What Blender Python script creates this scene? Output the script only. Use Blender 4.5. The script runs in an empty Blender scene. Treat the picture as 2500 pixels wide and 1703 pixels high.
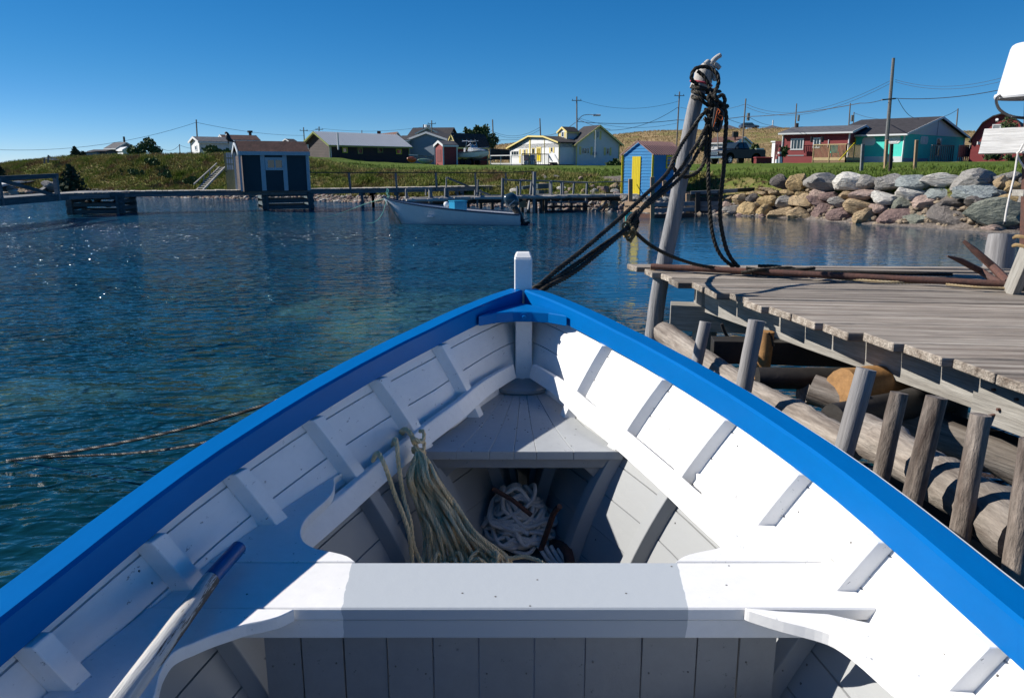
import bpy, math, random
import numpy as np
from mathutils import Vector, Matrix
R = math.radians
random.seed(7); rng = np.random.default_rng(11)
S = bpy.context.scene
COL = S.collection
# ------------------------------------------------------------ camera
H = 2.1
PITCH = R(13.27)
cd = bpy.data.cameras.new('camera'); cam = bpy.data.objects.new('camera', cd); COL.objects.link(cam)
cam.location = (0, 0, H); cam.rotation_euler = (R(90)-PITCH, 0, 0)
cd.sensor_width = 36; cd.lens = 27.36; cd.clip_start = .05; cd.clip_end = 6000
S.camera = cam
# ------------------------------------------------------------ light
SUN_EL, SUN_AZ = R(34), R(-80)          # azimuth from +Y towards +X
w = bpy.data.worlds.new('World'); S.world = w; w.use_nodes = True
nt = w.node_tree; bg = nt.nodes['Background']; sky = nt.nodes.new('ShaderNodeTexSky')
sky.sky_type = 'NISHITA'; sky.sun_disc = False; sky.sun_elevation = SUN_EL; sky.sun_rotation = SUN_AZ
sky.altitude = 0; sky.air_density = .5; sky.dust_density = 0; sky.ozone_density = 3.2
hsv = nt.nodes.new('ShaderNodeHueSaturation'); hsv.inputs['Saturation'].default_value = 1.22
nt.links.new(sky.outputs[0], hsv.inputs['Color']); sepk = nt.nodes.new('ShaderNodeSeparateColor'); cmb = nt.nodes.new('ShaderNodeCombineColor')
tn_ = nt.nodes.new('ShaderNodeVectorMath'); tn_.operation = 'MULTIPLY'; tn_.inputs[1].default_value = (.80*.1258, 1.06*.1258, .96*.1258); nt.links.new(hsv.outputs[0], tn_.inputs[0]); nt.links.new(tn_.outputs[0], sepk.inputs[0])
for i_, (p_, k_, l_) in enumerate(((1.3, .95, .0), (.83, .575, .63), (.70, .73, .76))):   # polarised, clear air: deeper zenith, paler horizon
    a_ = nt.nodes.new('ShaderNodeMath'); a_.operation = 'POWER'; a_.inputs[1].default_value = p_; b_ = nt.nodes.new('ShaderNodeMath'); b_.operation = 'MULTIPLY'; b_.inputs[1].default_value = k_/.1258
    nt.links.new(sepk.outputs[i_], a_.inputs[0]); nt.links.new(a_.outputs[0], b_.inputs[0]); lw_ = nt.nodes.new('ShaderNodeMath'); lw_.operation = 'MULTIPLY'; lw_.inputs[1].default_value = l_/.1258; nt.links.new(sepk.outputs[i_], lw_.inputs[0]); mx_ = nt.nodes.new('ShaderNodeMath'); mx_.operation = 'MAXIMUM'; nt.links.new(lw_.outputs[0], mx_.inputs[0]); nt.links.new(b_.outputs[0], mx_.inputs[1]); nt.links.new(mx_.outputs[0], cmb.inputs[i_])
nt.links.new(cmb.outputs[0], bg.inputs[0]); bg.inputs[1].default_value = .092
sd = bpy.data.lights.new('sun', 'SUN'); sun = bpy.data.objects.new('sun', sd); COL.objects.link(sun)
sd.energy = 5; sd.angle = R(.5); sd.color = (1, .95, .87)
sv = Vector((math.sin(SUN_AZ)*math.cos(SUN_EL), math.cos(SUN_AZ)*math.cos(SUN_EL), math.sin(SUN_EL)))
sun.rotation_euler = sv.to_track_quat('Z', 'Y').to_euler(); sun.location = (-30, 10, 40)
vs = S.view_settings; vs.view_transform = 'Standard'; vs.look = 'None'; vs.exposure = .56; vs.gamma = 1; vs.use_curve_mapping = False
# ------------------------------------------------------------ pixel -> place (measured on the 2500 px photograph)
F = 1900.0; cp, sp = math.cos(PITCH), math.sin(PITCH)
def ray(x, y):
    u = (x-1250)/F; v = (y-851.5)/F
    return Vector((u, cp - v*sp, -sp - v*cp))
def P(x, y, Y): d = ray(x, y); t = Y/d.y; return Vector((d.x*t, Y, H + d.z*t))
def G(x, y, z): d = ray(x, y); t = (z-H)/d.z; return Vector((d.x*t, d.y*t, z))
def px(p):
    r = Vector(p) - Vector((0, 0, H)); dep = r.y*cp - r.z*sp; up = r.y*sp + r.z*cp
    return 1250 + F*r.x/dep, 851.5 - F*up/dep
ZO = {1: (0, 260), 2: (450, 260), 3: (900, 260), 4: (1200, 260), 5: (1600, 220), 6: (2000, 220)}
def zz(k, x, y): return ZO[k][0]+x/4.648, ZO[k][1]+y/4.648
def ZP(k, x, y, Y): a = zz(k, x, y); return P(a[0], a[1], Y)
# ------------------------------------------------------------ materials
def lin(c):
    if isinstance(c, str):
        c = [int(c[i:i+2], 16)/255 for i in (0, 2, 4)]
        c = [x/12.92 if x <= .04045 else ((x+.055)/1.055)**2.4 for x in c]
    return (*c[:3], 1)
def mat(name, col, rough=.6, var=.2, scale=6, bump=.15, bscale=25, stretch=(1, 1, 1), col2=None, mix=.5, spec=.5, metal=0, coat=0, wear=None, wearamt=.0, wscale=14, dist=.01, rnd=0):
    m = bpy.data.materials.new(name); m.use_nodes = True; n = m.node_tree.nodes; L = m.node_tree.links.new
    b = n['Principled BSDF']; b.inputs['Roughness'].default_value = rough; b.inputs['Metallic'].default_value = metal
    b.inputs['Specular IOR Level'].default_value = spec; b.inputs['Coat Weight'].default_value = coat; b.inputs['Coat Roughness'].default_value = .12
    tc = n.new('ShaderNodeTexCoord'); oi = n.new('ShaderNodeObjectInfo'); mp = n.new('ShaderNodeMapping'); mp.inputs['Scale'].default_value = stretch
    ad = n.new('ShaderNodeVectorMath'); ad.operation = 'MULTIPLY_ADD'; cb = n.new('ShaderNodeCombineXYZ')
    L(oi.outputs['Random'], cb.inputs[0]); L(oi.outputs['Random'], cb.inputs[1]); L(oi.outputs['Random'], cb.inputs[2])
    L(cb.outputs[0], ad.inputs[0]); ad.inputs[1].default_value = (37, 53, 71); L(tc.outputs['Object'], mp.inputs[0]); L(mp.outputs[0], ad.inputs[2])
    def noise(sc, det=5, ro=.6):
        t = n.new('ShaderNodeTexNoise'); t.inputs['Scale'].default_value = sc; t.inputs['Detail'].default_value = det; t.inputs['Roughness'].default_value = ro
        L(ad.outputs[0], t.inputs['Vector']); return t
    kk = 1.0 if 'boat paint' in name or 'white gloss' in name or 'rope' in name or 'grey plank' in name or name in ('seat paint', 'white glove') else .84
    c = tuple(x*kk for x in lin(col)[:3])+(1,); c2 = tuple(x*kk for x in lin(col2)[:3])+(1,) if col2 else tuple(x*(1-var) for x in c[:3])+(1,)
    a = noise(scale); cr = n.new('ShaderNodeValToRGB'); cr.color_ramp.elements[0].position = .5-mix*.35; cr.color_ramp.elements[1].position = .5+mix*.35
    cr.color_ramp.elements[0].color = c2; cr.color_ramp.elements[1].color = c; L(a.outputs['Fac'], cr.inputs[0]); out = cr.outputs[0]
    if var:
        f = noise(bscale, 6, .7); mr = n.new('ShaderNodeMapRange'); mr.inputs[1].default_value = .3; mr.inputs[2].default_value = .7; mr.inputs[3].default_value = 1-var; mr.inputs[4].default_value = 1+var*.35
        L(f.outputs['Fac'], mr.inputs[0]); mx = n.new('ShaderNodeVectorMath'); mx.operation = 'SCALE'; L(out, mx.inputs[0]); L(mr.outputs[0], mx.inputs['Scale']); out = mx.outputs[0]
    if rnd:
        mr = n.new('ShaderNodeMapRange'); mr.inputs[3].default_value = 1-rnd; mr.inputs[4].default_value = 1+rnd
        L(oi.outputs['Random'], mr.inputs[0]); mx = n.new('ShaderNodeVectorMath'); mx.operation = 'SCALE'; L(out, mx.inputs[0]); L(mr.outputs[0], mx.inputs['Scale']); out = mx.outputs[0]
    if wear:
        wn = noise(wscale, 8, .75); wr = n.new('ShaderNodeMapRange'); wr.inputs[1].default_value = .66-wearamt; wr.inputs[2].default_value = .69-wearamt
        L(wn.outputs['Fac'], wr.inputs[0]); mx = n.new('ShaderNodeMix'); mx.data_type = 'RGBA'; L(wr.outputs[0], mx.inputs[0]); L(out, mx.inputs[6]); mx.inputs[7].default_value = lin(wear); out = mx.outputs[2]
    L(out, b.inputs['Base Color'])
    if bump:
        bn = noise(bscale, 6, .65); bp = n.new('ShaderNodeBump'); bp.inputs['Strength'].default_value = bump; bp.inputs['Distance'].default_value = dist
        L(bn.outputs['Fac'], bp.inputs['Height']); L(bp.outputs[0], b.inputs['Normal'])
    return m
def inp(m, k, v): m.node_tree.nodes['Principled BSDF'].inputs[k].default_value = v
M = {}
def painted(name, top, low, zline, rough=.42):
    """two paints on one piece: `top` above the paint line, `low` below it"""
    m = mat(name, top, rough, var=.05, scale=5, bump=.35, bscale=34, stretch=(1, .35, 1), dist=.003, wear='7d7f80', wearamt=-.0+.03, wscale=46)
    n = m.node_tree.nodes; L = m.node_tree.links.new; b = n['Principled BSDF']; g = n.new('ShaderNodeNewGeometry'); sx = n.new('ShaderNodeSeparateXYZ'); L(g.outputs['Position'], sx.inputs[0])
    src = b.inputs['Base Color'].links[0].from_socket; lt = n.new('ShaderNodeMath'); lt.operation = 'LESS_THAN'; lt.inputs[1].default_value = zline; L(sx.outputs['Z'], lt.inputs[0])
    mx = n.new('ShaderNodeMix'); mx.data_type = 'RGBA'; L(lt.outputs[0], mx.inputs[0]); L(src, mx.inputs[6]); mx.inputs[7].default_value = lin(low); L(mx.outputs[2], b.inputs['Base Color'])
    return m
WHITE, GREY = (.82, .81, .785), (.31, .32, .325)
M['hull'] = painted('white and grey boat paint', WHITE, GREY, 1.0)
M['white'] = mat('white gloss paint', WHITE, .4, var=.05, scale=4, bump=.3, bscale=30, dist=.003, wear='7a7b7c', wearamt=.025, wscale=50)
M['grey'] = mat('grey deck paint', GREY, .38, var=.08, scale=4, bump=.35, bscale=28, dist=.003, wear='585c60', wearamt=.03, wscale=42)
M['deckgrey'] = mat('pale grey deck paint', (.47, .485, .49), .4, var=.06, scale=4, bump=.35, bscale=28, dist=.003, wear='585c60', wearamt=.03, wscale=42)
M['blue'] = mat('gloss blue paint', (.0, .140, .45), .38, spec=.08, wear='6f9cc8', wearamt=-.04, wscale=34, var=.06, scale=5, bump=.22, bscale=22, stretch=(1, .4, 1), dist=.003)
M['teal'] = mat('old teal paint', (.02, .22, .25), .5)
M['wharf'] = mat('weathered grey plank', (.50, .44, .37), .85, var=.6, scale=2.2, col2=(.16, .12, .09), bump=1, bscale=11, stretch=(.35, 9, 9), dist=.012, mix=.5, rnd=.34, wear='2b2621', wearamt=-.02, wscale=4.2)
M['plankend'] = mat('mossy plank', (.35, .34, .26), .9, var=.45, scale=3, col2=(.17, .17, .08), bump=.9, bscale=18, stretch=(.6, 6, 6), dist=.006, rnd=.15)
M['beam'] = mat('weathered timber', (.44, .42, .38), .85, var=.4, scale=2.5, col2=(.28, .26, .23), bump=.8, bscale=14, stretch=(.5, 8, 8), dist=.005, rnd=.12)
M['log'] = mat('weathered log', (.40, .35, .30), .85, var=.5, scale=4, col2=(.17, .135, .11), bump=.9, bscale=13, stretch=(.5, 5, 5), dist=.008, rnd=.15, wear='5a3a22', wearamt=-.03, wscale=3)
M['barkstick'] = mat('peeling bark stick', (.40, .34, .29), .9, var=.6, scale=5, col2=(.10, .07, .055), bump=1, bscale=15, stretch=(.7, 3, 3), dist=.012, mix=.6, rnd=.25, wear='7a3f1c', wearamt=-.03, wscale=3)
M['pole'] = mat('silvery weathered pole', (.34, .33, .33), .8, var=.3, scale=3, col2=(.22, .21, .21), bump=.8, bscale=12, stretch=(.35, 6, 6), dist=.006)
M['farwood'] = mat('grey jetty wood', (.27, .28, .29), .9, var=.3, scale=3, col2=(.16, .165, .17), bump=.2, bscale=12, stretch=(.5, 5, 5), rnd=.2)
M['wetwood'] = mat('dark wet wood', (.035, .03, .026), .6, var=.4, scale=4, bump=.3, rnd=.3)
M['newwood'] = mat('new lumber', (.42, .28, .17), .8, var=.2, scale=3, bump=.2, stretch=(.5, 5, 5), rnd=.15)
M['cutwood'] = mat('orange cut log', (.50, .26, .09), .7, var=.3, scale=5, bump=.4)
M['tar'] = mat('black tarred rope', (.022, .02, .017), .6, var=.5, scale=60, spec=.25, col2=(.045, .037, .026), bump=.6, bscale=260, dist=.002, wear='5c4d30', wearamt=-.04, wscale=45)
M['wetrope'] = mat('wet black rope', (.010, .009, .008), .5, spec=.25, var=.4, scale=60, bump=.6, bscale=260, dist=.002)
M['oldrope'] = mat('brown frayed rope', (.33, .22, .10), .9, var=.4, scale=40, bump=.6, bscale=200, dist=.002)
M['paperope'] = mat('pale braided rope', (.78, .74, .69), .85, var=.2, scale=30, bump=.8, bscale=240, dist=.002)
M['skein'] = mat('olive yellow rope', (.95, .72, .42), .9, var=.2, scale=14, col2=(.78, .57, .30), bump=.8, bscale=200, dist=.002, wear='a0905c', wearamt=-.08, wscale=10)
M['rust'] = mat('rusty iron', (.15, .062, .042), .85, var=.4, scale=14, col2=(.085, .045, .038), bump=.7, bscale=60, dist=.004)
M['orange'] = mat('orange twine', (.75, .16, .03), .8)
M['blackrub'] = mat('black rubber', (.014, .014, .015), .5)
M['glove'] = mat('white work glove', (.55, .52, .48), .95, var=.15, scale=20, bump=.5, bscale=120, wear='6a5a50', wearamt=-.02, wscale=20)
M['pink'] = mat('pink cuff trim', (.65, .08, .13), .8)
M['plastic'] = mat('white plastic', (.80, .81, .83), .35, var=.03, bump=.05)
M['glass'] = mat('window glass', (.03, .045, .055), .06, var=.3, scale=1.5, bump=0, spec=.8)
M['steel'] = mat('galvanised bolt', (.25, .3, .36), .4, metal=.7)
# ------------------------------------------------------------ mesh collecting
def new_tag(o, label=None, cat=None, group=None, kind=None):
    if label: o['label'] = label
    if cat: o['category'] = cat
    if group: o['group'] = group
    if kind: o['kind'] = kind
    return o
def wloc(p):
    v = Vector((0, 0, 0))
    while p: v += p.location; p = p.parent
    return v
class MB:
    def __init__(s): s.v = []; s.f = []
    def add(s, vs_, fs): k = len(s.v); s.v += [tuple(v) for v in vs_]; s.f += [tuple(i+k for i in f) for f in fs]; return s
    def box(s, a, b):
        x0, y0, z0 = a; x1, y1, z1 = b
        return s.hexa([(x0, y0, z0), (x1, y0, z0), (x1, y1, z0), (x0, y1, z0), (x0, y0, z1), (x1, y0, z1), (x1, y1, z1), (x0, y1, z1)])
    def hexa(s, q): return s.add(q, [(0, 3, 2, 1), (4, 5, 6, 7), (0, 1, 5, 4), (1, 2, 6, 5), (2, 3, 7, 6), (3, 0, 4, 7)])
    def bar(s, p0, p1, wd, ht, up=(0, 0, 1)):
        p0, p1 = Vector(p0), Vector(p1); d = (p1-p0).normalized(); u = Vector(up)
        if abs(d.dot(u)) > .98: u = Vector((0, 1, 0))
        r = d.cross(u).normalized(); u = r.cross(d).normalized(); a = r*wd/2; b = u*ht/2
        return s.hexa([p0-a-b, p0+a-b, p1+a-b, p1-a-b, p0-a+b, p0+a+b, p1+a+b, p1-a+b])
    def tube(s, pts, r, n=8, cap=True, closed=False):
        pts = [Vector(p) for p in pts]; N = len(pts); rs = r if hasattr(r, '__len__') else [r]*N
        T = []
        for i in range(N):
            a = pts[(i-1) % N] if (closed or i > 0) else pts[i]; b = pts[(i+1) % N] if (closed or i < N-1) else pts[i]
            t = b-a; T.append(t.normalized() if t.length > 1e-9 else Vector((0, 0, 1)))
        u = T[0].orthogonal().normalized(); V = []
        for i in range(N):
            u = (u - T[i]*u.dot(T[i])); u = u.normalized() if u.length > 1e-6 else T[i].orthogonal().normalized(); w_ = T[i].cross(u)
            for k in range(n): an = 2*math.pi*k/n; V.append(pts[i] + (u*math.cos(an)+w_*math.sin(an))*rs[i])
        Fs = []
        for i in range(N if closed else N-1):
            j = (i+1) % N
            for k in range(n): k2 = (k+1) % n; Fs.append((i*n+k, i*n+k2, j*n+k2, j*n+k))
        if cap and not closed: Fs.append(tuple(range(n))[::-1]); Fs.append(tuple((N-1)*n+k for k in range(n)))
        return s.add(V, Fs)
    def prism(s, poly, h, n=None):
        """poly: list of 3D points (planar), extruded by vector h"""
        h = Vector(h); N = len(poly); pl = [Vector(p) for p in poly]
        return s.add(pl+[p+h for p in pl], [tuple(range(N))[::-1], tuple(range(N, 2*N))]+[(i, (i+1) % N, N+(i+1) % N, N+i) for i in range(N)])
    def grid(s, rows, closed=False):
        n = len(rows[0]); V = [p for r_ in rows for p in r_]; Fs = []
        for i in range(len(rows)-1):
            for k in range(n if closed else n-1): k2 = (k+1) % n; Fs.append((i*n+k, i*n+k2, (i+1)*n+k2, (i+1)*n+k))
        return s.add(V, Fs)
    def build(s, name, m, parent=None, local=False, smooth=False, bevel=0, kind=None, sharp=None):
        o_ = Vector((0, 0, 0)) if local else wloc(parent)
        me = bpy.data.meshes.new(name); me.from_pydata([tuple(Vector(v)-o_) for v in s.v], [], s.f); me.validate(); me.update()
        o = bpy.data.objects.new(name, me); COL.objects.link(o); o.parent = parent
        import bmesh
        bm = bmesh.new(); bm.from_mesh(me); bmesh.ops.recalc_face_normals(bm, faces=bm.faces)
        if bevel: bmesh.ops.bevel(bm, geom=[e for e in bm.edges if len(e.link_faces) == 2 and e.calc_face_angle(0) > .6], offset=bevel, segments=1, affect='EDGES')
        bm.to_mesh(me); bm.free()
        if m: me.materials.append(M[m] if isinstance(m, str) else m)
        if smooth:
            me.polygons.foreach_set('use_smooth', [True]*len(me.polygons))
            me.set_sharp_from_angle(angle=R(sharp or 40))
        if kind: o['kind'] = kind
        return o
def thing(name, label, cat, loc=(0, 0, 0), group=None, rz=0):
    o = bpy.data.objects.new(name, None); o.empty_display_size = .2; COL.objects.link(o); o.location = loc; o.rotation_euler = (0, 0, rz)
    return new_tag(o, label, cat, group)
def single(o, label, cat, group=None): return new_tag(o, label, cat, group)
def frame(p0, p1, up):
    d = (p1-p0).normalized(); u = Vector(up)
    if abs(d.dot(u)) > .98: u = Vector((0, 1, 0))
    r = u.cross(d).normalized(); u = d.cross(r).normalized()
    return Matrix((d, r, u)).transposed().to_4x4()
def plank(name, parent, p0, p1, wd, th, m, up=(0, 0, 1), seg=1, wob=0, bevel=.002, ragged=0, slant=0):
    """a board as its own object: local X along its length"""
    p0, p1 = Vector(p0), Vector(p1); Ln = (p1-p0).length; mb = MB(); rows = []
    for i in range(seg+1):
        x = Ln*i/seg; a = (random.uniform(-wob, wob) for _ in range(4)); a = list(a)
        e0 = random.uniform(-ragged, ragged) if i == 0 else 0
        if i == 0: rows.append([(slant*wd/2+e0, -wd/2, -th/2), (-slant*wd/2-e0, wd/2, -th/2), (-slant*wd/2-e0, wd/2, th/2), (slant*wd/2+e0, -wd/2, th/2)]); continue
        rows.append([(x+e0, -wd/2+a[0], -th/2+a[2]*.3), (x-e0, wd/2+a[1], -th/2+a[3]*.3), (x-e0, wd/2+a[1], th/2+a[3]*.4), (x+e0, -wd/2+a[0], th/2+a[2]*.4)])
    mb.grid(rows, closed=True); k = 4*seg; mb.f.append((0, 1, 2, 3)); mb.f.append((k+3, k+2, k+1, k))
    o = mb.build(name, m, parent, local=True, bevel=bevel)
    mw = frame(p0, p1, up); mw.translation = p0 - wloc(parent); o.matrix_local = mw; return o
def logg(name, parent, p0, p1, r0, r1, m, n=14, seg=10, wob=.06, bend=.01, endm=None, knots=0):
    """a round pole or log with uneven surface, local X along its length"""
    p0, p1 = Vector(p0), Vector(p1); Ln = (p1-p0).length; mb = MB(); rows = []; ph = [random.uniform(0, 6.3) for _ in range(4)]
    kn = [(random.random()*Ln, random.uniform(0, 6.3)) for _ in range(knots)]
    for i in range(seg+1):
        x = Ln*i/seg; r = r0+(r1-r0)*i/seg; cy = math.sin(x*1.7+ph[0])*bend; cz = math.sin(x*2.1+ph[1])*bend; row = []
        for k in range(n):
            a = 2*math.pi*k/n; q = r*(1+wob*math.sin(2*a+ph[2]+x*1.3)*.6+wob*random.uniform(-.5, .5))
            for kx, ka in kn:
                dd = ((x-kx)/(r*.7))**2 + (((a-ka+math.pi) % (2*math.pi)-math.pi)/.5)**2
                q += r*.28*math.exp(-dd)
            row.append((x, cy+q*math.cos(a), cz+q*math.sin(a)))
        rows.append(row)
    e = .985; rows[0] = [(v[0], v[1]*e, v[2]*e) for v in rows[0]]
    mb.grid(rows, closed=True); k = n*seg; mb.f.append(tuple(range(n))); mb.f.append(tuple(k+i for i in range(n))[::-1])
    o = mb.build(name, m, parent, local=True, smooth=True, sharp=50)
    mw = frame(p0, p1, (0, 0, 1)); mw.translation = p0 - wloc(parent); o.matrix_local = mw; return o
def spline(pts, n=8, closed=False):
    pts = [Vector(p) for p in pts]; N = len(pts); out = []
    for i in range(N if closed else N-1):
        g = (lambda j: pts[j % N]) if closed else (lambda j: pts[min(max(j, 0), N-1)])
        a, b, c, d = g(i-1), g(i), g(i+1), g(i+2)
        for k in range(n):
            t = k/n; out.append(.5*((2*b)+(c-a)*t+(2*a-5*b+4*c-d)*t*t+(3*b-a-3*c+d)*t**3))
    if not closed: out.append(pts[-1])
    return out
def resample(pts, step):
    out = [pts[0]]; acc = 0
    for a, b in zip(pts, pts[1:]):
        L_ = (b-a).length
        while acc+L_ >= step:
            t = (step-acc)/L_; a = a.lerp(b, t); out.append(a); L_ = (b-a).length; acc = 0
        acc += L_
    out.append(pts[-1]); return out
def rope3(mb, pts, rad, pitch=None, n=6, strands=3):
    """laid rope: strands twisted round the path"""
    pitch = pitch or rad*7; pts = resample(pts, pitch/9); T = []
    for i in range(len(pts)):
        t = pts[min(i+1, len(pts)-1)]-pts[max(i-1, 0)]; T.append(t.normalized() if t.length > 0 else Vector((0, 0, 1)))
    u = T[0].orthogonal().normalized(); U = []
    for t in T: u = (u-t*u.dot(t)).normalized(); U.append(u)
    for k in range(strands):
        q = []
        for i, p in enumerate(pts):
            a = 2*math.pi*(k/strands+i/9); w_ = T[i].cross(U[i]); q.append(p+(U[i]*math.cos(a)+w_*math.sin(a))*rad*.5)
        mb.tube(q, rad*.56, n)
    return mb
# ============================================================ the foreground boat
def zgun(Y):
    return 1.45 - .20*min(1, max(0, (4.24-Y)/2.78))**1.15 if Y > 1.46 else 1.25 - .02*min(2, 1.46-Y)
def Gg(x, y):
    z = 1.3
    for _ in range(12): z = zgun(G(x, y, z).y)
    return G(x, y, z)
_hw = []
for y, h in [(718, 81), (747, 152), (776, 217), (800, 264), (828, 329), (884, 440), (953, 563), (991, 626), (1031, 690), (1078, 768), (1130, 850), (1204, 952), (1292, 1070), (1430, 1249)]:
    p = Gg(1250+h, y); _hw.append((p.y, p.x))
_hw = sorted(_hw+[(4.26, .03)]); _Y = [a for a, b in _hw]; _W = [b for a, b in _hw]
_k = np.polyfit(_Y, _W, 5)
def xg(Y):
    if Y < 1.46: y0 = np.polyval(_k, 1.46); return float(y0 + .10*(1-math.exp(-(1.46-Y)/.9)) - .03*max(0, -Y-.2)**2*.4)
    return float(max(.03, np.interp(Y, _Y, _W)*.4+np.polyval(_k, min(Y, 4.24))*.6))
def xc(Y): return .0225*(Y-1.5)
ZF = .50
def hx(Y, z, wall=.045):
    h = max(0, zgun(Y)-z-.075); q = 1-.62*max(0, min(1, (Y-3.25)/.75))
    return max(.035, xg(Y)-wall-(.74*h-.31*h*h)*q)
def rake(Y, z): return Y - .42*(max(0, zgun(Y)-z)/.9)*max(0, min(1, (Y-2.6)/1.6))
def HP(sd, Y, z, off=0, wall=.045):
    """point on the hull's inner skin at station Y, height z; off = inwards"""
    return Vector((xc(Y)+sd*max(.02, hx(Y, z, wall)-off), rake(Y, z), z))
boat = thing('rowing_boat', 'white wooden boat with bright blue gunwales seen from inside, bow pointing away', 'boat', (0, 1.5, 0))
YS = [4.2-.0*i for i in range(1)]; YS = list(np.concatenate([np.linspace(4.2, 3.0, 18), np.linspace(2.9, -2.4, 36)]))
GW, GH = .094, .088
for sd in (-1, 1):
    rows = []; rub = []
    for i, Y in enumerate(YS):
        e = .02; t = Vector((sd*(xg(Y+e)-xg(Y-e))+.0225*2*e, 2*e, 0)).normalized(); nrm = Vector((t.y, -t.x, 0))*sd
        z = zgun(Y); o_ = Vector((xc(Y)+sd*xg(Y), Y, z)); i_ = o_-nrm*GW
        if Y > 4.0: i_.x = xc(Y)+sd*max(.0, abs(i_.x-xc(Y)))
        if sd*(i_.x-xc(Y)) < 0.0: i_.x = xc(Y)
        rb = .008
        rows.append([o_+Vector((0, 0, -GH)), o_+Vector((0, 0, -rb)), o_.lerp(i_, .1), i_.lerp(o_, .1), i_+Vector((0, 0, -rb)), i_+Vector((0, 0, -GH))])
        o2 = o_+nrm*.001; rw = .014 if sd > 0 else .004
        rub.append([o2+Vector((0, 0, -.012)), o2+nrm*rw+Vector((0, 0, -.014)), o2+nrm*rw+Vector((0, 0, -.05)), o2+Vector((0, 0, -.05))])
    g = MB().grid(rows, closed=True); g.f.append((0, 1, 2, 3, 4, 5)); g.build('gunwale', 'blue', boat, smooth=True, sharp=35)
    g = MB().grid(rub, closed=True); g.build('rubbing_strake', 'white', boat, smooth=True, sharp=35)
# strakes: separate planks with tiny open seams
ZT = 1.055
def strake_z(Y, k): # k-th plank edge from the gunwale down
    z0 = zgun(Y)-.03; zf = ZF-.06 - 0.0
    fr = [0, .115, .225, .335, .45, .58, .72, .86, 1.0][k]; return z0+(zf-z0)*fr
for sd in (-1, 1):
    for k in range(8):
        rows = []
        for Y in YS:
            a = strake_z(Y, k)-.0018; b = strake_z(Y, k+1)+.0018; j = .0015*((k*7) % 3-1)
            q = [HP(sd, Y, a, j), HP(sd, Y, (a+b)/2, j), HP(sd, Y, b, j)]; outw = Vector((sd*.02, 0, 0))
            rows.append(q+[p+outw for p in q[::-1]])
        g = MB().grid(rows, closed=True); g.build('hull_plank', 'hull', boat, smooth=True, sharp=40)
    rows = [[HP(sd, Y, zgun(Y)-.03-(zgun(Y)-.03-(-.25))*t/6, -.026-(.06*math.sin(t/6*3.0)*0)) for t in range(7)] for Y in YS]
    for row in rows:
        for p in row:
            if p.z < .42: p.x = xc(p.y)+(p.x-xc(p.y))*max(0.15, (p.z+.35)/.77)
    MB().grid(rows).build('outer_hull', 'white', boat, smooth=True)
# ribs
RIBS = [(3.45, .33), (2.985, .33), (2.57, .33), (2.165, .33), (1.80, .33), (1.41, .33), (1.0, .33), (.6, .33), (.2, 0), (-.3, 0), (-.8, 0), (-1.4, 0)]
def rib(sd, Yr, wdt, dep, ztop, zbot, m='hull', nm='rib'):
    rows = []; n = 14
    for i in range(n+1):
        z = ztop+(zbot-ztop)*i/n; q = []
        for yo, of in ((-wdt/2, .0), (wdt/2, .0), (wdt/2, dep), (-wdt/2, dep)):
            p = HP(sd, Yr+yo, z, of); q.append(p)
        rows.append(q)
    g = MB().grid(rows, closed=True); k = 4*n; g.f.append((0, 1, 2, 3)); g.f.append((k, k+1, k+2, k+3))
    return g.build(nm, m, boat, bevel=.002)
for Yr, _ in RIBS:
    for sd in (-1, 1): rib(sd, Yr, .055, .056, zgun(Yr)-.09, ZF-.04)
for sd in (-1, 1): rib(sd, 3.78, .045, .03, .96, ZF-.04, nm='rib')
# floor boards
for k in range(5):
    rows = []
    for Y in np.linspace(3.55, -2.3, 24):
        wv = hx(Y, ZF); a = -wv+2*wv*k/5+.002; b = -wv+2*wv*(k+1)/5-.002; yy = rake(Y, ZF)
        rows.append([Vector((xc(Y)+a, yy, ZF)), Vector((xc(Y)+b, yy, ZF)), Vector((xc(Y)+b, yy, ZF-.02)), Vector((xc(Y)+a, yy, ZF-.02))])
    MB().grid(rows, closed=True).build('floor_board', 'grey', boat)
MB().prism([(-1.0, -2.4, .4), (1.0, -2.4, .4), (1.12, -2.42, 1.24), (-1.12, -2.42, 1.24)], (0, -.05, 0)).build('transom', 'white', boat)
# riser (long rail on the ribs)
for sd in (-1, 1):
    rows = []
    for Y in np.linspace(3.93, 2.03, 30):
        zt = 1.125-.03*(Y-2.0)*0-.012*(2.4-Y if Y < 2.4 else 0); zt = 1.122-(1.122-ZT+.034)*(lambda t_: t_*t_*(3-2*t_))(max(0, min(1, (3.7-Y)/1.6)))
        ht = .064; ins = .047
        q = [HP(sd, Y, zt, ins), HP(sd, Y, zt-ht, ins-.0), HP(sd, Y, zt-ht, ins+.026), HP(sd, Y, zt, ins+.026)]
        rows.append(q)
    g = MB().grid(rows, closed=True); k = 4*29; g.f.append((0, 1, 2, 3)); g.f.append((k, k+1, k+2, k+3)); g.build('riser', 'white', boat, bevel=.003)
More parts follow.
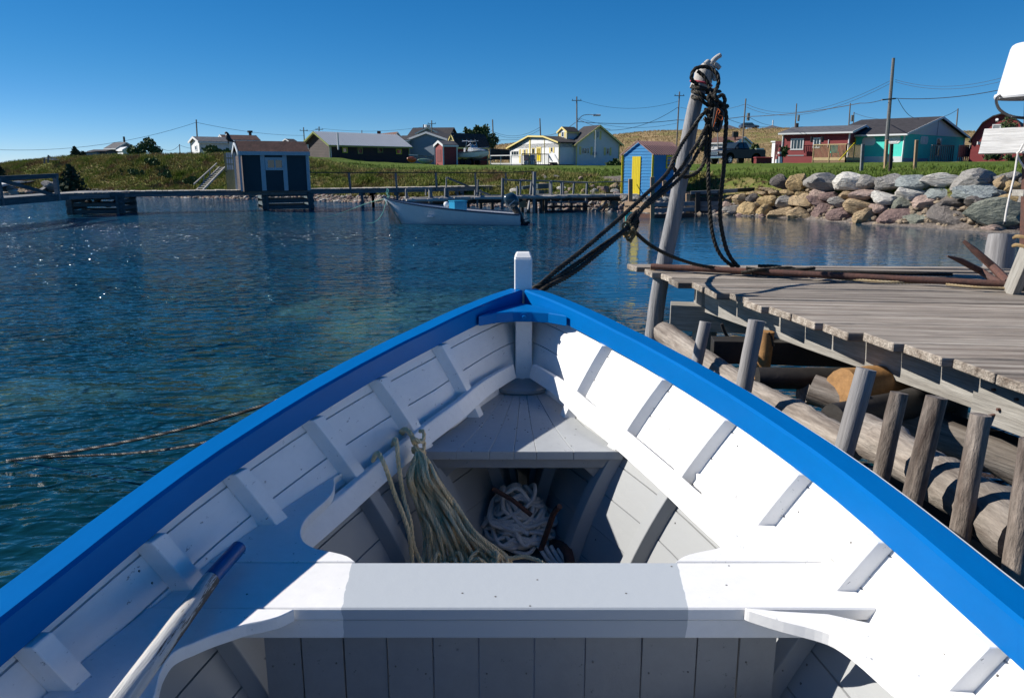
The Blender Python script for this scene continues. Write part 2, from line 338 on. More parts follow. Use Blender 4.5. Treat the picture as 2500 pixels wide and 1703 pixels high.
# stem post
st = MB(); cxs = xc(4.2)
st.hexa([(cxs-.048, 4.17, 1.30), (cxs+.048, 4.17, 1.30), (cxs+.048, 4.27, 1.30), (cxs-.048, 4.27, 1.30), (cxs-.048, 4.165, 1.615), (cxs+.048, 4.165, 1.615), (cxs+.048, 4.26, 1.615), (cxs-.048, 4.26, 1.615)])
st.hexa([(cxs-.048, 4.165, 1.6151), (cxs+.048, 4.165, 1.6151), (cxs+.048, 4.26, 1.6151), (cxs-.048, 4.26, 1.6151), (cxs-.036, 4.195, 1.645), (cxs+.036, 4.195, 1.645), (cxs+.036, 4.235, 1.645), (cxs-.036, 4.235, 1.645)])
st.build('stem_post', 'white', boat, bevel=.005)
st = MB(); st.hexa([(cxs-.043, 3.88, .97), (cxs+.043, 3.88, .97), (cxs+.043, 3.99, .97), (cxs-.043, 3.99, .97), (cxs-.043, 3.935, 1.334), (cxs+.043, 3.935, 1.334), (cxs+.043, 4.08, 1.334), (cxs-.043, 4.08, 1.334)])
ip = st.build('inner_post', 'white', boat, bevel=.004)
st = MB(); st.hexa([(cxs-.04, 3.72, .3), (cxs+.04, 3.72, .3), (cxs+.04, 3.85, .3), (cxs-.04, 3.85, .3), (cxs-.04, 3.9, .97), (cxs+.04, 3.9, .97), (cxs+.04, 4.02, .97), (cxs-.04, 4.02, .97)]); st.build('keelson_post', 'grey', boat)
MB().tube([(cxs-.008, 3.878, 1.008), (cxs-.008, 3.884, 1.032)], .014, 8).build('peg', 'white', ip)
# breasthook: blue plate under the gunwales in the bow
zb_ = 1.375
bh = [G(1279, 735, zb_+.02), G(1225, 752, zb_), G(1187, 781, zb_-.01), G(1188, 790, zb_-.02), G(1215, 779, zb_-.02), G(1279, 770, zb_-.02), G(1340, 776, zb_-.02), G(1376, 787, zb_-.02), G(1377, 778, zb_-.01), G(1335, 750, zb_)]
def flat(pts, z): return [Vector((p.x, p.y, z)) for p in pts]
top = [(-.235, 3.66), (-.17, 3.82), (-.10, 3.93), (0, 4.02), (.10, 3.93), (.17, 3.82), (.235, 3.66), (.14, 3.745), (.05, 3.775), (-.05, 3.775), (-.14, 3.745)]
bb = MB().prism([Vector((xc(3.8)+a*.92, b+.06, 1.335+.012*0)) for a, b in top], (0, 0, .052)).build('breasthook', 'blue', boat, bevel=.004)
bo = MB().tube([(cxs-.0, 3.832, 1.362), (cxs, 3.812, 1.36)], .011, 6)
bo.tube([(cxs-.0, 3.836, 1.362), (cxs, 3.828, 1.362)], .021, 12); bo.build('bolt', 'blue', bb)
# foredeck of fanned boards
ZD = 1.0; YA, YB = 3.86, 2.90
def deckx(Y): return hx(Y+.1, ZD)-.004
fan = [-1, -.62, -.30, -.06, .16, .52, 1]
for a, b in zip(fan, fan[1:]):
    pa = []
    for t in np.linspace(0, 1, 7): Y = YB+(YA-YB)*t; pa.append(Vector((xc(Y)+deckx(Y)*a+.0007, Y, ZD)))
    pb = []
    for t in np.linspace(1, 0, 7): Y = YB+(YA-YB)*t; pb.append(Vector((xc(Y)+deckx(Y)*b-.0007, Y, ZD)))
    MB().prism(pa+pb, (0, 0, -.034)).build('foredeck_board', 'deckgrey', boat, bevel=.0015)
MB().bar((xc(2.93)-deckx(2.93)+.03, 2.935, ZD-.056), (xc(2.93)+deckx(2.93)-.03, 2.935, ZD-.056), .035, .042).build('deck_beam', 'grey', boat, bevel=.003)
for sd in (-1, 1):
    x0 = xc(2.95)+sd*(deckx(2.95)-.02); MB().hexa([(x0, 2.94, ZD-.16), (x0-sd*.03, 2.94, ZD-.16), (x0-sd*.03, 2.97, ZD-.16), (x0, 2.97, ZD-.16), (x0, 2.93, ZD-.08), (x0-sd*.11, 2.93, ZD-.08), (x0-sd*.11, 2.97, ZD-.08), (x0, 2.97, ZD-.08)]).build('deck_bracket', 'grey', boat)
semi = [Vector((xc(3.7)+.15*math.cos(a), 3.80-.14*math.sin(a)*1.0, ZD+.001)) for a in np.linspace(.0, math.pi, 13)]+[Vector((xc(3.7)-.06, 3.89, ZD+.001)), Vector((xc(3.7)+.06, 3.89, ZD+.001))]
MB().prism(semi, (0, 0, .028)).build('plinth', 'grey', boat, bevel=.006)
# thwart with its knees
ZT = 1.055; tb, tf = G(1250, 1372, ZT).y, G(1250, 1484, ZT).y
def bx(Y, z=ZT, o=.003): return hx(Y, z)-o
xl, xr = G(846, 1428, ZT).x, G(1667, 1428, ZT).x
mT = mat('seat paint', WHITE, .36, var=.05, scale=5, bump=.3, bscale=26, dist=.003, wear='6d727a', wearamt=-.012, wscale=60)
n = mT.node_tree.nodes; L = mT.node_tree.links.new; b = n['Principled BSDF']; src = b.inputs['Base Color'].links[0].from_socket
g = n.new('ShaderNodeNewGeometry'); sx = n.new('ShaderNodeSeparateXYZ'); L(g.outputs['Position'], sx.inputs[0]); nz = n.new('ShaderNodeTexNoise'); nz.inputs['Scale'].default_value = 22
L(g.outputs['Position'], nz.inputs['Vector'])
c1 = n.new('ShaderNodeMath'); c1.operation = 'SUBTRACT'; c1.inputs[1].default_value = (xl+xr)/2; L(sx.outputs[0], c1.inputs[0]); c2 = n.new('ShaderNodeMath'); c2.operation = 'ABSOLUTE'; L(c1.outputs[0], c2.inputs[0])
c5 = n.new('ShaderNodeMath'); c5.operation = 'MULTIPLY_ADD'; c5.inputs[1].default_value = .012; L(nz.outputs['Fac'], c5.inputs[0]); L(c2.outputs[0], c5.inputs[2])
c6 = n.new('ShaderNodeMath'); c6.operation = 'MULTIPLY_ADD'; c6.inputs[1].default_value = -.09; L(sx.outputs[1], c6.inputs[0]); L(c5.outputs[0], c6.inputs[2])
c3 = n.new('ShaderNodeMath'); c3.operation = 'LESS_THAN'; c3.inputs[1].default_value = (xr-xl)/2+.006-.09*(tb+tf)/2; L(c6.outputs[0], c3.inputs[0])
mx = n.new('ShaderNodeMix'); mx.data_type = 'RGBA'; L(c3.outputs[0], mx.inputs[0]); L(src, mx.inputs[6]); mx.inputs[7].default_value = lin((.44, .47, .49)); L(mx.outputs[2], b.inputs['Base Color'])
ym = (tb+tf)/2
def strip(name, Ya, Yb_, m, z=ZT, th=.034):
    pa = [Vector((xc(Y)-bx(Y), Y, z)) for Y in np.linspace(Ya, Yb_, 4)]; pb = [Vector((xc(Y)+bx(Y), Y, z)) for Y in np.linspace(Yb_, Ya, 4)]
    return MB().prism(pa+pb, (0, 0, -th)).build(name, m, boat, bevel=.004)
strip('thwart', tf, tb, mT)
for sd in (-1, 1): pass
MB().bar((xc(1.68)-bx(1.68, ZT-.06)+.02, tf+.022, ZT-.061), (xc(1.68)+bx(1.68, ZT-.06)-.02, tf+.022, ZT-.061), .03, .052).build('thwart_beam', mT, boat, bevel=.003)
# forward lodging knees, same plane as the thwart, curved inner edge
kn = [(782, 1154), (803, 1160), (815, 1170), (817, 1182), (811, 1203), (795, 1222), (773, 1241), (752, 1260), (741, 1276), (734, 1298), (741, 1320), (760, 1333), (776, 1339), (806, 1345), (836, 1352), (855, 1360), (867, 1371)]
for sd in (-1, 1):
    e = spline([G(x, y, ZT+.002) for x, y in kn], 2)
    if sd > 0: e = [Vector((2*xc(p.y)-p.x, p.y, p.z)) for p in e]
    for p in e:
        lim_ = bx(p.y)-.012
        if sd*(p.x-xc(p.y)) > lim_: p.x = xc(p.y)+sd*lim_
    inner = [p for p in e]; inner[-1].y = tb+.0015
    Yt = inner[0].y; outer = [Vector((xc(Y)+sd*bx(Y), Y, ZT+.002)) for Y in np.linspace(tb+.0015, Yt, 9)]
    MB().prism(inner+outer, (0, 0, -.03)).build('lodging_knee', 'white', boat, bevel=.002)
# aft knees
kl = [(719, 1486), (697, 1497), (675, 1506), (640, 1515), (600, 1523), (553, 1538), (507, 1554), (470, 1570), (441, 1582), (415, 1600), (392, 1640), (380, 1690), (360, 1740)]
kr = [(1819, 1482), (1830, 1489), (1914, 1515), (1990, 1534), (2041, 1553), (2095, 1591), (2149, 1638), (2222, 1703), (2290, 1790)]
for sd, kk in ((-1, kl), (1, kr)):
    e = spline([G(x, y, ZT+.004) for x, y in kk], 3); Yt = e[-1].y
    st_ = e[0]; outer = [Vector((xc(Y)+sd*bx(Y), Y, ZT+.004)) for Y in np.linspace(Yt, tf-.002, 10)]
    if sd > 0: outer = outer[:-2]+[G(2020, 1497, ZT+.004), G(1900, 1490, ZT+.004)]
    for p in e[:1]: p.y = min(p.y, tf-.002)
    MB().prism(e+outer, (0, 0, -.032)).build('lodging_knee', 'white', boat, bevel=.002)
# bulkhead of upright boards below the thwart
seams = [640, 732, 836, 943, 1056, 1168, 1305, 1430, 1569, 1705, 1808, 1900]; Yb2 = tf+.045
for i, (a, b_) in enumerate(zip(seams, seams[1:])):
    xa = P(a, 1520, Yb2).x+.0022; xb = P(b_, 1520, Yb2).x-.0022; yo = random.uniform(-.004, .003)
    zbm = ZF; wmax = hx(Yb2, zbm)
    lim = lambda x, z: max(-hx(Yb2, z)+xc(Yb2), min(hx(Yb2, z)+xc(Yb2), x))
    q = []
    for z in (ZT-.036, .9, .7, ZF-.02): q.append([(lim(xa, z), Yb2+yo, z), (lim(xb, z), Yb2+yo, z), (lim(xb, z), Yb2+yo+.02, z), (lim(xa, z), Yb2+yo+.02, z)])
    MB().grid(q, closed=True).build('bulkhead_board', 'grey', boat)
# aft sole pieces seen in the corners
for sd in (-1, 1):
    MB().hexa([(sd*.30, 1.25, .60), (sd*.62, 1.25, .72), (sd*.62, 1.64, .72), (sd*.30, 1.64, .60), (sd*.30, 1.25, .63), (sd*.62, 1.25, .75), (sd*.62, 1.64, .75), (sd*.30, 1.64, .63)]).build('corner_board', 'grey', boat)
# bolt heads / nails on riser and deck
nl = MB()
for x, y in [(1166, 946), (1384, 949), (1478, 1017), (1490, 1015), (1626, 1124), (1611, 1142), (1779, 1287)]:
    p = G(x, y, 1.10); sd = 1 if p.x > 0 else -1
    nl.tube([p+Vector((-sd*.012, -.008, 0)), p+Vector((0, 0, 0))], .004, 6)
# fastenings: small dimpled heads where planks cross ribs
nh = MB(); random.seed(4)
for Yr, _ in RIBS[:8]:
    for sd in (-1, 1):
        for k in range(7):
            for q in (.3, .7):
                z = strake_z(Yr, k)+(strake_z(Yr, k+1)-strake_z(Yr, k))*q
                if random.random() < .75: p = HP(sd, Yr+random.uniform(-.05, .05)+(.045 if random.random() < .5 else -.045), z, .0006); nh.tube([p+Vector((sd*.002, 0, 0)), p-Vector((sd*.0012, 0, 0))], .0032, 6)
for i in range(46):
    Y = random.uniform(YB+.03, YA-.25); p = Vector((xc(Y)+random.uniform(-.85, .85)*deckx(Y), Y, ZD)); nh.tube([p, p+Vector((0, 0, .0008))], .0032, 6)
for i in range(9):
    Y = random.uniform(tf+.01, tb-.01); p = Vector((random.uniform(-.75, .75), Y, ZT)); nh.tube([p, p+Vector((0, 0, .0006))], .0028, 6)
for xa in seams:
    for z in (.98, .86, .72): p = P(xa, 1520, Yb2)+Vector((random.choice((-.02, .02)), -.004, 0)); p.z = z+random.uniform(-.02, .02); nh.tube([p, p+Vector((0, -.002, 0))], .0022, 6)
nh.build('nail_heads', mat('dull nail heads', (.16, .15, .14), .7, bump=0), boat, kind='stuff')
# oar
ga = G(583, 1336, 1.105); gb = G(515, 1412, 1.10); gc = G(300, 1703, 1.13); dd_ = (gc-gb).normalized()
oar = thing('oar', 'wooden oar with blue grip and flaking white shaft lying on the seat', 'oar', tuple(gb))
M['oarwhite'] = mat('flaking white paint on wood', (.62, .62, .60), .7, var=.2, scale=8, bump=.9, bscale=14, stretch=(.6, 8, 8), dist=.004, wear='4a4238', wearamt=.125, wscale=2.2)
M['oarblue'] = mat('blue grip paint', (.0, .10, .36), .4, var=.4, scale=8, bump=.6, bscale=14, stretch=(.6, 6, 6), dist=.003, wear='1c1e24', wearamt=.02, wscale=4)
logg('grip', oar, ga, gb, .020, .0205, 'oarblue', seg=6, wob=.02, bend=0)
sh = logg('shaft', oar, gb+Vector((0, 0, .0)), gc+dd_*1.1, .0215, .026, 'oarwhite', seg=14, wob=.03, bend=.002)
def PK(x, y, Y): return P(x, y, Y+.19+.24*min(1, max(0, (y-1130)/240)))
# nylon coil hanging from the riser
sk = thing('rope_skein', 'long skein of yellow-green rope hung over the left rail inside the bow', 'rope', tuple(PK(1010, 1240, 2.3)))
def IP(x, y, Y): return P(x, y, Y)
knot = PK(1022, 1098, 2.60)
m1 = MB(); random.seed(5)
for i in range(46):
    t = i/45; u = random.random()
    bxp = 1038+204*t**1.05 + random.uniform(-8, 8); byp = 1375+random.uniform(-12, 30) if t < .75 else 1362+random.uniform(-14, 20); w_ = 2*t-1; yy = 2.48+random.uniform(-.05, .07); jt = lambda a=5: random.uniform(-a, a)
    pts = [knot+Vector((random.uniform(-.01, .01), random.uniform(-.01, .01), 0)), PK(1028+w_*20, 1120+abs(w_)*8+jt(3), 2.55+jt(.02)), PK(1033+w_*38+jt(3), 1172, yy), PK(1066+w_*50+jt(), 1235, 2.40+jt(.04)), PK(1102+w_*62+jt(7), 1300, 2.28+jt(.05)), PK(bxp, byp, 2.16+jt(.04)), PK(bxp+jt(12), byp+30, 2.08)]
    rope3(m1, spline(pts, 6), .0066, n=5, pitch=.045)
m1.build('hank', 'skein', sk, smooth=True)
m1 = MB()
rope3(m1, spline([PK(976, 1066, 2.76), PK(980, 1052, 2.72), PK(990, 1047, 2.66), PK(1000, 1056, 2.62), PK(1010, 1078, 2.62), PK(1022, 1100, 2.62), PK(1030, 1115, 2.6)], 6), .009, n=5)
rope3(m1, spline([PK(981, 1068, 2.76), PK(984, 1054, 2.72), PK(996, 1050, 2.66), PK(1008, 1066, 2.62), PK(1016, 1090, 2.61), PK(1020, 1110, 2.59)], 6), .009, n=5)
kp = [knot+Vector((.022*math.cos(a), .02*math.sin(a), .012*math.sin(2*a)+.006*a-.02)) for a in np.linspace(0, 14, 60)]
rope3(m1, kp, .0075, n=5); m1.build('hanging_knot', 'skein', sk, smooth=True)
m1 = MB()
rope3(m1, spline([PK(910, 1124, 2.45), PK(916, 1110, 2.40), PK(924, 1106, 2.36), PK(936, 1128, 2.32), PK(948, 1160, 2.3), PK(965, 1210, 2.27), PK(986, 1262, 2.22), PK(1000, 1310, 2.16), PK(1006, 1372, 2.08), PK(1008, 1400, 2.05)], 7), .0085, n=5)
rope3(m1, spline([PK(958, 1094, 2.66), PK(961, 1078, 2.6), PK(966, 1072, 2.53), PK(970, 1092, 2.5), PK(974, 1140, 2.46), PK(985, 1210, 2.38), PK(1001, 1270, 2.26), PK(1010, 1330, 2.16), PK(1028, 1374, 2.08), PK(1034, 1400, 2.05)], 7), .0085, n=5)
m1.build('loose_loop', 'skein', sk, smooth=True)
m1 = MB()
for i in range(7):
    a0 = random.uniform(0, 6.3); c = PK(random.uniform(1060, 1200), random.uniform(1352, 1385), 2.12); pts = [c+Vector((.05*math.cos(a0+a)*(1+.3*math.sin(a)), .05*math.sin(a0+a), .02*math.sin(3*a+i))) for a in np.linspace(0, 6, 9)]
    rope3(m1, spline(pts, 5), .0078, n=5)
rope3(m1, spline([PK(1190, 1350, 2.2), PK(1240, 1362, 2.15), PK(1280, 1358, 2.15), PK(1320, 1370, 2.1), PK(1330, 1385, 2.05)], 6), .0078, n=5)
m1.build('bottom_coil', 'skein', sk, smooth=True)
# white rope heap on the floor under the foredeck
rp = thing('rope_pile', 'tangled heap of grey-white braided rope on the floor below the bow deck', 'rope', (.0, 2.75, ZF))
random.seed(21); cen = Vector((.03, 3.10, ZF)); pts = []
for i in range(300):
    a = i*.92+random.uniform(-.4, .4); rr = .035+.135*abs(math.sin(i*.37+1.3))*random.uniform(.6, 1.05); lay = i/300
    hh = .02+.27*(1-(rr/.19)**1.6)*lay**.6+random.uniform(-.012, .02)
    pts.append(cen+Vector((rr*math.cos(a)*1.0+.02*math.sin(i*.11), rr*math.sin(a)*.95, max(.012, hh))))
m1 = MB(); m1.tube(spline(pts, 5), .0092, 7); m1.build('rope_tangle', 'paperope', rp, smooth=True)
m1 = MB()
for k in range(4):
    c = cen+Vector((.17+.03*k, -.16-.02*k, .012)); m1.tube(spline([c+Vector((-.1, .08, .05)), c+Vector((0, .05, .01)), c+Vector((.04+.02*k, -.02, 0)), c+Vector((0, -.06, 0)), c+Vector((-.05, -.03, .01)), c+Vector((-.1, .04, .06))], 7), .0092, 7)
m1.build('loose_loop', 'paperope', rp, smooth=True)
an = MB(); an.tube(spline([(.12, 2.95, .55), (.15, 2.93, .66), (.17, 2.90, .74), (.19, 2.87, .78)], 5), .012, 8); an.tube(spline([(.17, 2.98, .56), (.22, 2.9, .58), (.23, 2.8, .56)], 5), .022, 8)
an.tube([(-.08, 3.0, .80), (0, 2.98, .76), (.08, 2.96, .70)], .010, 8)
single(an.build('small_anchor', 'rust', None, smooth=True), 'small rusty anchor half hidden behind the rope heap under the bow deck', 'anchor')
# ============================================================ the near wharf on the right
ZW = 1.25
wharf = thing('wharf', 'weathered grey plank wharf on log cribwork close on the right of the boat', 'wharf', (3.2, 4.6, 0))
random.seed(3)
# left ends of the deck boards as seen, far to near: (x of left end, y of the seam in front of it)
ends = [(1561, 651, 655), (1578, 658, 663), (1592, 664, 672), (1616, 673, 694), (1690, 696, 707), (1708, 701, 728), (1787, 729, 741), (1815, 727, 744), (1870, 745, 766), (1862, 742, 790), (2017, 776, 806), (2135, 798, 835), (2280, 845, 900), (2300, 850, 940)]
YL = [6.72, 6.50, 6.26, 6.02, 5.76, 5.51, 5.25, 5.0, 4.74, 4.49, 4.22, 3.96, 3.70, 3.42, 3.15, 2.85, 2.55]
XL = [1.12, 1.20, 1.18, 1.30, 1.36, 1.53, 1.44, 1.58, 1.50, 1.66, 1.62, 1.93, 1.84, 2.04, 1.98, 2.16, 2.22]
slope = -.115
for i, (Y, X) in enumerate(zip(YL, XL)):
    X = 1.17+(6.3-Y)*.285+random.uniform(-.055, .055)
    wd = (YL[i]-YL[i+1] if i < len(YL)-1 else .28)-.019
    x1 = 7.5; zj = random.uniform(-.006, .006)+(.02 if i in (0,) else 0)
    yc = Y-wd/2
    plank('deck_board', wharf, (X, yc, ZW-.022+zj), (x1, yc+(x1-X)*slope, ZW-.022+zj+random.uniform(-.006, .006)), wd, .045, 'wharf', seg=10, wob=.004, bevel=.004, ragged=.012, slant=.285)
# loose planks at the far edge
plank('edge_rail', wharf, P(1563, 655, 6.62)+Vector((0, 0, .0)), (7.4, 6.70+(7.4-1.1)*slope*.95, ZW+.03), .10, .05, 'wharf', seg=6, wob=.004)
plank('edge_block', wharf, P(1588, 657, 6.45), P(1650, 661, 6.4), .06, .05, 'newwood')
# fascia timber along the slanting near edge
fa, fb = Vector((1.47, 6.1, 0)), Vector((2.50, 2.3, 0))
def fasc(t, z): p = fa.lerp(fb, t); return Vector((p.x, p.y, z))
plank('side_beam', wharf, fasc(0, ZW-.155), fasc(.74, ZW-.155), .06, .20, 'beam', seg=4, wob=.003)
plank('side_beam', wharf, fasc(.70, ZW-.18)+Vector((-.05, 0, 0)), fasc(1.15, ZW-.18)+Vector((-.05, 0, 0)), .05, .21, 'beam', seg=4, wob=.003)
for t_, dz in [(.73, -.12), (.74, -.2), (.76, -.13)]:
    p = fasc(t_, ZW+dz)+Vector((-.076, 0, 0)); MB().tube([p+Vector((-.012, 0, 0)), p+Vector((.02, 0, 0))], .008, 6).build('nail', 'rust', wharf)
MB().tube([fasc(.735, ZW-.23)+Vector((-.07, 0, 0)), fasc(.72, ZW-.26)+Vector((-.15, -.02, -.0))], .006, 5).build('nail', 'rust', wharf)
for k in range(6):
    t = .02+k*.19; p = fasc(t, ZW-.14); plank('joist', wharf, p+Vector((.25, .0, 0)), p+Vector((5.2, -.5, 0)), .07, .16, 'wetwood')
# cross timbers and crib logs below
plank('crib_beam', wharf, P(1636, 770, 6.05), P(1650, 770, 6.05)+Vector((2.6, -.5, -.02)), .18, .20, 'beam', seg=3, wob=.01)
logg('crib_log', wharf, Vector((1.25, 6.35, .62)), Vector((3.6, 6.0, .6)), .1, .1, 'log')
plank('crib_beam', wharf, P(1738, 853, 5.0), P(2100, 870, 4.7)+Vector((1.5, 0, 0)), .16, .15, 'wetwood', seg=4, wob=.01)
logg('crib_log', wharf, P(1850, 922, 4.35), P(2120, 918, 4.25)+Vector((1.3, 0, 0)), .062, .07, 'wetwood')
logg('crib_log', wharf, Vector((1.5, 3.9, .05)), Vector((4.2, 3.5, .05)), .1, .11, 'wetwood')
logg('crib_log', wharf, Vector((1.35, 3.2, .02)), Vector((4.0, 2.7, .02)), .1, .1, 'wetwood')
logg('crib_log', wharf, P(1978, 950, 4.05), P(2060, 1010, 3.75)+Vector((.8, -.2, -.2)), .075, .085, 'log', knots=2)
# logs lying along the boat
lg = [((1618, 815, 5.55), (1835, 958, 4.15), .085), ((1838, 955, 4.12), (2080, 1098, 3.15), .075), ((2102, 1058, 3.25), (2330, 1190, 2.55), .09), ((2300, 1165, 2.62), (2520, 1315, 2.05), .085)]
for i, (a, b, r) in enumerate(lg):
    logg('fender_log', wharf, P(*a), P(*b), r, r*.98, 'log', seg=18, wob=.09, bend=.012, knots=3)
logg('crib_log', wharf, P(2060, 950, 3.9), P(2070, 962, 3.9)+Vector((.9, .5, -.05)), .115, .12, 'cutwood', wob=.05)
logg('crib_log', wharf, P(2035, 1020, 3.45), P(2048, 1030, 3.45)+Vector((.8, .55, -.05)), .07, .075, 'wetwood', wob=.1, knots=2)
logg('crib_log', wharf, P(1960, 955, 4.3), P(2010, 1010, 4.1)+Vector((.5, .5, -.1)), .06, .07, 'log', wob=.1)
# upright fender sticks; (x top, y top, x low, y low, depth, radius)
st_ = [(1721, 785, 1700, 885, 4.55, .036), (1849, 782, 1818, 945, 3.72, .040), (2114, 900, 2058, 1105, 2.72, .036), (2196, 958, 2150, 1165, 2.58, .030), (2284, 968, 2225, 1225, 2.43, .034), (2394, 1012, 2345, 1300, 2.25, .031), (2519, 1072, 2468, 1425, 2.03, .034)]
for x0, y0, x1, y1, Y, r in st_:
    a, b = P(x0, y0, Y), P(x1, y1, Y-.03); d = (b-a).normalized(); L_ = a.z+.5
    o = logg('fender_stick', wharf, a, a+d*(L_/max(.3, abs(d.z))), r*1.0, r*1.06, 'barkstick' if x0 > 2180 else 'pole', seg=22, wob=.07, bend=.004, knots=4 if x0 > 2000 else 2, n=12)
logg('crib_post', wharf, P(1868, 808, 4.75), P(1855, 905, 4.75)+Vector((0, 0, -.5)), .05, .05, 'cutwood', wob=.08)
for X, Y in [(1.52, 6.0), (2.2, 4.2), (3.2, 5.4), (4.6, 5.6), (3.4, 3.3), (5.2, 4.3), (4.6, 2.8)]:
    logg('crib_post', wharf, (X, Y, ZW-.05), (X-.03, Y-.02, -.6), .09, .1, 'wetwood' if X > 2 else 'beam')
logg('pile_stump', wharf, P(2450, 575, 6.45), P(2448, 690, 6.2)+Vector((-.05, 0, -.9)), .105, .135, 'pole', seg=14, wob=.06, knots=2, n=16)
for k in range(3): plank('crib_beam', wharf, (1.6+k*.9, 5.9, .25+.2*k), (2.6+k*.9, 2.6, .25+.2*k), .14, .14, 'wetwood')
sw = MB(); sw.tube(spline([P(1762, 790, 5.2), P(1770, 812, 5.2), P(1785, 835, 5.2)], 4), .012, 5); sw.tube(spline([P(1785, 835, 5.2), P(1800, 830, 5.2)], 4), .008, 5); sw.tube(spline([P(1876, 812, 4.7), P(1884, 825, 4.7), P(1888, 845, 4.7)], 4), .008, 5); sw.build('hanging_weed', 'wetwood', wharf)
# mooring pole with its ropes
pole = thing('mooring_pole', 'tall leaning silvery pole wrapped in black rope at the wharf corner', 'pole', (1.1, 6.4, 0))
PY = 6.42
pts = [(1590, 860), (1601, 760), (1612, 690), (1629, 600), (1650, 500), (1664, 420), (1680, 340), (1696, 260), (1716, 190), (1724, 165)]
mb = MB(); rows = []; ctr = spline([P(x, y, PY) for x, y in pts], 4); ctr = [ctr[0]+Vector((-.14, 0, -1.1))]+ctr; ph = 1.0
for i, c in enumerate(ctr):
    t = i/(len(ctr)-1); r = .072-.020*t; row = []
    for k in range(18):
        a = 2*math.pi*k/18; q = r*(1+.035*math.sin(3*a+1.5+t*3)+random.uniform(-.018, .018))
        for kx, ka in ((.35, 4.0), (.5, 4.7), (.62, 3.6), (.8, 4.4), (.27, 5.2)): q += .012*math.exp(-((t-kx)/.012)**2-((a-ka)/.25)**2)
        row.append(c+Vector((q*math.cos(a), q*math.sin(a), 0)))
    rows.append(row)
mb.grid(rows, closed=True); k = 18*(len(rows)-1); mb.f.append(tuple(k+i for i in range(18))); pshaft = mb.build('pole_shaft', None, pole, smooth=True)
mp_ = mat('silvery pole wood', (.36, .355, .36), .8, var=.3, scale=3, col2=(.22, .215, .22), bump=.9, bscale=9, stretch=(9, 9, .55), dist=.01, wear='1a1714', wearamt=-.045, wscale=2.2); pshaft.data.materials.append(mp_)
# glove
gl = thing('work_glove', 'white work glove with a pink cuff band pulled over the top of the pole', 'glove', tuple(P(1722, 200, PY)))
rows = []
for t, (x, y, rx, ry) in enumerate([(1710, 212, .078, .07), (1712, 204, .08, .072), (1714, 198, .072, .068), (1718, 186, .076, .07), (1722, 174, .078, .068), (1726, 165, .072, .062), (1729, 157, .056, .05), (1731, 152, .03, .03)]):
    c = P(x, y, PY-.02); rows.append([c+Vector(((rx+.006*math.sin(3*a+t))*math.cos(a), ry*math.sin(a), .012*math.sin(2*a+t))) for a in np.linspace(0, 2*math.pi, 18, endpoint=False)])
g = MB().grid(rows, closed=True); g.f.append(tuple(range(7*18, 8*18))); g.build('palm', 'glove', gl, smooth=True, sharp=80)
fg = [[(1735, 160), (1742, 148), (1752, 139), (1761, 134)], [(1743, 157), (1750, 160), (1756, 166), (1758, 168)], [(1738, 170), (1745, 182), (1745, 192), (1744, 198)], [(1745, 175), (1752, 186), (1750, 192)], [(1722, 157), (1727, 152), (1729, 151), (1733, 155)]]
for i, f in enumerate(fg):
    pts = [P(x, y, PY-.05-.01*i) for x, y in f]; pts = spline(pts, 4); N = len(pts); rr = [.021-.004*j/N for j in range(N)]; rr[-1] = .010; MB().tube(pts, rr, 9).build('finger', 'glove', gl, smooth=True, sharp=80)
c = P(1712, 204, PY-.02); MB().tube([c+Vector((.083*math.cos(a), .075*math.sin(a), -.02*math.cos(a))) for a in np.linspace(0, 2*math.pi, 22, endpoint=False)], .007, 6, closed=True).build('cuff_band', 'pink', gl, smooth=True)
# ---- ropes
def ropepath(lst, n=7): return spline([P(*p) for p in lst], n)
RR = .0155
tr = thing('mooring_rope', 'black tarred mooring rope tied from the bow up to the leaning pole', 'rope', tuple(P(1316, 700, 4.3)))
m1 = MB()
rope3(m1, ropepath([(1250, 728, 4.36), (1313, 699, 4.3), (1359, 660, 4.5), (1427, 607, 4.8), (1496, 548, 5.15), (1541, 508, 5.4), (1573, 478, 5.6), (1625, 428, 5.9), (1648, 385, 6.0), (1665, 352, 6.15), (1690, 315, 6.27), (1715, 280, 6.3), (1742, 258, 6.3)]), RR)
m1.build('upper_line', 'tar', tr, smooth=True); m1 = MB()
rope3(m1, ropepath([(1262, 735, 4.36), (1322, 703, 4.3), (1393, 655, 4.6), (1450, 614, 4.9), (1525, 562, 5.2), (1548, 540, 5.3), (1575, 500, 5.5), (1610, 468, 5.75), (1652, 425, 5.95), (1690, 370, 6.1), (1722, 315, 6.2), (1744, 262, 6.25)]), RR)
rope3(m1, ropepath([(1270, 742, 4.36), (1330, 704, 4.28), (1400, 665, 4.58), (1462, 617, 4.85), (1522, 566, 5.15), (1540, 552, 5.25)]), RR)
rope3(m1, ropepath([(1560, 515, 5.4), (1600, 486, 5.65), (1655, 440, 5.95), (1690, 395, 6.1), (1720, 340, 6.2), (1738, 290, 6.22), (1752, 250, 6.2)]), RR)
m1.build('lower_line', 'tar', tr, smooth=True)
m1 = MB(); c = P(1545, 545, 5.25)
for k in range(4): rope3(m1, [c+Vector((.035*math.cos(a+k), .03*math.sin(a*1.3+k), .05*math.sin(a+k*1.4)+.01*k)) for a in np.linspace(0, 6.6, 26)], .0125)
m1.build('rope_knot', 'tar', tr, smooth=True)
m1 = MB(); c = P(1530, 556, 5.2)
for k in range(5): rope3(m1, [c+Vector((.028*math.cos(a+k*1.2)+.007*k, .02*math.sin(a*1.3+k), .034*math.sin(a+k*1.9)-.012*k)) for a in np.linspace(0, 5, 20)], .009)
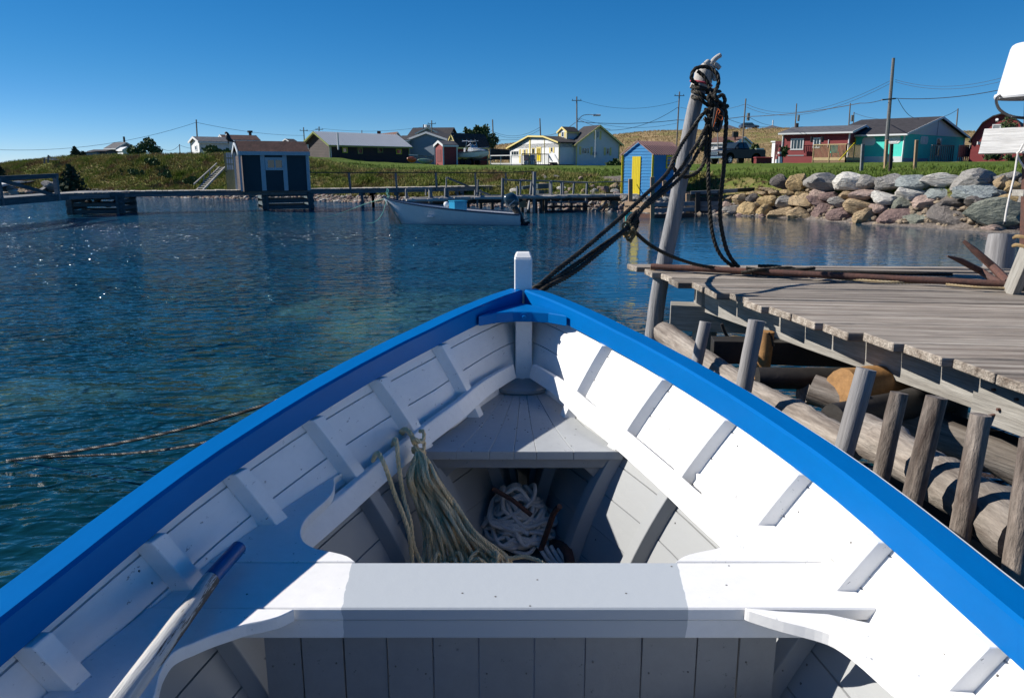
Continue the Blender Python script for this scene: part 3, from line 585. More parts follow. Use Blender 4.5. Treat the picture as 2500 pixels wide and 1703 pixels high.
rope3(m1, ropepath([(1540, 560, 5.2), (1545, 575, 5.2), (1538, 590, 5.2)]), .012); m1.build('frayed_end', 'oldrope', tr, smooth=True)
tn = thing('rope_tangle', 'tangle of black rope loops and hook hanging from the pole head', 'rope', tuple(P(1740, 270, 6.2)))
m1 = MB()
rope3(m1, ropepath([(1704, 207, 6.30), (1690, 196, 6.28), (1689, 182, 6.27), (1698, 168, 6.27), (1715, 163, 6.27), (1733, 166, 6.27), (1747, 177, 6.25), (1754, 193, 6.24), (1753, 208, 6.24), (1747, 222, 6.22), (1745, 240, 6.2)]), RR)
rope3(m1, ropepath([(1703, 174, 6.3), (1716, 184, 6.29), (1725, 196, 6.28), (1732, 212, 6.28), (1738, 235, 6.22)]), RR*.95)
m1.build('top_loop', 'tar', tn, smooth=True); m1 = MB()
for y0, y1, dx in ((212, 222, 0), (224, 248, 2), (238, 262, 4)):
    rope3(m1, ropepath([(1758+dx, y1+2, 6.34), (1744, y1+1, 6.28), (1728, y0+ (y1-y0)*.8, 6.27), (1706, y0+2, 6.27), (1692, y0, 6.34), (1694, y0-3, 6.42), (1712, y0-1, 6.5), (1734, y0+6, 6.5), (1752, y1, 6.42)]), RR*.95)
m1.build('pole_wrap', 'tar', tn, smooth=True); m1 = MB(); random.seed(9)
for k in range(9):
    c = P(1742+random.uniform(-12, 12), 250+k*7+random.uniform(-6, 6), 6.22); a0 = random.uniform(0, 6)
    rope3(m1, [c+Vector((.045*math.cos(a+a0), .03*math.sin(1.4*a+a0), .045*math.sin(a*1.1+k))) for a in np.linspace(0, 5.5, 22)], RR*.92)
rope3(m1, ropepath([(1750, 240, 6.2), (1762, 232, 6.2), (1769, 240, 6.2), (1768, 255, 6.2), (1760, 268, 6.2), (1772, 262, 6.2), (1777, 258, 6.2)]), RR)
m1.build('tangle', 'tar', tn, smooth=True); m1 = MB()
rope3(m1, ropepath([(1726, 300, 6.2), (1724, 324, 6.2), (1724, 350, 6.2), (1722, 384, 6.18), (1713, 408, 6.16), (1697, 424, 6.15), (1676, 432, 6.14), (1660, 428, 6.12), (1648, 415, 6.1), (1640, 398, 6.1), (1648, 380, 6.08)]), RR)
m1.build('hanging_loop', 'tar', tn, smooth=True); m1 = MB()
rope3(m1, ropepath([(1738, 285, 6.2), (1735, 320, 6.2), (1731, 370, 6.2), (1729, 422, 6.2), (1731, 479, 6.2), (1737, 555, 6.2), (1748, 600, 6.2), (1765, 630, 6.2), (1792, 652, 6.22)]), RR)
m1.build('hanging_loop', 'tar', tn, smooth=True); m1 = MB()
rope3(m1, ropepath([(1764, 250, 6.2), (1771, 272, 6.2), (1773, 300, 6.2), (1769, 365, 6.2), (1767, 410, 6.2), (1762, 460, 6.2), (1758, 528, 6.2), (1769, 593, 6.2), (1783, 628, 6.2), (1803, 652, 6.22)]), RR*1.1)
m1.build('hanging_loop', 'tar', tn, smooth=True)
m1 = MB(); m1.tube(ropepath([(1748, 262, 6.15), (1744, 290, 6.15), (1742, 308, 6.15), (1750, 320, 6.15), (1757, 314, 6.15), (1763, 290, 6.15), (1764, 276, 6.15), (1757, 270, 6.15), (1750, 280, 6.15), (1746, 298, 6.15)]), .013, 8); m1.build('hook', 'blackrub', tn, smooth=True)
m1 = MB(); m1.tube(ropepath([(1752, 265, 6.13), (1758, 272, 6.12), (1754, 280, 6.12), (1764, 284, 6.12), (1762, 294, 6.12), (1750, 286, 6.12), (1746, 300, 6.12)]), .0032, 5)
m1.tube(ropepath([(1752, 268, 6.13), (1748, 284, 6.12), (1742, 310, 6.12)]), .0025, 5); m1.build('twine', 'orange', tn, smooth=True)
dr = thing('deck_rope', 'dark rope sagging from the frayed knot to a heap on the wharf edge', 'rope', (2.2, 6.2, ZW))
m1 = MB()
rope3(m1, ropepath([(1540, 556, 5.25), (1560, 576, 5.3), (1590, 600, 5.5), (1640, 626, 5.8), (1700, 646, 6.1), (1760, 655, 6.2), (1840, 661, 6.22)])+[Vector((3.4, 5.98, ZW+.03))], RR*.9)
m1.build('sagging_line', 'tar', dr, smooth=True); m1 = MB()
for k in range(6):
    x0 = 1790+k*12; pts = [P(x0, 656+k, 6.15), P(x0+50, 662-random.uniform(0, 6), 6.1), P(x0+90, 666, 6.05), P(x0+120, 660+random.uniform(0, 8), 6.08), P(x0+70+k*12, 672, 6.0), P(x0+20, 668, 6.05)]
    for p in pts: p.z = ZW+.025+random.uniform(0, .05)
    rope3(m1, spline(pts, 6), RR*.85)
m1.build('rope_heap', 'tar', dr, smooth=True)
lr = MB(); pts = [G(x, y, ZW+.022) for x, y in [(1925, 669), (2010, 676), (2100, 684), (2180, 689), (2260, 689), (2330, 691), (2400, 694), (2470, 698), (2540, 708)]]
rope3(lr, spline(pts, 6), .011)
pts = [G(x, y, ZW+.03) for x, y in [(2310, 694), (2350, 698), (2400, 702), (2460, 704), (2540, 712)]]; rope3(lr, spline(pts, 6), .009)
single(lr.build('light_rope', mat('straw coloured rope', (.42, .36, .24), .9, var=.3, scale=6, col2=(.30, .19, .07), bump=.6, bscale=150, dist=.002), None, smooth=True), 'straw coloured rope lying along the rusty iron bar on the wharf', 'rope')
# rusty grapnel: long shank on the deck, two prongs standing up
an = thing('rusty_anchor', 'long rusty iron bar with two upturned prongs lying along the far wharf edge', 'anchor', (3.4, 5.9, ZW))
a, b = P(1590, 650, 6.40), G(2530, 697, ZW+.05)
MB().tube([a, a.lerp(b, .3)+Vector((0, 0, .0)), a.lerp(b, .6), b], .024, 10).build('shank', 'rust', an, smooth=True)
q = b+(a-b).normalized()*.28
MB().tube([G(2462, 690, ZW+.06), P(2425, 652, 5.7), P(2380, 612, 5.75), P(2352, 588, 5.8)], [.032, .029, .024, .012], 8).build('prong', 'rust', an, smooth=True)
MB().tube([G(2440, 692, ZW+.05), P(2395, 662, 5.6), P(2345, 636, 5.55), P(2313, 625, 5.5)], [.026, .024, .020, .005], 8).build('prong', 'rust', an, smooth=True)
# ---- right-hand stand: rusty post, board, bucket, trestle leg
ps = thing('rusty_post', 'reddish brown iron post with weathered boards and a trestle leg at right edge', 'post', (3.55, 5.2, ZW))
PB = 5.25
def PV(x, y): return P(x, y, PB)
MB().bar(P(2508, 640, PB), P(2520, 250, PB)+Vector((0, 0, .05)), .085, .06, up=(0, 1, 0)).build('post_shaft', 'rust', ps, bevel=.006)
M['sign'] = mat('bleached white board', (.66, .66, .65), .8, var=.25, scale=3, col2=(.5, .49, .48), bump=.9, bscale=12, stretch=(.6, 9, 9), dist=.006)
plank('blank_board', ps, P(2398, 346, 5.36), P(2570, 340, 4.98), .165, .025, 'sign', up=(-.62, -.75, .2), seg=5, wob=.002)
plank('shelf_board', ps, PV(2461, 470)+Vector((0, -.1, 0)), PV(2570, 468)+Vector((0, -.1, 0)), .12, .04, 'beam')
plank('clamp_board', ps, PV(2478, 615)+Vector((0, -.12, 0)), PV(2600, 600)+Vector((0, -.12, 0)), .12, .05, 'beam', up=(0, -1, 0))
plank('leg', ps, G(2468, 716, ZW)+Vector((0, 0, 0)), P(2512, 610, 5.1), .055, .11, 'beam', up=(0, -1, 0))
plank('leg', ps, G(2640, 716, ZW), P(2590, 610, 5.1), .055, .11, 'beam', up=(0, -1, 0))
for x, y in [(2489, 610), (2483, 628)]: p = PV(x, y)+Vector((0, -.16, 0)); MB().tube([p, p+Vector((0, .03, 0))], .006, 6).build('nail', 'blackrub', ps)
cr = MB()
cr.tube(ropepath([(2498, 352, 5.1), (2490, 368, 5.08), (2484, 380, 5.1), (2476, 430, 5.1), (2464, 480, 5.08), (2456, 520, 5.08), (2453, 541, 5.08)]), .0062, 6)
cr.tube(ropepath([(2484, 376, 5.1), (2488, 390, 5.1), (2505, 415, 5.1)]), .0062, 6); cr.tube(ropepath([(2482, 374, 5.12), (2500, 372, 5.08), (2515, 376, 5.1)]), .0062, 6)
cr.build('white_cord', 'paperope', ps, smooth=True)
MB().tube([P(2453, 541, 5.08), P(2451, 548, 5.08)], .008, 6).build('cord_end', 'blackrub', ps)
cr = MB(); cr.tube(ropepath([(2476, 580, 5.1), (2484, 577, 5.05), (2510, 580, 5.0)]), .012, 6); cr.tube(ropepath([(2474, 600, 5.1), (2484, 598, 5.05), (2510, 604, 5.0)]), .012, 6); cr.build('lashing', 'oldrope', ps, smooth=True)
bk = thing('bucket', 'white plastic bucket turned upside down over the top of the post', 'bucket', tuple(P(2520, 236, PB)))
c0 = P(2532, 240, PB); rows = []
for z, r in [(0, .236), (.012, .242), (.028, .240), (.032, .226), (.10, .217), (.22, .199), (.305, .186), (.325, .178), (.335, .165), (.335, .05)]: rows.append([c0+Vector((r*math.cos(a), r*math.sin(a), z)) for a in np.linspace(0, 2*math.pi, 48, endpoint=False)])
g = MB().grid(rows, closed=True); g.f.append(tuple(range(9*48, 10*48))); g.build('bucket_body', 'plastic', bk, smooth=True, sharp=30)
MB().tube(ropepath([(2441, 234, 5.25), (2434, 240, 5.2), (2433, 252, 5.15), (2441, 268, 5.1), (2460, 281, 5.05), (2485, 287, 5.0), (2520, 287, 5.0), (2570, 275, 5.1)]), .009, 8).build('handle', 'blackrub', bk, smooth=True)
# stern/side lines running to the left out of the picture
sl = MB(); rope3(sl, ropepath([(1262, 760, 4.3), (1000, 850, 4.25), (700, 968, 4.22), (632, 993, 4.25), (480, 1038, 4.45), (320, 1075, 4.75), (160, 1104, 5.1), (0, 1126, 5.4), (-160, 1146, 5.7)]), .0105, n=6)
o1 = sl.build('upper_line', 'wetrope', None, smooth=True)
ws = thing('side_rope', 'wet black rope pair running from the hull out into the water at left', 'rope', tuple(P(320, 1075, 4.75)))
o1.parent = ws; o1.location = -ws.location
sl = MB(); rope3(sl, ropepath([(1240, 790, 4.3), (900, 940, 4.25), (620, 1052, 4.25), (490, 1082, 4.35), (400, 1097, 4.7), (300, 1107, 5.15), (200, 1112, 5.32), (90, 1116, 5.42), (0, 1122, 5.46)]), .0095, n=6); sl.build('lower_line', 'wetrope', ws, smooth=True)
# ============================================================ water
wm = bpy.data.materials.new('harbour water'); wm.use_nodes = True; n = wm.node_tree.nodes; L = wm.node_tree.links.new; b = n['Principled BSDF']
b.inputs['Roughness'].default_value = .035; b.inputs['IOR'].default_value = 1.333
geo = n.new('ShaderNodeNewGeometry'); sx = n.new('ShaderNodeSeparateXYZ'); L(geo.outputs['Position'], sx.inputs[0])
def N(t, **k):
    o = n.new(t)
    for a, v in k.items(): setattr(o, a, v)
    return o
def math_(op, a, b_=None, c=None):
    o = N('ShaderNodeMath', operation=op)
    for i, v in enumerate((a, b_, c)):
        if v is None: continue
        if isinstance(v, (int, float)): o.inputs[i].default_value = v
        else: L(v, o.inputs[i])
    return o.outputs[0]
def nz(sc, st=(1, 1, 1), det=3, ro=.5, rot=0, dist=0):
    mp = N('ShaderNodeMapping'); mp.inputs['Scale'].default_value = st; mp.inputs['Rotation'].default_value = (0, 0, rot); L(geo.outputs['Position'], mp.inputs[0])
    t = N('ShaderNodeTexNoise'); t.inputs['Scale'].default_value = sc; t.inputs['Detail'].default_value = det; t.inputs['Roughness'].default_value = ro; t.inputs['Distortion'].default_value = dist
    L(mp.outputs[0], t.inputs['Vector']); return t.outputs['Fac']
def rng_(v, a, b_, c=0, d=1, sm=True):
    o = N('ShaderNodeMapRange'); o.interpolation_type = 'SMOOTHSTEP' if sm else 'LINEAR'; L(v, o.inputs[0])
    for i, x in enumerate((a, b_, c, d)): o.inputs[i+1].default_value = x
    return o.outputs[0]
# sandy shallows showing through: patches left of the bow
patch = rng_(nz(.17, (1, 1, 1), 4, .6, 0, .6), .46, .64)
zone = math_('MULTIPLY', rng_(sx.outputs[0], -9, -3), rng_(sx.outputs[0], 3.5, .2))
zone = math_('MULTIPLY', zone, math_('MULTIPLY', rng_(sx.outputs[1], 4.2, 6.2), rng_(sx.outputs[1], 16, 9)))
pf = math_('MULTIPLY', math_('MULTIPLY', patch, zone), .5)
shl = rng_(sx.outputs[1], 26, 34); shl = math_('MULTIPLY', shl, rng_(sx.outputs[0], 2, 12))
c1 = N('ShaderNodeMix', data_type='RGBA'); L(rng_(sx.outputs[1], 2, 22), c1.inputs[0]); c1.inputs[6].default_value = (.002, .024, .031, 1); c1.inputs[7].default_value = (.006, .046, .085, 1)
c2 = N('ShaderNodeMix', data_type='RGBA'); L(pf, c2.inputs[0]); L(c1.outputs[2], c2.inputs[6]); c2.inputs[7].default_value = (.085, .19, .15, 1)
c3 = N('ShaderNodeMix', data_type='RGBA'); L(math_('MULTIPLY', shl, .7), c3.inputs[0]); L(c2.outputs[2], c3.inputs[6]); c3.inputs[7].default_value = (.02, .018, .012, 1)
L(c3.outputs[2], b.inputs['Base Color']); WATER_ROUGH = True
big = nz(1.1, (1, 2.2, 1), 3, .5, R(12)); mid = nz(3.4, (1, 1.7, 1), 1.5, .45, R(-10), .5); fine = nz(9, (1, 1.6, 1), 2, .5, R(20), .4)
hgt = math_('ADD', math_('ADD', math_('MULTIPLY', big, .45), math_('MULTIPLY', mid, .36)), math_('MULTIPLY', fine, .07))
# lee of the wharf and riprap: calmer water on the right
calm = math_('MULTIPLY', rng_(math_('SUBTRACT', sx.outputs[0], math_('MULTIPLY', sx.outputs[1], .12)), -2.6, .6), rng_(sx.outputs[1], 8, 13))
calm2 = rng_(sx.outputs[1], 27, 33)
gust = rng_(nz(.09, (1, 3.2, 1), 3, .5), .38, .62, .65, 1.15)
amp = math_('MULTIPLY', math_('MULTIPLY', rng_(calm, 0, 1, 1, .035), rng_(calm2, 0, 1, 1, .45)), gust)
amp = math_('MULTIPLY', amp, rng_(sx.outputs[1], 3, 45, .85, 6.5, False))
L(math_('MULTIPLY_ADD', math_('MULTIPLY', rng_(sx.outputs[1], 6, 30), rng_(calm, 0, 1, 1, 0)), .085, .025), b.inputs['Roughness'])
bp = N('ShaderNodeBump'); bp.inputs['Distance'].default_value = .22; L(math_('MULTIPLY', hgt, amp), bp.inputs['Height']); bp.inputs['Strength'].default_value = 1; L(bp.outputs[0], b.inputs['Normal'])
M['water'] = wm
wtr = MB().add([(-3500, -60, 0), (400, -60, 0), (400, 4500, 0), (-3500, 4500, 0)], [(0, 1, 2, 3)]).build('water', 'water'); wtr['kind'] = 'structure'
# ============================================================ terrain
shore = [(28, 473), (180, 477), (323, 480), (600, 486), (770, 491), (950, 498), (1200, 505), (1437, 514), (1560, 518), (1700, 521), (1766, 524), (1930, 533), (2095, 546), (2300, 559), (2430, 568)]
SX, SY = [], []
for x, y in shore: p = G(x, y, 0); SX.append(p.x); SY.append(p.y)
SX = [-400, -60]+SX+[24, 60, 400]; SY = [130, 68]+SY+[21, 14, -40]
def ys(X): return np.interp(X, SX, SY)
CX = [-80, -50, -46, -43, -39, -34, -27, -21, -17.5, -14, -10.5, -6, 0, 6, 9, 13, 16, 40]
CZ = [.5, 1.5, 2.15, 2.42, 2.55, 2.68, 2.8, 2.85, 2.8, 2.2, 1.62, 1.5, 1.5, 1.45, 1.5, 1.55, 1.7, 1.9]
WB = [9, 9, 9, 9, 9, 9, 9, 9, 9, 8, 8, 8, 8, 9, 8, 3.6, 3.3, 3.3]
def smooth(t): t = np.clip(t, 0, 1); return t*t*(3-2*t)
def noise2(x, y, f, s=0): return np.sin(x*f+s)*np.cos(y*f*1.17+s*2.1)+.5*np.sin(x*f*2.3+y*f*1.1+s)*np.cos(y*f*2.7-x*f*.6+s*1.3)
def hz(X, Y):
    X = np.asarray(X, float); Y = np.asarray(Y, float)
    d = Y-ys(X); cz = np.interp(X, CX, CZ); wb = np.interp(X, CX, WB)
    z = np.where(d < 0, np.maximum(-1.2, -.05+d*.25), .28*smooth(d/1.6)+(cz-.28)*smooth((d-1.2)/(wb-1.2)))
    lawn = np.interp(X, [-60, -44, -22, -14, -8, 10, 20, 40], [2.0, 2.45, 2.85, 2.4, 2.1, 2.0, 2.2, 2.35]); t = smooth((d-wb)/24)
    z = np.where(d > wb, cz+(np.maximum(lawn, cz)-cz)*t, z)
    z = z + np.where(d > 1.5, .05*noise2(X, Y, .9)*smooth(d/4), .03*noise2(X, Y, 2.1))
    bank = np.exp(-((d-wb*.55)/2.2)**2)*np.where(X < -8, 1.0, .6)*(X < 9); z = z+bank*(.10*noise2(X, Y, 1.3, 2)+.07*noise2(X, Y, 3.1, 1))
    az = X/np.maximum(Y, 1)
    hill = np.interp(az, [-.5, -.40, -.18, -.05, .02, .10, .18, .30, .42, .52, .62, .8], [0, 1.0, 1.4, 3.8, 5.6, 6.3, 7.6, 8.1, 8.1, 7.6, 7.2, 6.5])
    z = z+hill*smooth((Y-118)/75)*(1+.03*noise2(X, Y, .05))+.12*noise2(X, Y, .11)*smooth((Y-100)/60)
    far = smooth((Y-80)/30)*smooth((-.56-X/np.maximum(Y, 1))/.05); z = z*(1-far)-1.2*far
    return z
xs = np.concatenate([np.linspace(-420, -62, 40), np.linspace(-60, 60, 330), np.linspace(61, 420, 60)])
yy = np.concatenate([np.linspace(16, 75, 260), np.linspace(75.5, 250, 150), np.linspace(255, 900, 20)])
XX, YY = np.meshgrid(xs, yy); ZZ = hz(XX, YY)
tm = bpy.data.materials.new('grass land'); tm.use_nodes = True; n = tm.node_tree.nodes; L = tm.node_tree.links.new; b = n['Principled BSDF']; b.inputs['Roughness'].default_value = .95; b.inputs['Specular IOR Level'].default_value = .1
geo = n.new('ShaderNodeNewGeometry'); sx = n.new('ShaderNodeSeparateXYZ'); L(geo.outputs['Position'], sx.inputs[0]); at = N('ShaderNodeAttribute', attribute_name='zone')
def mixc(f, a, c):
    o = N('ShaderNodeMix', data_type='RGBA')
    if isinstance(f, (int, float)): o.inputs[0].default_value = f
    else: L(f, o.inputs[0])
    for i, v in ((6, a), (7, c)):
        if isinstance(v, tuple): o.inputs[i].default_value = (*v, 1)
        else: L(v, o.inputs[i])
    return o.outputs[2]
lawn = mixc(rng_(nz(.35, (1, 1, 1), 5, .65), .35, .65), (.075, .12, .018), (.12, .165, .03)); lawn = mixc(math_('MULTIPLY', rng_(nz(9, (1, 1, 1), 4, .7), .45, .7), .5), lawn, (.045, .085, .012))
wild = mixc(rng_(nz(.8, (1, 1, 1), 6, .7, 0, .5), .38, .6), (.11, .14, .03), (.22, .175, .075)); wild = mixc(rng_(nz(2.2, (1, 1, 1), 5, .7), .5, .68), wild, (.11, .16, .03)); wild = mixc(rng_(nz(1.1, (1, 1, 2.4), 5, .7, 1), .54, .64), wild, (.06, .038, .02))
hay = mixc(rng_(nz(.16, (1, 1.8, 1), 6, .7, 0, .6), .38, .62), (.38, .27, .15), (.24, .17, .08)); hay = mixc(rng_(nz(.7, (1, 1, 1), 6, .75), .52, .68), hay, (.17, .16, .055)); hay = mixc(rng_(nz(.11, (1, 1, 1), 5, .7, 2), .5, .62), hay, (.19, .18, .06))
grav = mixc(rng_(nz(6, (1, 1, 1), 6, .8), .35, .65), (.13, .11, .095), (.25, .215, .19))
sepc = N('ShaderNodeSeparateColor'); L(at.outputs['Color'], sepc.inputs[0])
e = rng_(nz(1.6, (1, 1, 1), 4, .7), .3, .7, -.25, .25, False)
def msk(ch): return rng_(math_('ADD', sepc.outputs[ch], e), .35, .65)
c = mixc(msk(0), lawn, wild); c = mixc(msk(1), c, hay); c = mixc(msk(2), c, grav); L(c, b.inputs['Base Color'])
bp = N('ShaderNodeBump'); bp.inputs['Distance'].default_value = .12; bp.inputs['Strength'].default_value = .9; L(nz(5, (1, 1, 1), 6, .8), bp.inputs['Height']); L(bp.outputs[0], b.inputs['Normal'])
def zones(X, Y):
    d = Y-ys(X); wb = np.interp(X, CX, WB); az = X/np.maximum(Y, 1)
    g_ = 1-smooth((d-1.3)/.7); path = np.exp(-(((X-7.6-(Y-45)*.35)/2.6)**2+((Y-46.5)/3.6)**2)*1.0); path = np.maximum(path, .9*np.exp(-(((X+1.0)/5)**2+((Y-83)/1.3)**2)))
    g_ = np.maximum(g_, smooth(path*1.6)); g_ = np.maximum(g_, smooth((X-9)/1)*(1-smooth((d-2.2)/.6)))
    wl = smooth((wb*1.02-d)/1.2+.5); wl = np.maximum(wl, smooth((-19-X)/4)*smooth((115-Y)/40)); wl = np.where((X > 28), np.maximum(wl, .45), wl)
    hy = smooth((Y-122)/14)*np.where(az < -.15, .5, 1); hy = np.maximum(hy, .75*smooth((Y-82)/8)*smooth((az-.18)/.05)*smooth((.30-az)/.03))
    return wl, hy, g_
me = bpy.data.meshes.new('terrain'); ny, nx = XX.shape
me.vertices.add(nx*ny); me.vertices.foreach_set('co', np.stack([XX, YY, ZZ], -1).ravel())
i0 = (np.arange(ny-1)[:, None]*nx+np.arange(nx-1)[None]).ravel(); q = np.stack([i0, i0+1, i0+nx+1, i0+nx], -1)
me.loops.add(q.size); me.loops.foreach_set('vertex_index', q.ravel().astype(np.int32)); me.polygons.add(len(q)); me.polygons.foreach_set('loop_start', np.arange(0, q.size, 4, dtype=np.int32)); me.update(); me.validate()
me.polygons.foreach_set('use_smooth', [True]*len(me.polygons)); ca = me.color_attributes.new('zone', 'FLOAT_COLOR', 'POINT')
wl, hy, g_ = zones(XX, YY); ca.data.foreach_set('color', np.stack([wl, hy, g_, np.ones_like(wl)], -1).ravel()); me.materials.append(tm)
to = bpy.data.objects.new('terrain', me); COL.objects.link(to); to['kind'] = 'structure'
# ---- numpy scatter helper: many small pieces joined into one stuff mesh
def scatter(name, label, base_v, base_f, pos, scl, rot, m, tilt=None, sz=None):
    k = len(base_v); Np = len(pos); c_, s_ = np.cos(rot), np.sin(rot); bv = np.array(base_v, float)
    sc = np.asarray(scl, float)
    if sc.ndim == 1: sc = np.stack([sc, sc, sc], -1)
    v = bv[None]*sc[:, None]; x = v[..., 0]*c_[:, None]-v[..., 1]*s_[:, None]; y = v[..., 0]*s_[:, None]+v[..., 1]*c_[:, None]
    if tilt is not None: x = x+v[..., 2]*tilt[:, 0:1]; y = y+v[..., 2]*tilt[:, 1:2]
    co = np.stack([x+pos[:, 0:1], y+pos[:, 1:2], v[..., 2]+pos[:, 2:3]], -1).reshape(-1, 3)
    nf = len(base_f); fl = np.array(base_f)[None]+(np.arange(Np)*k)[:, None, None]; fs = fl.shape[-1]
    me = bpy.data.meshes.new(name); me.vertices.add(len(co)); me.vertices.foreach_set('co', co.ravel()); me.loops.add(fl.size); me.loops.foreach_set('vertex_index', fl.ravel().astype(np.int32))
    me.polygons.add(Np*nf); me.polygons.foreach_set('loop_start', np.arange(0, fl.size, fs, dtype=np.int32)); me.update(); me.materials.append(M[m] if isinstance(m, str) else m)
    o = bpy.data.objects.new(name, me); COL.objects.link(o); o['kind'] = 'stuff'; o['label'] = label; o['category'] = name.replace('_', ' '); return o
def ppos(X, Y, dz=0): return np.stack([X, Y, hz(X, Y)+dz], -1)
# grass tufts: five bent blades as one small clump
tv, tf_ = [], []
for k in range(6):
    a = k*1.05+.2; r = .5; ca_, sa_ = math.cos(a), math.sin(a); i = len(tv)
    tv += [(-sa_*.13, ca_*.13, 0), (sa_*.13, -ca_*.13, 0), (ca_*r, sa_*r, 1+.25*((k*3) % 4-1.5)/1.5)]; tf_.append((i, i+1, i+2))
def grassmat(nm, cols, f=1):
    m = bpy.data.materials.new(nm); m.use_nodes = True; global n, L, geo
    n = m.node_tree.nodes; L = m.node_tree.links.new; b = n['Principled BSDF']; b.inputs['Roughness'].default_value = .9; b.inputs['Specular IOR Level'].default_value = .15
    geo = n.new('ShaderNodeNewGeometry'); c = mixc(rng_(nz(.7*f, (1, 1, 1), 5, .7, 0, .5), .4, .6), cols[0], cols[1]); c = mixc(rng_(nz(.45*f, (1, 1, 1), 4, .7, 2), .5, .62), c, cols[2]); c = mixc(math_('MULTIPLY', rng_(nz(11, (1, 1, 1), 3, .7), .45, .7), .6), c, cols[3]); L(c, b.inputs['Base Color']); return m
M['gwild'] = grassmat('wild grass', [(.20, .25, .05), (.36, .30, .13), (.24, .15, .09), (.15, .21, .04)])
M['ggreen'] = grassmat('green grass', [(.085, .14, .022), (.14, .19, .04), (.13, .135, .045), (.065, .11, .02)])
M['ghay'] = grassmat('dry grass', [(.42, .30, .17), (.31, .23, .12), (.20, .17, .075), (.24, .18, .09)], .22)
def rs(a, b, k): return rng.uniform(a, b, k)
X = rs(-46, -8, 26000); d = rs(1.3, 11, 26000)**1.0; Y = ys(X)+d
scatter('wild_grass', 'rough grass and weeds covering the steep bank at left', tv, tf_, ppos(X, Y, -.02), rs(.10, .30, len(X))*(1+.3*noise2(X, Y, .6)), rs(0, 6.3, len(X)), 'gwild', np.stack([rs(-.5, .5, len(X)), rs(-.7, .1, len(X))], -1))
X = rs(-10, 10, 12000); Y = ys(X)+rs(2.2, 9.5, 12000); k_ = zones(X, Y)[2] < .4; X, Y = X[k_], Y[k_]
scatter('wild_grass', 'rough grass and weeds on the low bank behind the jetties', tv, tf_, ppos(X, Y, -.02), rs(.10, .26, len(X))*(1+.35*noise2(X, Y, .8)), rs(0, 6.3, len(X)), 'gwild', np.stack([rs(-.5, .5, len(X)), rs(-.7, .1, len(X))], -1))
X = rs(-14, 40, 22000); Y = ys(X)+np.interp(X, CX, WB)+rs(-.8, 1, 22000)**3*12+rs(0, 6, 22000)*rs(0, 1, 22000); k_ = (zones(X, Y)[2] < .4); X, Y = X[k_], Y[k_]
scatter('lawn_grass', 'bright green grass along the top edge of the bank', tv, tf_, ppos(X, Y, -.02), rs(.08, .20, len(X)), rs(0, 6.3, len(X)), 'ggreen', np.stack([rs(-.4, .4, len(X)), rs(-.4, .2, len(X))], -1))
X = rs(-20, 140, 34000); Y = rs(120, 215, 34000)
scatter('dry_grass', 'dry golden grass over the hill behind the houses', tv, tf_, ppos(X, Y, -.03), rs(.12, .38, len(X)), rs(0, 6.3, len(X)), 'ghay', np.stack([rs(-.4, .4, len(X)), rs(-.4, .2, len(X))], -1))
# ---- rocks
def rockmesh(seed, sub=2, nm='rock', cuts=16):
    import bmesh
    r_ = np.random.default_rng(seed); bm = bmesh.new(); bmesh.ops.create_icosphere(bm, subdivisions=sub, radius=1)
    nn = r_.normal(size=(cuts, 3)); nn /= np.linalg.norm(nn, axis=1)[:, None]; dd = r_.uniform(.52, .92, cuts); off = r_.uniform(0, 9, 3)
    for v in bm.verts:
        p = np.array(v.co); dn = p/np.linalg.norm(p); c = nn@dn; t = np.where(c > .05, dd/np.maximum(c, .05), 9); q = np.sort(t)[:2]; rad = min(1.0, q[0]*.95+.05*min(1, q[1]))
        rad *= 1+.035*math.sin(dn[0]*7+off[0])*math.cos(dn[1]*6+off[1])+.02*math.sin(dn[2]*15+off[2]+dn[0]*9); v.co = Vector(dn*rad)
    me = bpy.data.meshes.new(nm); bm.to_mesh(me); bm.free(); me.polygons.foreach_set('use_smooth', [True]*len(me.polygons)); me.set_sharp_from_angle(angle=R(24)); return me
RK = dict(tan=((0.666, 0.506, 0.309), (0.476, 0.332, 0.183)), gold=((0.745, 0.543, 0.281), (0.523, 0.362, 0.168)), grey=((0.523, 0.491, 0.449), (0.317, 0.302, 0.281)), white=((0.850, 0.850, 0.786), (0.714, 0.633, 0.562)), blue=((0.476, 0.520, 0.505), (0.301, 0.340, 0.337)),
          purple=((0.372, 0.249, 0.218), (0.206, 0.136, 0.126)), pink=((0.666, 0.498, 0.421), (0.444, 0.317, 0.267)), dark=((0.270, 0.234, 0.211), (0.143, 0.129, 0.120)), green=((0.365, 0.377, 0.302), (0.206, 0.219, 0.176)), brown=((0.476, 0.377, 0.267), (0.301, 0.226, 0.154)))
for k_, (a_, b_) in RK.items(): M['rock_'+k_] = mat(k_+' boulder', a_, .85, var=.35, scale=1.3, col2=b_, bump=1.0, bscale=3.5, stretch=(1, 1, 1.7), dist=.22, mix=.9)
RM = [rockmesh(100+i, 3, 'boulder') for i in range(12)]
for m_ in RM: m_.materials.append(None)
rip = thing('boulder_wall', 'sloping wall of big mixed coloured boulders along the right shore below the lawn', 'boulder wall', (14, 30, 0))
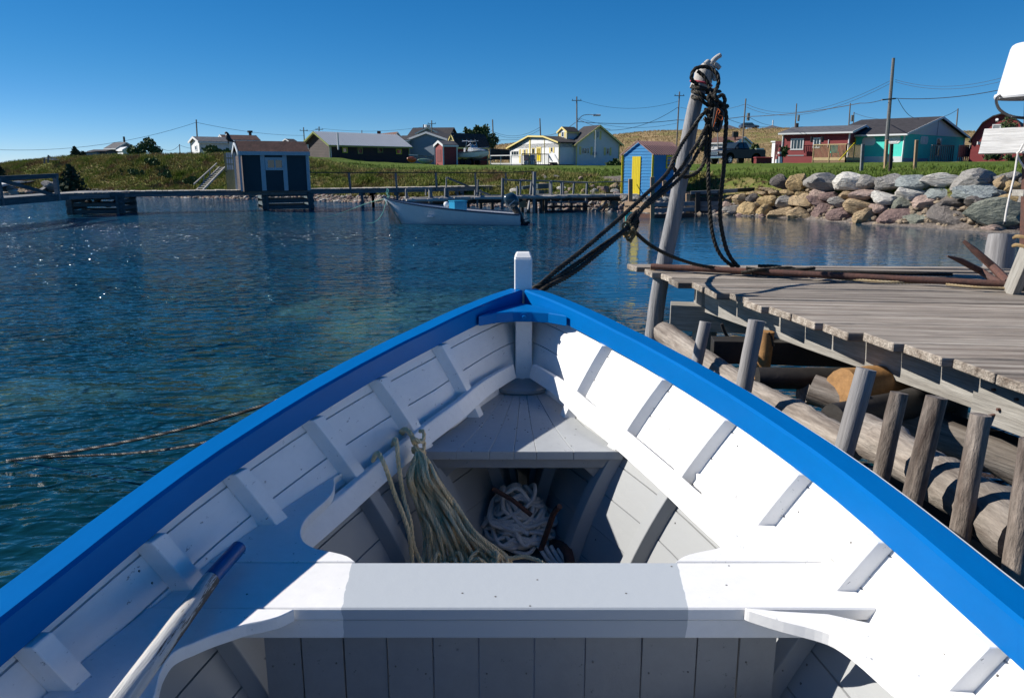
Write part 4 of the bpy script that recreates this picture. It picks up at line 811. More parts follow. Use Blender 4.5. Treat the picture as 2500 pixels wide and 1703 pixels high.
BL = [  # zoom window, x0, y0, x1, y1, colour
 (5, 1342, 985, 1535, 1115, 'dark'), (5, 1517, 953, 1710, 1120, 'gold'), (5, 1680, 962, 2085, 1135, 'grey'), (5, 2010, 962, 2440, 1150, 'white'),
 (5, 1060, 1143, 1200, 1195, 'gold'), (5, 1200, 1110, 1360, 1165, 'tan'), (5, 1175, 1148, 1310, 1205, 'tan'), (5, 1310, 1140, 1450, 1200, 'tan'), (5, 1440, 1137, 1600, 1195, 'gold'), (5, 1600, 1150, 1755, 1245, 'gold'), (5, 1785, 1130, 1970, 1235, 'pink'),
 (5, 885, 1195, 1090, 1310, 'tan'), (5, 1050, 1197, 1205, 1292, 'dark'), (5, 1175, 1205, 1390, 1300, 'gold'), (5, 1355, 1212, 1585, 1340, 'grey'), (5, 1570, 1190, 1830, 1335, 'tan'), (5, 1900, 1150, 2120, 1270, 'purple'), (5, 1750, 1215, 2000, 1330, 'purple'),
 (5, 765, 1185, 930, 1240, 'tan'), (5, 775, 1228, 865, 1290, 'blue'), (5, 760, 1270, 895, 1345, 'pink'), (5, 765, 1305, 1000, 1425, 'grey'), (5, 965, 1290, 1190, 1440, 'gold'), (5, 1120, 1275, 1210, 1330, 'tan'), (5, 1148, 1320, 1320, 1445, 'gold'), (5, 1300, 1340, 1580, 1450, 'tan'), (5, 1545, 1350, 1800, 1485, 'tan'),
 (5, 1785, 1305, 2060, 1500, 'purple'), (5, 2000, 1318, 2300, 1515, 'purple'), (5, 1640, 1445, 1760, 1490, 'dark'), (5, 1395, 1430, 1480, 1485, 'purple'), (5, 1500, 1445, 1610, 1500, 'grey'),
 (6, 435, 978, 700, 1140, 'grey'), (6, 665, 962, 950, 1150, 'grey'), (6, 925, 978, 1270, 1125, 'blue'), (6, 1228, 970, 1605, 1120, 'white'), (6, 1560, 942, 1985, 1135, 'grey'), (6, 1985, 950, 2265, 1040, 'grey'), (6, 1965, 1000, 2185, 1140, 'tan'), (6, 2090, 1045, 2320, 1180, 'gold'),
 (6, 240, 1143, 405, 1240, 'tan'), (6, 365, 1137, 660, 1260, 'pink'), (6, 610, 1165, 925, 1290, 'white'), (6, 880, 1107, 1215, 1240, 'white'), (6, 1210, 1100, 1590, 1260, 'blue'), (6, 1580, 1080, 2000, 1260, 'blue'), (6, 1980, 1145, 2130, 1245, 'blue'), (6, 2045, 1190, 2330, 1295, 'gold'),
 (6, 140, 1235, 360, 1340, 'grey'), (6, 325, 1240, 645, 1385, 'tan'), (6, 808, 1230, 1060, 1360, 'green'), (6, 1020, 1210, 1410, 1370, 'pink'), (6, 1360, 1228, 1730, 1400, 'dark'), (6, 1720, 1205, 2040, 1370, 'dark'), (6, 585, 1297, 800, 1400, 'pink'),
 (6, 430, 1360, 680, 1540, 'tan'), (6, 670, 1345, 1080, 1560, 'purple'), (6, 950, 1360, 1380, 1600, 'green'), (6, 1330, 1310, 1860, 1600, 'dark'), (6, 1755, 1280, 2330, 1600, 'green'), (6, 1880, 1540, 2160, 1620, 'pink'), (6, 2180, 1520, 2330, 1620, 'purple'), (6, 0, 1480, 210, 1540, 'dark'), (6, 320, 1500, 520, 1550, 'pink'), (6, 2300, 1160, 2560, 1400, 'grey'), (6, 2320, 970, 2600, 1180, 'dark'), (6, 2300, 1380, 2700, 1640, 'purple'), (6, 2580, 1150, 2850, 1450, 'tan')]
random.seed(12)
for i, (k, x0, y0, x1, y1, c) in enumerate(BL):
    a = zz(k, (x0+x1)/2, (y0+y1)/2); Yb = 32.0
    for _ in range(10): p = P(a[0], a[1], Yb); Yb = float(ys(p.x))+.35+1.25*max(0, p.z)+.25*max(0, p.z-1.2)
    p = P(a[0], a[1], Yb); s_ = (Yb/F)/4.648; wd, ht = (x1-x0)*s_, (y1-y0)*s_
    o = bpy.data.objects.new('boulder', RM[i % 12]); COL.objects.link(o); o.parent = rip; o.location = p-rip.location+Vector((0, .12, 0))
    o.scale = (wd*.66, max(wd, ht)*.55, ht*.73); o.rotation_euler = (random.uniform(-.2, .2)+(math.pi if i % 3 == 0 else 0), random.uniform(-.22, .22), random.choice((0, math.pi))+random.uniform(-.25, .25))
    o.material_slots[0].link = 'OBJECT'; o.material_slots[0].material = M['rock_'+c]
icv, icf = [], []
m_ = rockmesh(5, 1, 't', 9); icv = [tuple(v.co) for v in m_.vertices]; icf = [tuple(p_.vertices) for p_ in m_.polygons]
def pebbles(nm, lab, X, Y, s, m, dz=0): return scatter(nm, lab, icv, icf, ppos(X, Y, dz), np.stack([s*rs(.8, 1.3, len(X)), s*rs(.7, 1.1, len(X)), s*rs(.4, .8, len(X))], -1), rs(0, 6.3, len(X)), m, np.stack([rs(-.3, .3, len(X)), rs(-.3, .3, len(X))], -1))
X = rs(12, 24, 900); d_ = rs(0, 3.0, 900); Y = ys(X)+d_; zt = .5*np.clip(d_, 0, 3)
scatter('rubble', 'small broken stones filling the gaps between the boulders', icv, icf, np.stack([X, Y+.3, -.1+d_*.52], -1), np.stack([rs(.08, .26, 900), rs(.08, .26, 900), rs(.06, .17, 900)], -1), rs(0, 6.3, 900), 'rock_brown')
for nm_, k_, mm in (('grey', 2600, 'rock_grey'), ('tan', 1800, 'rock_brown'), ('reddish', 1800, 'rock_purple'), ('dark', 2000, 'rock_dark')):
    X = rs(-45, 10.5, k_); Y = ys(X)+rs(-.35, 2.0, k_); pebbles('shore_stones', f'{nm_} stones strewn along the waterline of the far shore', X, Y, rs(0, 1, k_)**4*.24+.05, mm)
X = rs(8.6, 14, 300); 
# larger rocks one can pick out behind and below the middle jetty
RB = [(4, 1340, 878, 1450, 950, 'tan'), (4, 1245, 905, 1350, 1000, 'purple'), (4, 1350, 935, 1460, 985, 'grey'), (4, 1195, 900, 1260, 960, 'pink'), (4, 1105, 935, 1220, 1005, 'grey'), (4, 1100, 890, 1180, 930, 'pink'), (4, 1010, 935, 1080, 1000, 'tan'), (4, 860, 925, 930, 970, 'pink'), (4, 735, 905, 850, 945, 'white'), (4, 690, 965, 775, 1010, 'tan'), (4, 810, 965, 870, 1005, 'pink'), (4, 970, 800, 1080, 838, 'pink'), (4, 590, 790, 650, 830, 'grey'), (4, 700, 780, 770, 805, 'grey'), (4, 560, 770, 620, 810, 'tan'), (4, 490, 790, 540, 825, 'grey'), (4, 1370, 965, 1475, 1005, 'pink'), (4, 1215, 980, 1290, 1010, 'tan'), (4, 1460, 910, 1480, 950, 'tan'), (4, 190, 935, 300, 1000, 'white'), (4, 545, 865, 650, 890, 'gold'), (4, 310, 820, 400, 850, 'pink'),
      (4, 1230, 1080, 1320, 1145, 'tan'), (4, 1340, 1075, 1440, 1150, 'green'), (4, 1440, 1110, 1500, 1165, 'pink'), (4, 790, 1110, 855, 1150, 'pink'), (4, 690, 1095, 740, 1135, 'grey'), (4, 950, 1110, 1000, 1160, 'grey'), (4, 1010, 1110, 1070, 1160, 'tan'), (4, 1195, 1075, 1225, 1130, 'white'), (4, 1100, 1080, 1150, 1120, 'tan'), (4, 1150, 1120, 1240, 1150, 'pink'), (4, 1510, 1100, 1580, 1150, 'grey')]
ROCKS = []
for i, (k, x0, y0, x1, y1, c) in enumerate(RB):
    a = zz(k, (x0+x1)/2, (y0+y1)/2); Yb = 40.0
    for _ in range(30):
        p = P(a[0], a[1], Yb); Yb += (p.z-float(hz(p.x, p.y))-.12)*2.2; Yb = max(Yb, float(ys(p.x))+.15)
    p = P(a[0], a[1], Yb); s_ = (Yb/F)/4.648; wd, ht = (x1-x0)*s_, (y1-y0)*s_
    o = bpy.data.objects.new('shore_rock', RM[(i*5) % 12]); COL.objects.link(o); o.location = p; o.scale = (wd*.58, wd*.5, ht*.7); o.rotation_euler = (random.uniform(-.2, .2), random.uniform(-.2, .2), random.uniform(0, 6))
    o.material_slots[0].link = 'OBJECT'; o.material_slots[0].material = M['rock_'+c]
    where = 'on the bank above the middle jetty' if y1 < 900 else ('beside the blue hut, behind the middle jetty' if y1 < 1020 else 'at the waterline under the middle jetty')
    ROCKS.append((o, c, where, a[0], wd*ht))

cname = dict(tan='tan', gold='yellowish', grey='grey', white='whitish', pink='pinkish', purple='reddish brown', green='greenish', dark='dark', blue='bluish')
grp = {}
for r_ in ROCKS: grp.setdefault((r_[1], r_[2]), []).append(r_)
for (c_, wh), lst in grp.items():
    lst.sort(key=lambda r_: r_[3]); K = len(lst)
    for j, r_ in enumerate(lst):
        od = '' if K == 1 else (('leftmost', 'rightmost')[j] if K == 2 else (('leftmost', 'middle', 'rightmost')[j] if K == 3 else ('leftmost', 'second from left', 'third from left', 'rightmost', 'fifth')[min(j, 4)]))
        new_tag(r_[0], (od+' ' if od else '')+cname[c_]+' rounded rock '+wh, 'rock', 'rounded rocks '+wh)
# ============================================================ buildings
def clap(nm, col, step=.13, vert=False, depth=.9, var=.08, col2=None):
    m = mat(nm, col, .7, var=var, scale=1.2, bump=0, col2=col2); n = m.node_tree.nodes; L = m.node_tree.links.new
    g = n.new('ShaderNodeNewGeometry'); sx = n.new('ShaderNodeSeparateXYZ'); L(g.outputs['Position'], sx.inputs[0]); a = n.new('ShaderNodeMath'); a.operation = 'DIVIDE'; a.inputs[1].default_value = step; fr = n.new('ShaderNodeMath'); fr.operation = 'FRACT'
    if vert: ad = n.new('ShaderNodeMath'); ad.operation = 'ADD'; L(sx.outputs[0], ad.inputs[0]); L(sx.outputs[1], ad.inputs[1]); L(ad.outputs[0], a.inputs[0])
    else: L(sx.outputs[2], a.inputs[0])
    L(a.outputs[0], fr.inputs[0]); b = n.new('ShaderNodeBump'); b.inputs['Distance'].default_value = step*.16*depth; b.inputs['Strength'].default_value = 1; L(fr.outputs[0], b.inputs['Height']); b.invert = not vert; L(b.outputs[0], n['Principled BSDF'].inputs['Normal']); return m
for k_, c_ in dict(sidewhite='e4e6e8', siteblue='8b9aab', sidered='8c3335', sidebarn='6e1d20', sidecharcoal='2b2320', sideturq='45ddcb', sidedkred='64181c', sideblue='0080cc').items(): M[k_] = clap(k_, c_)
M['shingles'] = clap('brown wall shingles', '4c3c38', .16, var=.3, col2='352926')
M['shed_sheet'] = mat('dark teal plywood sheet', '1d3d47', .7, var=.2, scale=1.5, bump=.2, wear='5d7a80', wearamt=-.07, wscale=3)
for k_, c_, d_ in (('roofdark', '413d40', '2b282a'), ('roofbrown', '6a4a40', '4c342c'), ('roofgrey', '6a6a6e', '4b4b50'), ('roofbrownish', '7a5648', '5a3f36')): M[k_] = mat(k_+' shingles', c_, .9, var=.25, scale=2.5, col2=d_, bump=.5, bscale=9, dist=.03)
M['tin'] = mat('silver roof sheet', (.66, .68, .70), .5, var=.08, scale=1, bump=0)
M['pinktin'] = mat('faded red roof sheet', (.36, .20, .185), .6, var=.15, scale=2, bump=0)
M['trimwhite'] = mat('white trim', (.74, .75, .76), .6, var=.05, bump=0)
M['trimyellow'] = mat('pale yellow trim', 'e9d588', .6, var=.08, bump=0)
M['yellow'] = mat('bright yellow paint', 'f0d400', .55, var=.1, scale=3, bump=.2)
M['lime'] = mat('lime yellow paint', 'c6c820', .6, var=.1)
M['trimgreen'] = mat('dull green trim', '8f9a50', .6)
M['skirt'] = clap('white skirting boards', (.74, .75, .76), .2, True)
M['curtain'] = mat('window curtain', (.35, .37, .40), .9, var=.2)
M['darkwood'] = mat('dark stained wood', '3a2a28', .8)
M['deckwood'] = mat('yellowish deck wood', (.50, .38, .20), .8, var=.2, scale=3, bump=.2)
M['brick'] = mat('brick chimney', '6b3a2c', .9, var=.3)
M['shedtrim'] = mat('pale blue shed trim', (.50, .56, .60), .7, var=.1)
M['concrete'] = mat('pale foundation', (.40, .42, .44), .9, var=.15)
M['bluefound'] = mat('blue painted foundation', '1a4a63', .8)
class Face:
    def __init__(s, o, u, n_): s.o, s.u, s.n = Vector(o), Vector(u).normalized(), Vector(n_).normalized()
    def at(s, x, y):
        d = ray(x, y); c = Vector((0, 0, H)); t = (s.o-c).dot(s.n)/d.dot(s.n); p = c+d*t; return (p-s.o).dot(s.u), p.z
    def pt(s, u, z, off=0): p = s.o+s.u*u+s.n*off; return Vector((p.x, p.y, z))
def solve(C, d, xp, lo=.1, hi=60):
    for _ in range(50):
        m_ = (lo+hi)/2; f = lambda L_: px(C+d*L_)[0]-xp
        if (f(lo) > 0) == (f(m_) > 0): lo = m_
        else: hi = m_
    return (lo+hi)/2
class House:
    """two visible walls meeting at a near corner: A runs left and back, B runs right and back"""
    def __init__(s, name, label, cat, k, xc_, yb, yt, Y, th, xa, xb, ridge, yr, wall, roof, trim='trimwhite', wallB=None, over=.25, group=None, base=1.5, rth=.12, slope=None, xr=None, wallA=None, flat=False, hip=False, ridge_col=None):
        a = zz(k, xc_, yb); C = P(a[0], a[1], Y); zt = P(a[0], zz(k, xc_, yt)[1], Y).z; s.z0, s.zt = C.z, zt; t = R(th)
        dA = Vector((-math.cos(t), math.sin(t), 0)); dB = Vector((math.sin(t), math.cos(t), 0)); s.C, s.dA, s.dB = C, dA, dB
        s.LA = solve(C, dA, zz(k, xa, 0)[0]); s.LB = solve(C, dB, zz(k, xb, 0)[0]) if xb > 0 else -xb
        s.A = Face(C, dA, -dB); s.B = Face(C, dB, -dA)
        s.root = root = thing(name, label, cat, tuple(C), group); LA, LB = s.LA, s.LB
        if ridge == 'B': g0 = C+dA*LA/2            # ridge runs along B, gable on face A
        else: g0 = C+dB*LB/2
        zr = P(px(Vector((g0.x, g0.y, zt)))[0], zz(k, 0, yr)[1], g0.y).z; s.zr = zr
        zb = C.z-base; V = lambda a_, b_, z: C+dA*a_+dB*b_+Vector((0, 0, z-C.z))
        s.V = V; w_ = MB()
        if hip or flat:
            w_.hexa([V(0, 0, zb), V(LA, 0, zb), V(LA, LB, zb), V(0, LB, zb), V(0, 0, zt), V(LA, 0, zt), V(LA, LB, zt), V(0, LB, zt)])
            w_.build('wall', wall, root)
        else:
            for face in 'ab':
                pass
            if ridge == 'B':
                pro = [(0, zb), (0, zt), (LA/2, zr), (LA, zt), (LA, zb)]; w_.prism([V(a_, 0, z) for a_, z in pro], dB*LB)
            else:
                pro = [(0, zb), (0, zt), (LB/2, zr), (LB, zt), (LB, zb)]; w_.prism([V(0, b_, z) for b_, z in pro], dA*LA)
            w_.build('wall', wall, root)
        if wallB: MB().prism([V(-.015, .0, zb), V(-.015, LB, zb), V(-.015, LB, zt), V(-.015, 0, zt)], dA*.012).build('side_wall', wallB, root)
        rf = MB(); o_ = over; rr = rth
        if flat: rf.prism([V(-o_, -o_, zt), V(LA+o_, -o_, zt), V(LA+o_, LB+o_, zt), V(-o_, LB+o_, zt)], (0, 0, rr))
        elif hip:
            q = min(LA, LB)/2; e = [V(-o_, -o_, zt), V(LA+o_, -o_, zt), V(LA+o_, LB+o_, zt), V(-o_, LB+o_, zt)]
            r0, r1 = (V(LA/2, q, zr), V(LA/2, LB-q, zr)) if ridge == 'B' else (V(q, LB/2, zr), V(LA-q, LB/2, zr))
            lo_ = [p+Vector((0, 0, -.1)) for p in e]
            fs = [(0, 1, 4), (1, 2, 5, 4), (2, 3, 5), (3, 0, 4, 5)] if ridge == 'B' else [(0, 1, 5, 4), (1, 2, 5), (2, 3, 4, 5), (3, 0, 4)]
            rf.add(e+[r0, r1]+lo_, fs+[(0, 1, 7, 6), (1, 2, 8, 7), (2, 3, 9, 8), (3, 0, 6, 9), (6, 7, 8, 9)])
        else:
            W = LA if ridge == 'B' else LB; sl = (zr-zt)/(W/2)
            for sd in (0, 1):
                def Q(t_, l, dz):
                    a_ = t_ if sd == 0 else W-t_; z = zt+sl*min(t_, W/2)+dz
                    return V(a_, l, z) if ridge == 'B' else V(l, a_, z)
                l0, l1 = -o_, (LB if ridge == 'B' else LA)+o_; e0 = -o_
                rf.prism([Q(e0, l0, .01), Q(W/2, l0, .01), Q(W/2, l0, rr), Q(e0, l0, rr)], (dB if ridge == 'B' else dA)*(l1-l0))
        s.roof = rf.build('roof', roof, root)
        if trim and not hip and not flat:
            W = LA if ridge == 'B' else LB; sl = (zr-zt)/(W/2); tm_ = MB()
            def Q(t_, l, dz, sd=0):
                a_ = t_ if sd == 0 else W-t_; z = zt+sl*t_+dz
                return V(a_, l, z) if ridge == 'B' else V(l, a_, z)
            for sd in (0, 1):
                MB().prism([Q(-o_, -o_-.03, -.10, sd), Q(W/2, -o_-.03, -.10, sd), Q(W/2, -o_-.03, rr+.015, sd), Q(-o_, -o_-.03, rr+.015, sd)], (dB if ridge == 'B' else dA)*.04).build('barge_board', trim, root)
            ll = LB if ridge == 'B' else LA
            a0, a1 = Q(-o_-.02, -o_, .0), Q(-o_-.02, ll+o_, .0); MB().bar(a0, a1, .05, .17).build('fascia', trim, root)
        if trim:
            for a_, b_, w2 in ((-.02, -.02, 0), (LA+.02, -.02, 0), (-.02, LB+.02, 0)): MB().bar(V(a_, b_, zb), V(a_, b_, zt-.02), .13, .13).build('corner_board', trim, root)
    def win(s, f, k, x0, y0, x1, y1, frame='trimwhite', cols=1, rows_=1, fw=.09, name='window', pane='glass', depth=.05, zmin=None):
        F_ = s.A if f == 'A' else s.B; a = F_.at(*zz(k, x0, y1)); b_ = F_.at(*zz(k, x1, y0)); c = F_.at(*zz(k, x0, y0)); d = F_.at(*zz(k, x1, y1))
        u0, u1 = sorted(((a[0]+c[0])/2, (b_[0]+d[0])/2)); z0, z1 = sorted(((a[1]+d[1])/2, (b_[1]+c[1])/2))
        return s.rect(F_, u0, z0, u1, z1, frame, cols, rows_, fw, name, pane, depth)
    def rect(s, F_, u0, z0, u1, z1, frame, cols=1, rows_=1, fw=.09, name='window', pane='glass', depth=.05):
        def box(u0, u1, z0, z1, a, b_): m_ = MB(); m_.hexa([F_.pt(u0, z0, a), F_.pt(u1, z0, a), F_.pt(u1, z0, b_), F_.pt(u0, z0, b_), F_.pt(u0, z1, a), F_.pt(u1, z1, a), F_.pt(u1, z1, b_), F_.pt(u0, z1, b_)]); return m_
        fr = MB()
        for m_ in (box(u0, u0+fw, z0, z1, .0, depth), box(u1-fw, u1, z0, z1, .0, depth), box(u0+fw, u1-fw, z1-fw, z1, .0, depth), box(u0+fw, u1-fw, z0, z0+fw, .0, depth)): fr.add(m_.v, m_.f)
        for i in range(1, cols): u = u0+(u1-u0)*i/cols; m_ = box(u-.03, u+.03, z0+fw, z1-fw, .02, depth-.005); fr.add(m_.v, m_.f)
        for i in range(1, rows_): z = z0+(z1-z0)*i/rows_; m_ = box(u0+fw, u1-fw, z-.025, z+.025, .02, depth-.007); fr.add(m_.v, m_.f)
        w_ = fr.build(name, frame, s.root); box(u0+fw*.9, u1-fw*.9, z0+fw*.9, z1-fw*.9, .004, .022).build('pane', pane, w_); return w_
    def panel(s, f, k, x0, y0, x1, y1, name, m, depth=.04, parent=None):
        F_ = s.A if f == 'A' else s.B; a = F_.at(*zz(k, x0, y1)); b_ = F_.at(*zz(k, x1, y0)); u0, u1 = sorted((a[0], b_[0])); z0, z1 = sorted((a[1], b_[1]))
        return MB().hexa([F_.pt(u0, z0, .003), F_.pt(u1, z0, .003), F_.pt(u1, z0, depth), F_.pt(u0, z0, depth), F_.pt(u0, z1, .003), F_.pt(u1, z1, .003), F_.pt(u1, z1, depth), F_.pt(u0, z1, depth)]).build(name, m, parent or s.root)
# --- shed on stilts over the water
W1, W2, W3, W4 = Vector((-17.1, 35.4, .95)), Vector((-12.5, 37.4, .95)), Vector((-9.9, 38.7, .95)), Vector((2.2, 47.3, .95))
h = House('fishing_shed', 'dark teal shed on stilts over the water with brown roof and open door', 'shed', 2, 668, 962, 508, 36.9, 62, 612, 1412, 'B', 405, 'shed_sheet', 'roofbrown', 'shedtrim', over=.12, base=.0, rth=.07)
# gable end toward the left is narrow: A face; long side is B
for x0, x1 in ((885, 905), (1135, 1155)): h.panel('B', 2, x0, 530, x1, 955, 'batten', 'shedtrim', .03)
MB().hexa([h.B.pt(u_, z_, o_) for z_ in (h.zt-.11, h.zt-.01) for u_, o_ in ((0, .002), (h.LB, .002), (h.LB, .035), (0, .035))]).build('top_band', 'shedtrim', h.root)
h.win('B', 2, 915, 578, 1135, 724, 'shedtrim', 2, fw=.12)
h.panel('A', 2, 612, 560, 655, 955, 'gable_boards', 'shingles', .02)
fo = h.A.pt(h.LA, h.z0, 0); da = Vector((-.93, .36, 0)); D0 = P(*zz(2, 612, 950), fo.y); D1 = P(*zz(2, 488, 950), fo.y+.1)
D0.z = D1.z = h.z0+.02; zt_ = P(*zz(2, 460, 530), D1.y).z
dr_ = MB().prism([D0, D1, Vector((D1.x-.03, D1.y, zt_)), Vector((D0.x-.03, D0.y, zt_))], (0, .045, 0)).build('door', mat('cream door paint', '8d8a62', .6, var=.15, wear='b9b7a0', wearamt=-.03, wscale=4), h.root)
u = (D1-D0); nf = Vector((u.y, -u.x, 0)).normalized()*-1
if nf.y > 0: nf = -nf
for i in range(3):
    for j in range(3):
        p = D0+u*(.24+.2*i)+Vector((-.03*.7, 0, .95+.28*j)); q = u*.15
        MB().prism([p+nf*.012, p+q+nf*.012, p+q+nf*.012+Vector((0, 0, .23)), p+nf*.012+Vector((0, 0, .23))], nf*.01).build('pane', mat('white curtain pane', (.55, .57, .6), .4) if 'curt' not in M else M['curt'], dr_); M.setdefault('curt', bpy.data.materials['white curtain pane'])
MB().tube([D1-u*.06+Vector((0, 0, .85))+nf*.03, D1-u*.06+Vector((0, 0, .85))+nf*.06], .03, 8).build('handle', 'blackrub', dr_)
# --- far left houses
h = House('far_house', 'white and grey house with pale roof furthest left on the bank', 'house', 1, 1410, 575, 490, 128, 55, 1340, 1500, 'A', 465, 'sidewhite', 'tin', over=.2)
h.win('B', 1, 1447, 508, 1470, 548, 'trimwhite', fw=.1)
h2 = House('far_house', 'tall pale gabled house rising behind the low white garage at left', 'house', 1, 1330, 560, 470, 138, 30, 1215, 1545, 'A', 412, 'siteblue', 'roofgrey', over=.3)
h2.win('A', 1, 1225, 480, 1300, 497, 'trimwhite', 3, fw=.12)
MB().tube([h2.V(2, 3, h2.zr), h2.V(2, 3, h2.zr+1.1)], .18, 8).build('chimney', 'wetwood', h2.root)
h = House('grey_shed', 'long low dark grey shed between the small spruce and the far houses', 'shed', 1, 1200, 572, 515, 106, 8, 1015, 1335, 'A', 498, mat('grey slat wall', '59616c', .8, var=.2), 'roofdark', over=.15, trim=None)
h = House('grey_shed', 'small pale grey shed half hidden by spruce at far left', 'shed', 1, 1012, 570, 527, 104, 10, 945, -3, 'A', 520, 'siteblue', 'roofgrey', over=.1, trim=None)
# --- white gabled building left of the stilt shed
h = House('white_house', 'long white building with dark roof and brown raised part behind the stilt shed', 'house', 2, 190, 575, 398, 92, 52, 90, 520, 'B', 352, 'sidewhite', 'roofgrey', over=.25, base=1.5)
h.win('A', 2, 122, 440, 146, 503, 'trimwhite', fw=.12)
V_ = h.V; zt_ = h.zt
h.roof['label'] = 'dark grey roof'
h = House('house_wing', 'brown roofed building with black stovepipe rising behind the stilt shed', 'house', 2, 470, 480, 378, 100, 52, 395, 850, 'B', 330, 'sidewhite', 'roofbrown', over=.2, base=2)
c = P(*zz(2, 752, 380), 104); MB().tube([c+Vector((0, 0, -.4)), c+Vector((0, 0, .95))], .19, 8).build('stovepipe', 'blackrub', h.root); MB().tube([c+Vector((0, 0, .9)), c+Vector((0, 0, 1.15))], .34, 8).build('stovepipe_cap', 'blackrub', h.root)
h = House('distant_house', 'tiny distant house with dark roof on the horizon behind the stilt shed', 'house', 2, 1190, 420, 392, 190, 40, 1130, 1262, 'B', 372, 'siteblue', 'roofdark', over=.3, base=9)
# --- dark long building, silver roof
h = House('dark_bunkhouse', 'long dark shingled building with silver metal roof and small yellow framed windows', 'building', 2, 1660, 672, 425, 84, 40, 1372, 2550, 'B', 292, 'shingles', 'tin', 'trimgreen', over=.35, wallB='sidecharcoal', rth=.08)
F_ = h.B
for k_, x0, y0, x1, y1, c_ in ((2, 1792, 462, 1850, 527, 'lime'), (2, 1965, 467, 2022, 537, 'trimgreen'), (2, 2190, 467, 2252, 525, 'trimgreen'), (3, 100, 467, 158, 523, 'trimgreen'), (3, 310, 482, 374, 542, 'lime')): h.win('B', k_, x0, y0, x1, y1, c_, fw=.1)
h.win('A', 2, 1372, 432, 1412, 490, fw=.1); h.panel('A', 2, 1385, 535, 1418, 638, 'door', 'trimwhite', .06)
h.panel('B', 2, 1650, 440, 1662, 650, 'corner_trim', 'trimwhite', .05)
nr = 38
for i in range(nr):
    l = -.35+(h.LB+.7)*(i+.5)/nr; sl = (h.zr-h.zt)/(h.LA/2); a0, a1 = h.V(-.35, l, h.zt-.35*sl+.09), h.V(h.LA/2, l, h.zr+.09); MB().bar(a0, a1, .05, .05).build('roof_rib', 'tin', h.roof)
c = P(*zz(2, 1748, 490), 83.4); MB().tube([c, c+Vector((0, 0, 1.7))], .09, 8).build('stovepipe', 'tin', h.root)
# --- buildings behind
h = House('distant_house', 'distant house with brown roof and brick chimney above the silver roof', 'house', 3, 300, 400, 330, 135, 62, 120, 352, 'A', 296, 'sidewhite', 'roofbrownish', over=.3, base=9)
c = P(*zz(3, 118, 322), 139); MB().bar(c+Vector((0, 0, -.8)), c+Vector((0, 0, .65)), .55, .55).build('chimney', 'brick', h.root)
h = House('dark_house', 'dark blue-grey house with steep dark gabled roof behind the grey house', 'house', 3, 895, 420, 325, 140, 8, 480, -7, 'A', 246, 'siteblue', 'roofdark', over=.5, base=9, trim=None)
dg = House('dormer_block', 'dark cross gable with white peak rising behind the grey house roof', 'house', 3, 790, 400, 300, 133, 6, 560, -8, 'B', 245, 'sidedark' if 'sidedark' in M else 'siteblue', 'roofdark', over=.4, base=9)
MB().tube([dg.V(dg.LA/2, -.3, dg.zr+.1), dg.V(dg.LA/2, -.3, dg.zr+.5)], .5, 10).build('vent_cap', 'trimwhite', dg.root)
h = House('grey_house', 'large blue-grey gabled house between dark building and red shed', 'house', 3, 892, 625, 375, 98, 20, 450, -10, 'B', 298, 'siteblue', 'roofdark', over=.25)
MB().prism([h.V(h.LA+.01, 0, h.z0), h.V(h.LA+.01, 6, h.z0), h.V(h.LA+.01, 6, h.zt), h.V(h.LA+.01, 0, h.zt)], h.dA*.03).build('side_wall', 'sidewhite', h.root)
h = House('lean_to', 'pale low wing with dark roof at left of the grey house', 'shed', 3, 450, 600, 385, 99, 12, 310, -6, 'A', 340, 'sidewhite', 'roofdark', over=.2)
h = House('red_shed', 'small dark red clapboard shed left of the motorboat', 'shed', 3, 850, 630, 440, 82, 52, 757, 1002, 'B', 400, 'sidered', 'roofgrey', 'trimwhite', over=.12)
h.panel('A', 3, 778, 490, 822, 625, 'door', 'sidebarn', .03)
h = House('barn', 'dark red barn with black gambrel roof behind the motorboat', 'barn', 3, 1000, 640, 445, 96, 48, 900, 1350, 'B', 312, 'sidebarn', 'roofdark', 'trimyellow', over=.15, base=1)
sl = MB(); LA, LB = h.LA, h.LB; zt, zr = h.zt, h.zr
for sd in (0, 1):
    def Q(t_, z, l): return h.V(t_ if sd == 0 else LA-t_, l, z)
    sl.prism([Q(-.25, zt-.05, -.2), Q(LA*.22, zt+(zr-zt)*.72, -.2), Q(LA/2, zr+.1, -.2), Q(LA/2, zr-.05, -.2), Q(LA*.24, zt+(zr-zt)*.66, -.2), Q(-.1, zt-.1, -.2)], h.dB*(LB+.4))
sl.build('gambrel_roof', 'roofdark', h.root); h.win('A', 3, 933, 330, 965, 398, 'trimyellow', fw=.12)
